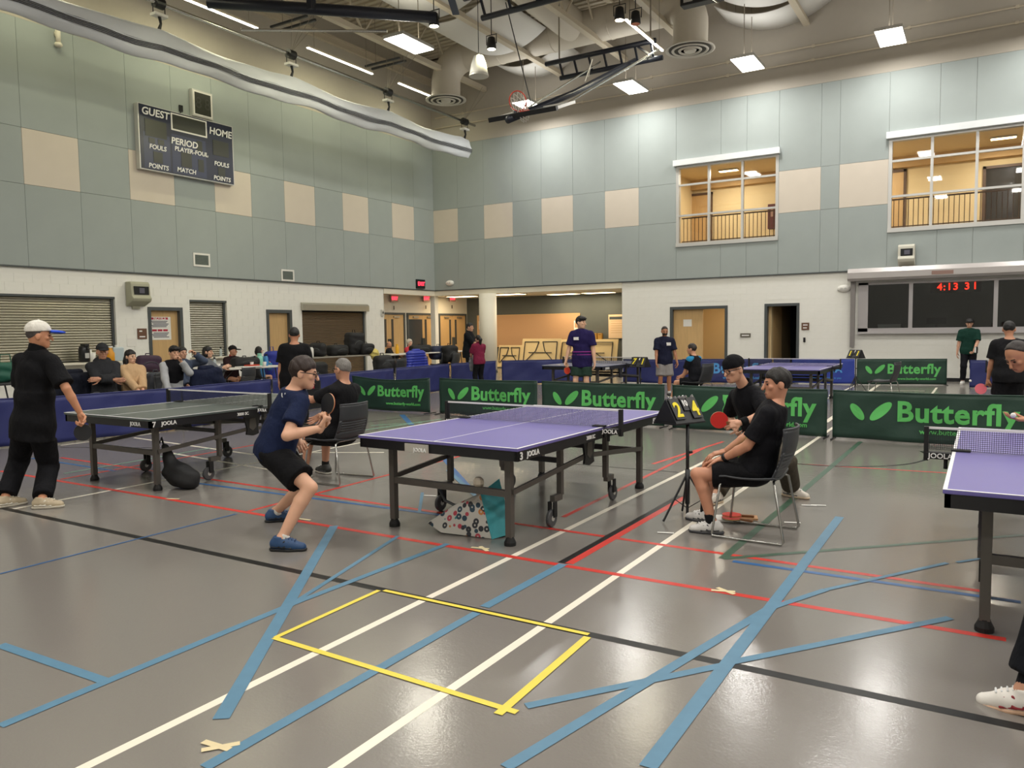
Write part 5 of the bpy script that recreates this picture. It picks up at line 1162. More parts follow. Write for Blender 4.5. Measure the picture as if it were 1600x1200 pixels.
# 3. umpire seated in front
UM = (-1.47, 5.97); UH = -90
make_chair('grey chair of the umpire beside the tripod score stand', (-1.5, 5.96, 0), math.radians(-UH))
J = place(sit(lean=-16, head_yaw=-30, head_pitch=-6, hl=(-.15, .23, .60), hr=(.10, .28, .62), el=(-.42, -.3, .55), er=(.42, -.3, .55), feet=((-.17, .30), (.15, .46)), pz=.545), (*UM, 0), UH, .97)
for q in 'lr': J['_p'+q] = nrm(V3(-.25, 0, -1)); J['_h'+q] = nrm(V3(-.85, .1 if q == 'l' else -.35, -.22))
p, j, o = make_person('seated umpire in black shirt and shorts with a wrist watch', UM, J, 'c98f72',
    dict(top=dict(c='131318', g=.018, hem=.06, sleeve=.78), bottom=dict(c=BLK, len=.72, g=.026), shoe='c9c6c2', sole='3c3c40', lace='e8e6e2', accent='3a3c40', sock='17171a', sock_h=.2, hair='short', hair_c='17120f', print=mat('print_lime', '17200f', .8, col2='9ad03a', var=.1, vscale=38), watch=('l', '141416'), curll=.22, curlr=.25), 'near', scale=.97)
# 4. player with the headband
D = 7.36
J = rig(dp(1190, 684, D), dp(1164, 606, D-.12), dp(1146, 577, D-.2), nrm(-FR*.86-FA*.45+V3(0, 0, -.25)), dp(1182, 617, D-.22), dp(1150, 618, D+.14),
        dp(1196, 650, D-.5), dp(1156, 661, D-.5), dp(1140, 680, D+.3), dp(1150, 672, D+.1), atz(1236, 762, .085), atz(1118, 772, .085), dp(1225, 715, D-.5), dp(1100, 690, D-.5),
        nrm(FR*.5-FA*.6), nrm(-FR*.7-FA*.6), 1.04, hipw=nrm(-FR*.35+FA*.9), hu=nrm(V3(0, 0, 1)-FR*.1), extra={'_hl': nrm(-FR*.9-FA*.1+V3(0, 0, -.1)), '_pl': nrm(V3(0, 0, -.4)+FA)})
p, j, o = make_person('player with black headband and glasses leaning forward behind the umpire', atz(1180, 770)[:2], J, 'd3a084',
    dict(fat=1.05, top=dict(c='121217', g=.022, hem=.1, sleeve=.8, collar=.01, collar_c='0e0e12'), bottom=dict(c='4a443a', len=1.92, g=.03, flare=1.3), shoe='d8d0c4', sole='c8b49a', hair='crop', hair_c='14110f', headband='111114', glasses='3a2a26', curll=.9, curlr=.6), 'near')
soft('wristband', I(cone(j['wl']-nrm(j['wl']-j['el'])*.09, j['wl'], .042, .038), plane(j['wl']-nrm(j['wl']-j['el'])*.01, j['wl']-j['el']), plane(j['wl']-nrm(j['wl']-j['el'])*.075, j['el']-j['wl'])), j['wl']-.14, j['wl']+.14, .008, cloth_mat('101012'), p)
paddle('red faced bat in the hand of the headband player', J['wl']+nrm(J['_hl'])*.07, nrm(-FR*.92+V3(0, 0, .3)), nrm(-FA*.95-FR*.25), 'cf2f2a', '1b1b1e')
# 5. grey haired umpire at table 7, seen from behind
GM = (-5.87, 6.05); GH = -92
make_chair('grey chair of the grey haired man in the middle', (-5.93, 6.02, 0), math.radians(-GH))
J = place(sit(lean=-7, head_yaw=6, head_pitch=-4, hl=(-.16, .46, .92), hr=(.1, .42, .66), el=(-.4, .3, .4), er=(.5, 0, .6), feet=((-.05, .50), (.22, .45)), pz=.545), (*GM, 0), GH, .985)
make_person('grey haired seated man in black shirt behind the navy player', GM, J, 'c99478',
    dict(fat=1.1, top=dict(c='131316', g=.022, hem=.06, sleeve=.7, collar=.01), bottom=dict(c=BLK, len=.85, g=.03), shoe='33332f', sole='b8b4a8', sock='2b2b2b', hair='crop', hair_c='77736e', glasses='4a4a4a', brow='55504c', curll=.5), 'near', scale=.985)
# 6. back view man in black T-shirt beyond table 7
J = place(stand(lean=2, head_yaw=-8, head_pitch=-8, hl=(-.27, .02, .76), hr=(.25, .12, .78)), (-9.35, 8.65), -38, .965)
make_person('heavy set man in black shirt standing with his back turned, beyond the left table', (-9.35, 8.65), J, 'bd8465', dict(fat=1.22, top=dict(c=BLK, g=.03, hem=.2, sleeve=.82), bottom=dict(c='17171b', len=1.9, g=.025), shoe='222226', hair='crop', hair_c='0f0d0c', curll=.3), 'mid')
# 7. spectators behind the navy barriers
def seat_at(u, v_top, X, head, label, skin, spec, lod='mid', chair=True, s=None, **kw):
    P_ = atx(u, v_top, X); s = s or float(P_[2])/1.345; loc = (float(P_[0])-.02, float(P_[1]))
    if chair: make_chair('grey chair under the ' + label.split(',')[0].replace('seated ', ''), (loc[0], loc[1], 0), math.radians(-head), 'spectator chairs', sub=False)
    return make_person(label, loc, place(sit(**kw), loc, head, s), skin, spec, lod, 'spectators behind the barriers', s)
TRS = lambda c, L=1.9, g=.02: dict(c=c, len=L, g=g)
p, j, o = seat_at(161, 537, -12.75, 112, 'seated man in dark hoodie and cap, arms folded', 'c79275', dict(hood=True, top=dict(c='2c2d30', g=.03, hem=.05, sleeve=1.95, jacket=True), bottom=TRS('55565c', .9, .03), shoe='3a3a3c', hair='crop', cap=('2b2c2e', '2b2c2e'), curll=.5, curlr=.5), hl=(.10, .26, .80), hr=(-.10, .28, .78), el=(-.5, .1, .7), er=(.5, .1, .7), feet=((-.24, .45), (.26, .45)))
for e in (-.03, .03):
    N_ = j['neck']; MB().tube([N_+V3(.10, e, -.02), N_+V3(.135, e, -.10), N_+V3(.14, e*1.1, -.18)], .006, 6).build('drawstring', M_paper, p)
seat_at(206, 546, -12.75, 100, 'seated long haired woman in a beige jacket', 'e0b294', dict(top=dict(c='c4a37c', g=.03, hem=.08, sleeve=1.93, jacket=True, collar=.012), bottom=TRS('23263a'), shoe='2a2a30', hair='long', hair_c='17110e', curll=.5, curlr=.5), head_yaw=-20, hl=(-.02, .36, .62), hr=(.05, .36, .62))
seat_at(268, 539, -12.75, 100, 'seated young man in black vest over grey sleeves, chin on hand', 'd9a88a', dict(vest='141418', top=dict(c='a9abad', g=.02, hem=.05, sleeve=1.93, jacket=True), bottom=TRS('2c3c44'), shoe='e4e2dd', hair='mop', hair_c='100d0c', curll=.9, curlr=.4), lean=8, head_pitch=-8, hl=(-.03, .30, 1.06), hr=(.26, .42, .50), el=(-.2, .5, .7), er=(.5, .2, .7))
seat_at(287, 541, -13.5, 95, 'seated person half hidden behind the young man in the vest', 'd2a083', dict(top=dict(c='4a5468', g=.028, sleeve=1.93, jacket=True), bottom=TRS('2a2d3a'), shoe='2a2a2c', hair='short', curll=.8), hl=(-.12, .2, 1.2), el=(-.5, .2, .9))
seat_at(315, 540, -14.0, 60, 'seated woman with dark bob and grey hoodie, arms on the table', 'dcae90', dict(hood=True, top=dict(c='6d7076', g=.03, hem=.05, sleeve=1.93, jacket=True), bottom=TRS('1d2334'), shoe='222226', hair='bob', hair_c='14100e', curll=.4), lean=10, hl=(-.05, .5, .88), hr=(.12, .5, .88))
seat_at(361, 540, -15.75, 95, 'seated person in dark cap and black and red jacket at the table', 'c48f73', dict(top=dict(c='2a1a1c', g=.03, sleeve=1.93, jacket=True, collar_c='a82a30'), bottom=TRS('22242c'), shoe='222226', hair='crop', cap=('1d1a1a', '1d1a1a')), 'far', lean=6, head_yaw=-35, hl=(-.1, .4, .84), hr=(.15, .4, .84))
seat_at(402, 541, -15.75, -20, 'seated person with bushy black hair and blue top at the table', 'c9987c', dict(top=dict(c='3c6f9a', g=.03, sleeve=1.93, jacket=True), bottom=TRS('22242c'), shoe='222226', hair='bob', hair_c='0f0d0c'), 'far', lean=6, hl=(-.1, .3, 1.1), hr=(.15, .4, .84))
seat_at(610, 533, -16.7, 60, 'seated bald man in a black jacket near the alcove doors', 'c48c6a', dict(top=dict(c='17181c', g=.03, sleeve=1.93, jacket=True, collar=.02), bottom=TRS('1d1e24'), shoe='222226', hair='ring', hair_c='6a625c'), 'far', head_yaw=15, head_pitch=-22, hl=(-.1, .35, .84), hr=(.15, .35, .84))
seat_at(642, 530, -16.6, 90, 'seated child in red jacket and pale knit hat', 'dfae92', dict(beanie='cfc4b4', top=dict(c='c03a48', g=.03, sleeve=1.93, jacket=True), bottom=TRS('22242c'), shoe='222226', hair=None), 'far', head_yaw=20, hl=(-.1, .35, .84), hr=(.15, .35, .84))
# 8. standing people farther back
def stand_at(u, v_top, Y, head, label, skin, spec, lod='mid', grp='people standing farther back', **kw):
    P_ = aty(u, v_top, Y); s = float(P_[2])/1.745; loc = (float(P_[0]), Y); J = place(stand(**kw), loc, head, s); r = make_person(label, loc, J, skin, spec, lod, grp, s); return J, r, s
SH = lambda c, L=.85: dict(c=c, len=L, g=.032)
stand_at(731, 504, 18.9, 75, 'tall man in a black zipped jacket behind the barrier, arms folded', 'd2a184', dict(top=dict(c='14161a', g=.035, hem=.2, sleeve=1.94, jacket=True, collar=.03, collar_c='14161a'), bottom=TRS('16171b'), shoe='222226', hair='short', curll=.5), hl=(.10, .26, 1.16), hr=(-.1, .28, 1.12), el=(-.5, .1, 1.0), er=(.5, .1, 1.0), head_yaw=10)
J, r, s = stand_at(748, 523, 17.0, -62, 'woman with ponytail in a maroon polo shirt', 'c9977c', dict(top=dict(c='7a2440', g=.025, hem=.12, sleeve=.8, collar=.01, collar_c='6e1f39'), bottom=TRS('141417'), shoe='222226', hair='pony', hair_c='120e0d', curll=.7, curlr=.7), head_yaw=-5, hl=(-.1, .34, 1.02), hr=(.1, .34, 1.0), el=(-.45, 0, .9), er=(.45, 0, .9))
jk = r[1]; g_ = thing('folded_jacket', 'grey and black jacket hanging over the arm of the woman in maroon', 'jacket', J['wl']); soft('cloth', folds(U([ell((0, 0, -.16), (.05, .09, .22)), ell((.0, .08, -.12), (.05, .08, .18))], .05), .008, 30), (-.2, -.25, -.45), (.2, .3, .15), .016, cloth_mat('7c7e80'), g_)
J, r, s = stand_at(909, 493, 14.5, 168, 'tall player in purple shirt and dark green shorts holding a red bat', 'dcaf92', dict(top=dict(c='241d4c', g=.028, hem=.2, sleeve=.8), bottom=SH('24382f', .8), shoe='dcdad6', sock='e0deda', hair='mop', hair_c='100d0c', curlr=1.0, curll=.4), head_yaw=-70, hr=(.33, .1, .74), hl=(-.27, .06, .80))
pj, po = r[1], r[2]
def patch(par, c, w, h_, m, head, nm='name_tag'):
    o_ = MB().box(-w/2, w/2, -.004, .004, -h_/2, h_/2).build(nm, m, par); o_.location = tuple(c); o_.rotation_euler = (0, 0, math.radians(-head)+PI)
def chest(r, head, x, z, s, out=.155): a = math.radians(head); f = V3(math.sin(a), math.cos(a), 0); rr = V3(math.cos(a), -math.sin(a), 0); P0 = r[1]['pelvis']; return P0+rr*x*s+f*out*s+V3(0, 0, z*s)
patch(r[0], chest(r, 168, .075, .36, s), .11, .06, M_paper, 168)
M_st = mat('stripe_magenta', '8a2a86', .7)
for z in (.06, .12): soft('shirt_stripe', I(ecol(pj['pelvis'], .199*s, .158*s, [V3(math.cos(math.radians(168)), -math.sin(math.radians(168)), 0), V3(math.sin(math.radians(168)), math.cos(math.radians(168)), 0), V3(0, 0, 1)]), plane(pj['pelvis']+V3(0, 0, z), V3(0, 0, 1)), plane(pj['pelvis']+V3(0, 0, z-.022), V3(0, 0, -1))), pj['pelvis']-.35, pj['pelvis']+.35, .009, M_st, r[0])
paddle('red bat hanging from the hand of the tall purple player', J['wr']+V3(0, 0, -.08), V3(0, 0, -1)+FR*.15, nrm(-FA*.8+FR*.5), 'd8452f', '1b1b1e')
J, r, s = stand_at(1038, 509, 17.0, 152, 'bearded man in navy shirt and grey shorts by the doorway', 'b07a5a', dict(top=dict(c='1c1f34', g=.025, hem=.14, sleeve=.85), bottom=SH('8a8684', .92), shoe='3a3a3c', sock='d8d6d0', hair='crop', hair_c='1d1613', curll=.5, curlr=.4), hl=(-.3, .12, .82), hr=(.22, .2, .86), head_yaw=-5, head_pitch=-12)
patch(r[0], chest(r, 152, -.085, .36, s), .10, .07, M_paper, 152); jj = r[1]; hd_ = jj['head']; a_ = math.radians(147); hfw_ = V3(math.sin(a_), math.cos(a_), -.1)
soft('beard', I(ell(hd_+hfw_*.02*s-V3(0, 0, .06*s), (.066*s, .074*s, .06*s)), plane(hd_-V3(0, 0, .045*s), V3(0, 0, 1)), plane(hd_+hfw_*.0, -hfw_)), hd_-.2, hd_+.2, .009, HAIR('1d1613'), r[0])
SB = aty(1088, 534, 15.6); s = float(SB[2])/1.345*.98; lc = (float(SB[0]), 15.6)
make_chair('grey chair under the distant player in black and sky blue', (lc[0], lc[1], 0), math.radians(75), 'grey sled base chairs', sub=False)
r = make_person('distant seated player in black shirt with sky blue shoulders', lc, place(sit(lean=8, head_yaw=-8, hl=(-.14, .3, .50), hr=(.12, .42, .62), feet=((-.15, .55), (.2, .62))), lc, -75, s), 'cc9678', dict(top=dict(c='15161c', g=.022, sleeve=.75, hem=.05), bottom=SH('15161a', .7), shoe='d8d8d4', sock='e4e2de', hair='short', hair_c='2a221e'), 'mid', None, s)
jj = r[1]; soft('shoulder_yoke', I(U([cone(jj['neck']-V3(0, 0, .03), jj['sl'], .082*s, .076*s), cone(jj['neck']-V3(0, 0, .03), jj['sr'], .082*s, .076*s)], .02), plane(jj['neck']+V3(0, 0, .0), V3(0, 0, 1)), plane(jj['neck']-V3(0, 0, .13), V3(0, 0, -1))), jj['neck']-.35, jj['neck']+.3, .014, cloth_mat('2f86b4'), r[0])
J, r, s = stand_at(1515, 497, 23.5, 178, 'young man in dark green T-shirt standing under the booth window', 'c99a80', dict(top=dict(c='15382f', g=.028, hem=.14, sleeve=.85), bottom=TRS('15161c'), shoe='d8d6d2', hair='mop', hair_c='0f0d0d', curll=.8), hl=(-.12, .26, .92), el=(-.5, 0, .9), hr=(.27, .06, .78), head_pitch=-25)
ph = thing('phone', 'black and white phone in the hand of the young man in green', 'phone', J['wl']+V3(.04, -.09, .0)); MB().box(-.04, .04, -.006, .006, -.08, .08).build('case', M_black, ph, bevel=.004); MB().box(-.036, .0, -.008, -.006, -.07, .07).build('screen', M_paper, ph)
J, r, s = stand_at(1579, 500, 12.7, -12, 'man in black T-shirt and shorts seen from behind at the right edge', 'c08a6c', dict(fat=1.08, top=dict(c='17171a', g=.026, hem=.12, sleeve=.75), bottom=SH('131317', .62), shoe='d8d6d2', sock='d8d6d2', hair='crop', hair_c='0f0d0d', curll=1.0), hl=(-.24, .16, .80), hr=(.26, .1, .8), head_yaw=15)
paddle('pink faced bat in the hand of the man in black at the right', J['wl']+V3(0, 0, -.07), nrm(-FR*.7+V3(0, 0, -.5)), nrm(-FA+V3(0, 0, .4)), 'e06a78', '1b1b1e')
# 9. serving player at the right table (mostly outside the frame) and the near player's leg
hd = aty(1590, 556, 7.45); bl = aty(1590, 660, 7.05); pel = V3(hd[0]+.62, hd[1]+.32, .86); nk = hd+V3(.13, .10, -.12)
J = rig(pel, nk, hd, nrm(V3(-.5, -.55, -.62)), nk+V3(.0, -.17, -.06), nk+V3(.06, .17, -.06), hd+V3(.35, -.3, -.5), bl+V3(.09, .05, .02), hd+V3(.6, .3, -.4), hd+V3(.5, .45, -.55), V3(.75, 7.55, .085), V3(1.05, 8.15, .085), V3(.3, 7.2, .5), V3(.5, 7.9, .5), nrm(V3(-.9, -.4, 0)), nrm(V3(-.9, -.2, 0)), 1.0, hipw=nrm(V3(.3, .9, 0)), hu=nrm(V3(-.5, -.5, .8)), extra={'_hl': nrm(V3(-1, -.2, 0)), '_pl': V3(0, 0, 1)})
make_person('balding man bending forward to serve at the right edge', (hd[0]+.5, hd[1]+.3), J, 'bb8564', dict(top=dict(c='17171c', g=.022, sleeve=.7), bottom=SH('15151a', .7), shoe='d8d6d2', hair='recede', hair_c='2c2522', curll=.25), 'near')
bt = thing('table_tennis_ball', 'white ball resting on the palm of the serving man', 'ball', bl+V3(-.03, -.02, .055)); MB().lathe([(.001, -.02)]+[(.02*math.cos(a), .02*math.sin(a)) for a in np.linspace(-1.3, 1.3, 9)]+[(.001, .02)], 16).build('shell', M_paper, bt, smooth=True)
sh0 = atz(1600, 1082, .085)
J = rig(V3(.56, 3.62, .88), V3(.72, 3.80, 1.38), V3(.74, 3.88, 1.54), nrm(V3(-.1, 1, -.1)), V3(.56, 3.77, 1.30), V3(.92, 3.74, 1.30), V3(.6, 3.5, 1.1), V3(.72, 4.05, 1.05), V3(1.3, 3.5, 1.0), V3(1.2, 4.1, 1.1), sh0, V3(1.05, 3.35, .085), V3(.1, 4.3, .5), V3(1.2, 3.9, .5), nrm(V3(-.75, .15, -.12)), nrm(V3(.5, .8, 0)), 1.02, hipw=V3(1, 0, 0))
make_person('player at the right edge, only a dark trouser leg and white and red shoe showing', (.5, 3.6), J, 'c99478', dict(top=dict(c='222a3c', g=.022), bottom=dict(c='101218', len=1.82, g=.03), shoe='e2ddd6', sole='c9a488', accent='8a1f2a', lace='d8d8d8', sock='15151a', sock_h=.3, hair='short'), 'near')
J0 = sh0; 
# ================================================================ THINGS ON THE WALLS
def on_left(name, label, cat, u, v, out=0.0, x=XL, group=None): P_ = atx(u, v, x); return thing(name, label, cat, (x+out, P_[1], P_[2]), PI/2, group)
def on_back(name, label, cat, u, v, out=0.0, y=YB, group=None): P_ = aty(u, v, y); return thing(name, label, cat, (P_[0], y-out, P_[2]), 0, group)
# scoreboard
y0, y1 = LY(208, 200), LY(357, 250); zt, zb = LZ(282, 181), LZ(285, 278); Wd, Hd = y1-y0, zt-zb
M_sb = mat('scoreboard_navy', '141b33', .3); M_sb2 = mat('scoreboard_slate', '2c3350', .3); M_led = mat('led_window', '2b2d22', .35, var=.1, vscale=60)
sb = thing('wall_scoreboard', 'navy basketball scoreboard with white lettering on the left wall', 'scoreboard', (XL+.06, y0, zb), PI/2)
MB().box(0, Wd, -.16, -.0, 0, Hd).build('cabinet', M_alum, sb); MB().box(.03, Wd-.03, -.17, -.16, .02, Hd-.02).build('face', M_sb, sb)
X_ = lambda f: f*Wd
Z_ = lambda f: (1-f)*Hd
def win(a, b, c, d, m=M_led, nm='display', o=-.178): MB().box(X_(a), X_(b), o, -.17, Z_(d), Z_(c)).build(nm, m, sb)
win(.04, .30, .42, .97, M_sb2, 'lower_field', -.172); win(.32, .68, .36, .97, M_sb2, 'lower_field', -.172)
win(.32, .70, .03, .30, M_paper, 'clock_border', -.174); win(.335, .685, .05, .275)
for a, b, c, d in ((.06, .27, .22, .48), (.76, .94, .30, .55), (.09, .15, .50, .58), (.18, .24, .50, .58), (.13, .22, .70, .87), (.41, .52, .62, .85), (.59, .65, .68, .88), (.58, .64, .38, .55), (.81, .89, .74, .88)): win(a, b, c, d)
for s_, f_, x_, z_ in (('GUEST', .26, .165, .11), ('HOME', .26, .85, .165), ('PERIOD', .235, .45, .47), ('FOULS', .165, .175, .635), ('PLAYER-FOUL', .165, .52, .585), ('POINTS', .165, .175, .93), ('MATCH', .165, .46, .91), ('FOULS', .165, .85, .69), ('POINTS', .165, .85, .93)):
    text(s_, f_, (X_(x_), -.182, Z_(z_)), M_let, sb, bold=.02, shear=.12, sx=1.0)
text('BONUS', .06, (X_(.67), -.182, Z_(.60)), M_let, sb)
sc = thing('shot_clock', 'small dark shot clock with white border above the scoreboard', 'clock', (XL+.06, LY(310, 165), LZ(310, 165)), PI/2)
hw, hh = (LY(325.5, 165)-LY(294, 165))/2, (LZ(310, 145)-LZ(310, 186))/2
MB().box(-hw, hw, -.12, 0, -hh, hh).build('cabinet', M_alum, sc); MB().box(-hw+.03, hw-.03, -.128, -.12, -hh+.03, hh-.03).build('border', M_paper, sc); MB().box(-hw+.07, hw-.07, -.134, -.128, -hh+.07, hh-.07).build('display', M_led, sc)
for x in (-.14, .14): text('8', .42, (x, -.136, 0), mat('led_off', '3a3b34', .5), sc, 'digits')
pl = on_left('wall_outlet', 'small black outlet with a cable above the scoreboard', 'outlet', 280, 170, .052); MB().box(-.05, .05, -.04, 0, -.08, .08).build('box', M_black, pl); MB().tube([(0, -.03, -.06), (-.08, -.04, -.22), (-.2, -.03, -.3)], .012, 6).build('cable', M_black, pl)
fx = on_left('wall_pipe_stub', 'cream pipe stub on the left wall under the curtain', 'pipe', 86, 62, .05); MB().cyl((0, -.08, .2), (0, -.08, -.08), .055, n=12).lathe([(.07, -.1), (.09, -.14), (.07, -.18), (.03, -.2)], 14, (0, -.08, 0)).box(-.05, .05, -.08, 0, .05, .15).build('stub', M_gypsum, fx, smooth=True)
for k, (u, v, w_, h_) in enumerate(((313, 406.5, 26, 21), (447.5, 430.5, 20, 18))):
    t = on_left('wall_vent', ['white framed wall vent above the notice door', 'white framed wall vent above the plain oak door'][k], 'vent', u, v, .05, group='wall vents'); a = (LY(u+w_/2, v)-LY(u-w_/2, v))/2; b = (LZ(u, v-h_/2)-LZ(u, v+h_/2))/2
    MB().box(-a, a, -.02, 0, -b, -b+.05).box(-a, a, -.02, 0, b-.05, b).box(-a, -a+.05, -.02, 0, -b+.05, b-.05).box(a-.05, a, -.02, 0, -b+.05, b-.05).build('frame', M_paper, t); MB().box(-a+.05, a-.05, -.004, 0, -b+.05, b-.05).build('back', M_frame, t)
    for i in range(7): z = -b+.07+i*(2*b-.14)/6; MB().bar((-a+.05, -.012, z), (a-.05, -.012, z), .004, .03, (0, .6, 1)).build('louvre', M_back, t)
def wall_speaker(t, w_, h_, body):
    MB().prism([(-.02, -h_/2), (-.30, -h_/2+.12), (-.34, -h_/2+.2), (-.28, -h_/2+.28), (-.26, h_/2-.05), (-.22, h_/2), (-.02, h_/2)], -w_/2, w_/2, 'x').build('case', body, t, bevel=.02)
    MB().box(-w_/2+.07, w_/2-.05, -.29, -.25, -.02, h_/2-.12).build('horn', M_dark, t); MB().box(-.05, .09, -.295, -.29, .02, h_/2-.16).build('driver', mat('driver_grey', '5a5866', .4), t); MB().box(-.1, .1, -.05, 0, -h_/2-.06, -h_/2+.1).build('bracket', body, t)
M_spk = mat('speaker_khaki', 'a8a792', .6)
wall_speaker(on_left('wall_speaker', 'khaki wall speaker beside the wide roller shutter', 'speaker', 210, 460, .01, group='wall speakers'), .52, .62, M_spk); wall_speaker(on_back('wall_speaker', 'pale wall speaker above the booth hood', 'speaker', 1417.5, 400, .06, group='wall speakers'), .42, .60, mat('speaker_cream', 'c9c6b8', .6))
ex = on_left('exit_sign', 'black exit sign with red letters under the panels near the corner', 'sign', 654, 444, .052); MB().box(-.24, .24, -.08, 0, -.17, .17).build('case', M_black, ex); text('EXIT', .2, (0, -.084, 0), M_red_em, ex, bold=.02)
for k, u in enumerate((613, 663, 704)):
    t = on_left('exit_sign', ['glowing red exit sign over the leftmost double doors', 'glowing red exit sign over the middle double doors', 'glowing red exit sign over the rightmost double doors'][k], 'sign', u, 466.5, .06, X_ALC0, 'alcove exit signs'); MB().box(-.2, .2, -.06, 0, -.13, .13).build('case', mat('exit_case', 'c9a9a0', .5), t); text('EXIT', .17, (0, -.064, 0), M_red_em, t, bold=.02)
    MB().box(-.015, .015, -.02, 0, -.42, -.28).build('pull_tag', M_black, t)
def emerg(t):
    t.scale = (.85, .7, .5)
    MB().lathe([(.02, -.16), (.12, -.15), (.19, -.1), (.22, -.03), (.22, 0)], 24, (0, 0, 0), 'y').build('dome', M_paper, t, smooth=True); MB().lathe([(.05, -.17), (.05, -.15)], 12, (-.06, 0, 0), 'y').lathe([(.05, -.17), (.05, -.15)], 12, (.06, 0, 0), 'y').build('lens', M_alum, t)
emerg(on_back('emergency_light', 'oval white emergency light near the panel corner', 'light', 704.5, 442.5, .052, group='emergency lights')); emerg(on_back('emergency_light', 'oval white emergency light left of the booth hood', 'light', 1319, 451, .008, group='emergency lights'))
# notice sheet on door 1, fixed to the leaf
nt_ = thing('notice_sheet', 'white notice sheet with red banners taped on the oak door', 'notice', (XL-.098, LY(253.5, 513), LZ(253.5, 513)), PI/2)
a, b = (LY(271, 513)-LY(236, 513))/2*.98, (LZ(253, 496)-LZ(253, 532))/2; MB().box(-a, a, -.004, 0, -b, b).build('sheet', M_paper, nt_); M_nr = mat('notice_red', 'b02a40', .7); M_ink = mat('ink_grey', '70707a', .8)
MB().box(-a*.75, a*.75, -.006, -.004, b*.76, b*.95).build('banner', M_nr, nt_)
for i in range(3): MB().box(a*(-.72+i*.5), a*(-.30+i*.5), -.006, -.004, -b*.26, -b*.08).build('banner', M_nr, nt_)
text('NOTICE', .10, (0, -.008, b*.855), M_paper, nt_, bold=.02, depth=.0015)
for i, z in enumerate((.62, .50, .38, .26, .14, -.40, -.52, -.64, -.76)): MB().box(-a*(.8-.1*(i % 3)), a*(.8-.1*((i+1) % 3)), -.0055, -.004, b*z-.012, b*z+.012).build('print_line', M_ink, nt_)
M_brn = mat('plate_brown', '6a4a38', .5)
def plate(t, w_, h_, lines, m=M_brn):
    MB().box(-w_/2, w_/2, -.012, 0, -h_/2, h_/2).build('plate', m, t)
    for i, (x0, x1, z) in enumerate(lines): MB().box(x0*w_, x1*w_, -.014, -.012, z*h_-.016, z*h_+.016).build('print_line', M_let, t)
plate(on_left('room_plate', 'brown room plate left of the notice door', 'sign', 221.5, 521.5, .01, group='room plates'), .26, .27, ((-.3, 0, .25), (-.3, .3, -.28))); sh_ = on_left('taped_paper', 'blank white paper taped below the brown room plate', 'paper', 205.5, 535, .01); MB().box(-.13, .13, -.004, 0, -.10, .10).build('sheet', M_paper, sh_)
plate(on_back('room_plate', 'grey room plate between the two back doorways', 'sign', 1165, 524, .01, group='room plates'), .32, .13, ((-.35, .35, .0),), mat('plate_grey', '6b675c', .5)); plate(on_back('room_plate', 'brown room plate right of the dark doorway', 'sign', 1258.5, 510, .01, group='room plates'), .22, .22, ((-.3, .3, .2), (-.3, .2, -.2)))
sw = on_back('wall_switch', 'small black switch right of the dark doorway', 'switch', 1257, 531, .01); MB().box(-.03, .03, -.02, 0, -.07, .07).build('plate', M_black, sw); MB().box(-.012, .012, -.03, -.02, -.02, .02).build('toggle', M_black, sw)
fa = on_left('alarm_box', 'small grey alarm box at the wall edge by the alcove', 'alarm', 596.5, 489, .01); MB().box(-.07, .07, -.05, 0, -.11, .11).build('box', M_alum, fa); MB().box(-.03, .03, -.06, -.05, -.03, .05).build('lens', M_frame, fa)
hd_ = thing('hood_plate', 'small brown maker plate on the booth hood', 'plate', (BX(1487, 421)-.2, YB-.455, 2.80+.19)); MB().box(-.26, .26, -.006, 0, -.05, .05).build('plate', mat('plate_dusty', '8f7268', .6), hd_)
# ================================================================ ALCOVE FURNITURE
YA = Y_A-.02
x0, x1 = float(aty(747, 500, YA)[0]), float(aty(905.5, 500, YA)[0]); bd = thing('tack_board', 'long tan tack board on the alcove wall', 'board', (x0, YA, 0)); zt, zb = float(aty(850, 491.5, YA)[2]), float(aty(850, 541, YA)[2])
MB().box(0, x1-x0, -.03, 0, zb, zt).build('board', M_cork, bd); MB().box(-.03, x1-x0+.03, -.04, 0, zt, zt+.03).box(-.03, x1-x0+.03, -.04, 0, zb-.03, zb).box(-.03, 0, -.04, 0, zb, zt).box(x1-x0, x1-x0+.03, -.04, 0, zb, zt).build('edge', M_oak, bd)
for u, lb in ((752, 'small pale sheet on the tan board beside the pillar'), (901, 'small pale sheet at the right end of the tan board')):
    P_ = aty(u, 508, YA-.05); t = thing('pinned_sheet', lb, 'paper', P_); MB().box(-.12, .12, -.004, 0, -.18, .18).build('sheet', M_paper, t); MB().box(-.08, .08, -.006, -.004, -.1, .1).build('print', M_cork, t)
P_ = aty(964, 510, YA); ps = thing('event_poster', 'pale framed poster at the right end of the alcove', 'poster', (P_[0], YA, P_[2])); MB().box(-.34, .6, -.04, 0, -.46, .46).build('panel', mat('poster_cream', 'e3c7a2', .7), ps)
for i in range(6): MB().box(-.24, .5, -.045, -.04, .2-i*.09, .215-i*.09).build('print_line', M_cork, ps)
MB().box(-.3, .55, -.046, -.04, .27, .38).build('heading', M_frame, ps)
for u in (931, 939): P_ = aty(u, 525.5, YA); t = thing('donation_box', 'small orange wall box, %s of the pair in the alcove' % ('left' if u < 935 else 'right'), 'box', (P_[0], YA, P_[2]), 0, 'orange wall boxes'); MB().box(-.085, .085, -.12, 0, -.12, .12).build('case', mat('box_ochre', 'b98a3c', .5), t); MB().box(-.05, .05, -.125, -.12, .06, .08).build('slot', M_dark, t)
M_ftop = mat('folding_table_cream', 'd9c394', .5); M_fleg = mat('folding_leg_black', '222226', .5)
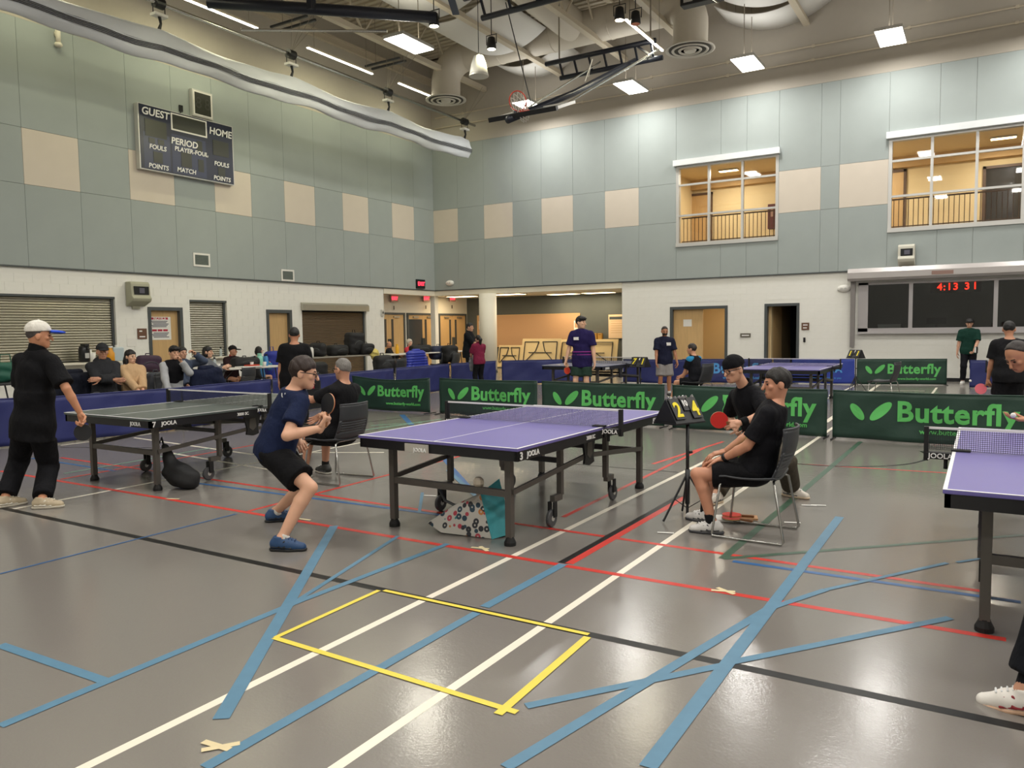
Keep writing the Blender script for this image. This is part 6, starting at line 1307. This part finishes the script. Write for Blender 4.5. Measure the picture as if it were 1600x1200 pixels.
def folded_table(label, u0, u1, y, lean, zt=1.22):
    xa, xb = float(aty(u0, 540, y)[0]), float(aty(u1, 540, y)[0]); t = thing('folded_table', label, 'table', (xa, y, 0), 0, 'folded tables in the alcove'); L = xb-xa
    MB().add([(0, 0, .05), (L, 0, .05), (L, lean, zt), (0, lean, zt), (0, .04, .05), (L, .04, .05), (L, lean+.04, zt), (0, lean+.04, zt)], [(0,1,2,3),(7,6,5,4),(0,4,5,1),(1,5,6,2),(2,6,7,3),(3,7,4,0)]).build('top', M_ftop, t)
    q = lambda f, g: (f*L, lean*(g*zt-.05)/(zt-.05)-.03, g*zt)
    for a_, b_ in (((.08, .25), (.08, .9)), ((.08, .9), (.45, .9)), ((.45, .9), (.38, .6)), ((.38, .6), (.12, .25)), ((.92, .25), (.92, .9)), ((.92, .9), (.55, .9)), ((.55, .9), (.62, .6)), ((.62, .6), (.88, .25)), ((.2, .55), (.8, .55))): MB().cyl(q(*a_), q(*b_), .018, n=6).build('leg_frame', M_fleg, t)
folded_table('cream folding table on edge, right of the pillar', 812, 872, 26.6, .25); folded_table('cream folding table on edge behind the purple player', 868, 962, 27.0, .25, 1.18); folded_table('cream folding table leaning beside the pillar', 776, 812, 27.1, .2, .95)
# ================================================================ SPECTATOR TABLES, BAGS, BOTTLES
M_ttop = mat('table_white_plastic', 'd8d4ca', .5); M_tleg = mat('table_leg_dark', '2a2b2e', .5)
def folding_table(label, x, y0, y1, z, w=.75, top=M_ttop):
    t = thing('folding_table', label, 'table', (x, (y0+y1)/2, 0), 0, 'spectator tables'); L = (y1-y0)/2
    MB().box(-w/2, w/2, -L, L, z-.04, z).build('top', top, t, bevel=.01)
    for s in (-1, 1):
        for a_ in (-1, 1): MB().cyl((a_*w*.38, s*(L-.25), z-.04), (a_*w*.42, s*(L-.15), 0), .015, n=6).build('leg', M_tleg, t)
        MB().cyl((-w*.4, s*(L-.18), .25), (w*.4, s*(L-.18), .25), .012, n=6).build('crossbar', M_tleg, t); MB().cyl((0, s*(L-.2), .3), (0, s*(L-.75), z-.04), .01, n=6).build('brace', M_tleg, t)
    return t
yy = lambda u, x: float(atx(u, 560, x)[1])
folding_table('pale folding table with cups and bottles behind the second barrier', -14.85, yy(322, -14.85), yy(432, -14.85), .80, .6); folding_table('dark folding table loaded with backpacks before the bronze shutter', -16.6, yy(440, -16.6), yy(603, -16.6), .88, top=mat('table_grey_top', '8f8a80', .5)); folding_table('folding table by the alcove where the child sits', -15.9, yy(600, -15.9), yy(718, -15.9), .88, .6)
folding_table('pale folding table behind the long haired woman', -14.6, yy(196, -14.6), yy(250, -14.6), .82)
M_bag = mat('bag_black', '141416', .7, bump=.3, bscale=30)
def backpack(label, P_, rot, w, h_, d, m=M_bag, lying=False):
    t = thing('backpack', label, 'bag', P_, rot, 'bags around the spectator tables')
    b = folds(U([rbox((0, 0, h_*.48), (w/2, d/2, h_*.48), min(w, d)*.33), ell((0, -d*.35, h_*.36), (w*.36, d*.32, h_*.27))], .03), .006, 16, w*9); soft('body', b, (-w, -d*1.2, -.02), (w, d, h_*1.2), .018, m, t)
    MB().tube([(-.05, d*.1, h_*.93), (-.04, d*.12, h_*1.06), (.04, d*.12, h_*1.06), (.05, d*.1, h_*.93)], .012, 6).build('handle', m, t); MB().tube([(w*.28*math.cos(a_), -d*.66+.02*abs(math.cos(a_)), h_*.40+h_*.2*math.sin(a_)) for a_ in np.linspace(.2, 2.9, 9)], .006, 5).build('zip', M_frame, t)
    for s in (-1, 1): MB().tube([(s*w*.25, d*.45, h_*.9), (s*w*.34, d*.62, h_*.6), (s*w*.3, d*.5, h_*.15)], .018, 6).build('strap', m, t)
    return t
def at_tab(u, x, z): return (x, yy(u, x), z)
M_navyb = mat('bag_navy', '1d2540', .7, bump=.3, bscale=30); M_purp = mat('bag_plum', '3a2438', .7, bump=.3, bscale=30)
for a in (('round black bag at the left end of the backpack table', at_tab(497, -16.6, .88), .4, .48, .42, .35, M_bag), ('low black sports bag in the middle of the backpack table', at_tab(527, -16.6, .88), 1.6, .75, .34, .4, M_bag), ('tall black hiking backpack on the backpack table', at_tab(555, -16.6, .88), 1.4, .62, .72, .4, M_bag),
          ('plum coloured bag on the table behind the long haired woman', at_tab(232, -14.6, .82), 1.3, .48, .36, .26, M_purp), ('black bag on the table with cups', at_tab(383, -14.9, .80), 1.5, .7, .24, .3, M_bag), ('large black bag standing left of the blue puffer jacket', (-13.9, yy(598, -13.9), .45), 1.2, .5, .52, .4, M_bag),
          ('dark bag in front of the child in red', at_tab(657, -15.9, .88), 1.3, .8, .26, .35, M_bag), ('dark navy bag at the right end of the table by the alcove', at_tab(686, -15.8, .62), 1.3, .7, .48, .4, M_navyb), ('black quilted bag nearest the alcove doors', at_tab(703, -15.4, .52), 1.3, .55, .6, .4, M_bag),
          ('black duffel standing on end before the backpack table', (-15.9, yy(482, -15.9), .0), 1.4, 1.1, .8, .4, M_bag), ('black bag beside the yellow cloth', (-16.35, yy(573, -16.35), .88), 1.4, .5, .36, .3, M_bag), ('dark backpack on the floor left of the vested young man', (-13.6, yy(243, -13.6), .46), 1.5, .35, .42, .25, mat('bag_slate', '3a3d44', .7)), ('tall royal blue bag behind the black shirted man', (-16.3, yy(426, -16.3), .0), 1.3, .42, 1.15, .35, mat('bag_royal', '1f2c8c', .7))): backpack(*a)
for i, (u, x, z) in enumerate(((598, -14.0, 0), (650, -14.2, 0), (372, -13.9, 0), (120, -13.4, 0), (243, -13.7, 0), (686, -15.8, .0), (703, -15.4, 0), (615, -13.9, 0))):
    make_chair(['empty grey chair holding the large black bag', 'grey chair under the blue puffer jacket', 'empty grey chair pulled up to the table with cups', 'grey chair under the dark coats left of the hooded man', 'grey chair beside the vested young man', 'grey chair under the navy bag by the alcove', 'grey chair under the black quilted bag', 'empty grey chair right of the large black bag'][i], (x, yy(u, x), z), math.radians(90 if i != 2 else 100), 'spectator chairs', sub=(i == 2))
def jacket(label, P_, rot, m, w=.62, h_=.62, quilt=0.0):
    t = thing('draped_jacket', label, 'jacket', P_, rot, 'jackets on chair backs')
    b = U([rbox((0, 0, h_*.5), (w*.42, .13, h_*.5), .1), cone((-w*.4, 0, h_*.85), (-w*.52, -.06, h_*.2), .09, .075), cone((w*.4, 0, h_*.85), (w*.52, -.06, h_*.2), .09, .075)], .06)
    f = (lambda p: b(p)+quilt*np.abs(np.sin(p[:, 2]*PI/.075))*-1+quilt*.5) if quilt else folds(b, .012, 14, 2.0); soft('body', f, (-w, -.35, -.05), (w, .35, h_*1.3), .014, m, t); soft('collar', U([cone((-.12, 0, h_*1.0), (.12, 0, h_*1.0), .06, .06)], .02), (-.3, -.15, h_*.85), (.3, .15, h_*1.2), .016, m, t)
jacket('bright blue puffer jacket hung over a chair back', (-13.95, yy(650, -13.95), .40), PI/2, mat('puffer_blue', '20309c', .35), .78, .62, .02)
jacket('dark navy coat hung over a chair left of the hooded man', (-13.1, yy(112, -13.1), .42), PI/2, cloth_mat('1a1d28'), .66, .55); jacket('black coat hung over the chair beside the hooded man', (-13.3, yy(128, -13.3), .34), PI/2+.3, cloth_mat('17171a'), .5, .5); jacket('navy coat on the lap of the woman in the grey hoodie', (-12.9, yy(322, -12.9), .30), PI/2, cloth_mat('1a2036'), .66, .62)
yc = thing('yellow_cloth', 'pale yellow jacket slumped at the end of the backpack table', 'cloth', at_tab(585, -16.2, .60)); soft('cloth', folds(U([ell((0, 0, .3), (.14, .16, .16)), ell((.05, .02, .08), (.1, .12, .24))], .06), .012, 26), (-.4, -.4, -.3), (.4, .4, .6), .018, cloth_mat('cfc070'), yc)
def bottle(label, P_, h_, r, m, cap=M_black):
    t = thing('bottle', label, 'bottle', P_, 0, 'bottles and cups on the tables'); MB().lathe([(r*.9, 0), (r, .01), (r, h_*.7), (r*.6, h_*.82), (r*.5, h_*.86)], 14).build('body', m, t, smooth=True); MB().lathe([(r*.62, h_*.85), (r*.62, h_), (r*.3, h_+.004)], 12).build('cap', cap, t)
def cup(label, P_, h_=.11, r=.045, m=M_paper):
    t = thing('cup', label, 'cup', P_, 0, 'bottles and cups on the tables'); MB().lathe([(r*.75, 0), (r, h_), (r*.93, h_), (r*.7, .008)], 14).build('body', m, t, smooth=True); MB().lathe([(r*1.05, h_-.004), (r*1.05, h_+.006)], 14).build('rim', m, t)
M_mint = mat('bottle_mint', '8fd0b8', .4); M_clr = mat('bottle_clear', 'c9d4d6', .15, alpha=.6)
bottle('mint green flask on the table with cups', at_tab(405.5, -14.9, .80), .30, .085, M_mint, M_mint); bottle('blue water bottle right of the mint flask', at_tab(416, -14.8, .80), .28, .045, mat('bottle_blue', '3f86c4', .3)); bottle('clear bottle left of the mint flask', at_tab(398, -14.8, .80), .25, .035, M_clr); bottle('clear bottle by the grey hooded woman', at_tab(335, -14.8, .80), .26, .038, M_clr); bottle('white flask at the left end of the backpack table', at_tab(487, -16.4, .88), .34, .06, M_paper); bottle('clear bottle on the narrow shutter counter', (XL+.12, yy(341, XL), .95), .26, .04, M_clr)
bottle('yellow drink bottle in front of the bald man', at_tab(621, -15.9, .88), .30, .06, mat('bottle_yellow', 'e2a81e', .4), mat('cap_yellow', 'e2a81e', .4))
cup('white cup beside the grey hooded woman', at_tab(341, -14.7, .80)); cup('white cup at the left end of the table with cups', at_tab(329, -14.7, .80)); cup('white cup left of the clear bottle', at_tab(393, -14.7, .80)); cup('white cup right of the mint flask', at_tab(413, -14.65, .80), .1)
fd = thing('food_tray', 'tray of red and white food on the table with cups', 'tray', at_tab(388, -14.65, .80)); MB().box(-.14, .14, -.28, .28, 0, .025).build('tray', M_paper, fd); MB().box(-.1, .1, -.05, .24, .025, .055).build('food', mat('food_red', 'c2452e', .6), fd)
# counter things at the wide shutter
xc = XL+.22
ap = thing('airpot', 'black airpot thermos on the serving counter', 'thermos', (xc, yy(132, xc), .95)); MB().lathe([(.11, 0), (.125, .02), (.125, .30), (.11, .36), (.08, .40)], 20).build('body', mat('airpot_black', '1d1d20', .3), ap, smooth=True); MB().box(-.06, .14, -.05, .05, .38, .44).build('lid', M_black, ap); MB().cyl((.1, 0, .36), (.17, 0, .30), .02).build('spout', M_black, ap); MB().box(.121, .128, -.05, .05, .1, .22).build('label', M_alum, ap)
for u, lb in ((139, 'white cup stack right of the airpot'), (145, 'second white cup stack right of the airpot')): cup(lb, (xc, yy(u, xc), .95), .3 if u < 142 else .22, .07)
jg = thing('orange_jug', 'orange juice jug behind the hooded man', 'jug', (xc, yy(173, xc), .95)); MB().lathe([(.1, 0), (.11, .02), (.11, .2), (.05, .3), (.05, .34)], 16).build('body', mat('jug_orange', 'e09a1e', .4), jg, smooth=True); MB().lathe([(.055, .33), (.055, .37)], 12).build('cap', M_paper, jg)
wj = thing('water_jug', 'pale blue water jug behind the hooded man', 'jug', (xc, yy(183, xc), .95)); MB().box(-.1, .1, -.14, .14, 0, .34).build('body', mat('jug_pale', 'b9c6cc', .3), wj, bevel=.03); MB().cyl((0, 0, .34), (0, 0, .39), .04).build('cap', M_paper, wj)
gt = thing('green_tote', 'green tote bag at the far left edge', 'bag', (-15.2, yy(8, -15.2), .76)); soft('body', folds(rbox((0, 0, .18), (.1, .17, .18), .06), .01, 20), (-.3, -.35, -.05), (.3, .35, .5), .018, mat('tote_green', '1f5a48', .6), gt); MB().tube([(0, -.1, .33), (0, -.08, .5), (0, .08, .5), (0, .1, .33)], .012, 6).build('handle', mat('tote_green', '1f5a48'), gt)
folding_table('dark folding table at the far left edge', -15.2, 5.6, yy(16, -15.2), .76, top=mat('table_black_top', '2a2a2c', .5))
# ================================================================ THINGS ON THE FLOOR
def patterned():
    m = bpy.data.materials.new('bag_pattern'); m.use_nodes = True; nt = m.node_tree; b = nt.nodes['Principled BSDF']; b.inputs['Roughness'].default_value = .5
    tc = nt.nodes.new('ShaderNodeTexCoord'); v = nt.nodes.new('ShaderNodeTexVoronoi'); v.inputs['Scale'].default_value = 19; v2 = nt.nodes.new('ShaderNodeTexVoronoi'); v2.inputs['Scale'].default_value = 26
    cr = nt.nodes.new('ShaderNodeValToRGB'); e_ = cr.color_ramp.elements; e_[0].position = .12; e_[0].color = (0, 0, 0, 1); e_[1].position = .16; e_[1].color = (1, 1, 1, 1)
    for p_, c_ in ((.44, 1), (.48, 0)): n_ = e_.new(p_); n_.color = (c_, c_, c_, 1)
    hs = nt.nodes.new('ShaderNodeValToRGB'); hs.color_ramp.interpolation = 'CONSTANT'; q = hs.color_ramp.elements
    q[0].color = lin('1d3a4c'); q[1].position = .25; q[1].color = lin('a83a4a')
    for p_, c_ in ((.45, '2a7a80'), (.6, 'b8763a'), (.75, '23262e')): n_ = q.new(p_); n_.color = lin(c_)
    mx = nt.nodes.new('ShaderNodeMix'); mx.data_type = 'RGBA'; mx.inputs[6].default_value = lin('b9b6ae'); sp_ = nt.nodes.new('ShaderNodeSeparateColor')
    nt.links.new(tc.outputs['Object'], v.inputs[0]); nt.links.new(v.outputs['Distance'], cr.inputs[0]); nt.links.new(v.outputs['Color'], sp_.inputs[0]); nt.links.new(sp_.outputs[0], hs.inputs[0]); nt.links.new(cr.outputs[0], mx.inputs[0]); nt.links.new(hs.outputs[0], mx.inputs[7]); nt.links.new(mx.outputs[2], b.inputs['Base Color']); return m
tb = thing('shopping_bag', 'patterned shopping bag with teal side tied under the centre table', 'bag', (-3.33, 4.98, 0), .15)
V_ = [(-.46, -.10, .06), (-.30, -.16, .01), (.14, -.16, .0), (.02, -.10, .33), (-.22, -.08, .22), (-.44, .10, .06), (-.28, .16, .01), (.20, .10, .0), (.10, .08, .40), (-.22, .10, .20)]
MB().add(V_, [(0, 1, 2, 3, 4), (9, 8, 7, 6, 5), (0, 5, 6, 1), (1, 6, 7, 2), (0, 4, 9, 5)]).build('body', patterned(), tb, bevel=.01)
MB().add([(.14, -.162, .0), (.25, -.02, .02), (.20, .10, .0), (.10, .08, .42), (.02, -.10, .335)], [(0, 1, 3, 4), (1, 2, 3)]).build('side_panel', mat('bag_teal', '2f8f98', .5), tb, thick=.008)
MB().tube([(-.0, -.09, .33), (.03, -.12, .38), (.06, -.17, .42)], .022, 6).build('strap', mat('strap_beige', 'b5aa98', .8), tb, smooth=True); MB().lathe([(.02, -.03), (.045, 0), (.04, .03), (.02, .05)], 8, (.05, -.19, .43)).build('knot', mat('strap_beige', 'b5aa98', .8), tb); MB().tube([(-.2, -.05, .2), (-.32, -.04, .24), (-.40, -.02, .36)], .012, 5).build('handle', M_frame, tb, smooth=True)
MB().add([(-.2, .1, .2), (.1, .08, .4), (.02, -.10, .335), (-.22, -.08, .22)], [(0, 1, 2, 3)]).build('lining', mat('bag_lining', '6a6c66', .7), tb)
kb = thing('black_cloth_bag', 'limp black bag tied to the leg of the left table', 'bag', (-7.13, 4.93, 0), .0); soft('body', folds(U([cone((-.13, -.02, .42), (-.06, 0, .2), .03, .09), ell((.04, .02, .13), (.19, .13, .13)), ell((.16, .03, .09), (.13, .11, .09))], .06), .008, 24), (-.4, -.3, -.02), (.45, .3, .6), .014, M_bag, kb); MB().tube([(-.13, -.03, .42), (-.16, -.04, .52), (-.17, -.06, .46)], .012, 6).build('tie', M_bag, kb)
cs = thing('bat_case', 'open bat case with papers on the floor under the umpire chair', 'case', (-1.78, 6.28, 0), .3); MB().box(-.16, .2, -.09, .09, 0, .02).build('tray', M_paper, cs, bevel=.006); MB().box(.0, .24, -.06, .06, .02, .035).build('book', mat('case_tan', 'b58a62', .6), cs)
paddle('red bat lying on the floor under the umpire chair', V3(-1.62, 6.31, .045), nrm(V3(-.95, -.2, 0)), V3(0, 0, 1), 'cf3a2e', '1b1b1e'); paddle('second red bat partly under the first one', V3(-1.60, 6.2, .036), nrm(V3(-.9, .1, 0)), V3(0, 0, 1), 'b8362c', '1b1b1e')
make_chair('empty grey chair in front of the far green banner', (-1.75, 17.2, 0), math.radians(80), 'grey sled base chairs', sub=False)
# flip score cards by the grey haired man
fs_ = thing('flip_score', 'white flip score cards with a red 1 standing on the left table edge', 'scoreboard', (-7.12, 6.74, .005), math.atan2(FR[1], FR[0])-.2)
MB().box(-.16, .22, -.06, .06, .757, .768).build('tray', M_black, fs_)
MB().box(-.15, .03, -.02, -.01, .78, 1.02).build('card', M_paper, fs_); text('7', .24, (-.05, -.024, .90), M_black, fs_, 'digit', bold=.02); MB().box(.06, .13, -.024, -.012, .90, 1.05).build('card', M_nr, fs_); text('1', .12, (.095, -.028, .975), M_let, fs_, 'digit', bold=.02); MB().box(.06, .2, -.02, -.01, .76, .90).build('card', M_black, fs_); MB().box(-.16, .2, -.01, .02, .755, 1.0).build('easel', M_black, fs_)
fb = thing('floor_ball', 'white ball in the air left of the man in black at the right edge', 'ball', aty(1516, 595, 21.9)); MB().lathe([(.001, -.03)]+[(.03*math.cos(a_), .03*math.sin(a_)) for a_ in np.linspace(-1.3, 1.3, 7)]+[(.001, .03)], 12).build('shell', M_paper, fb, smooth=True)
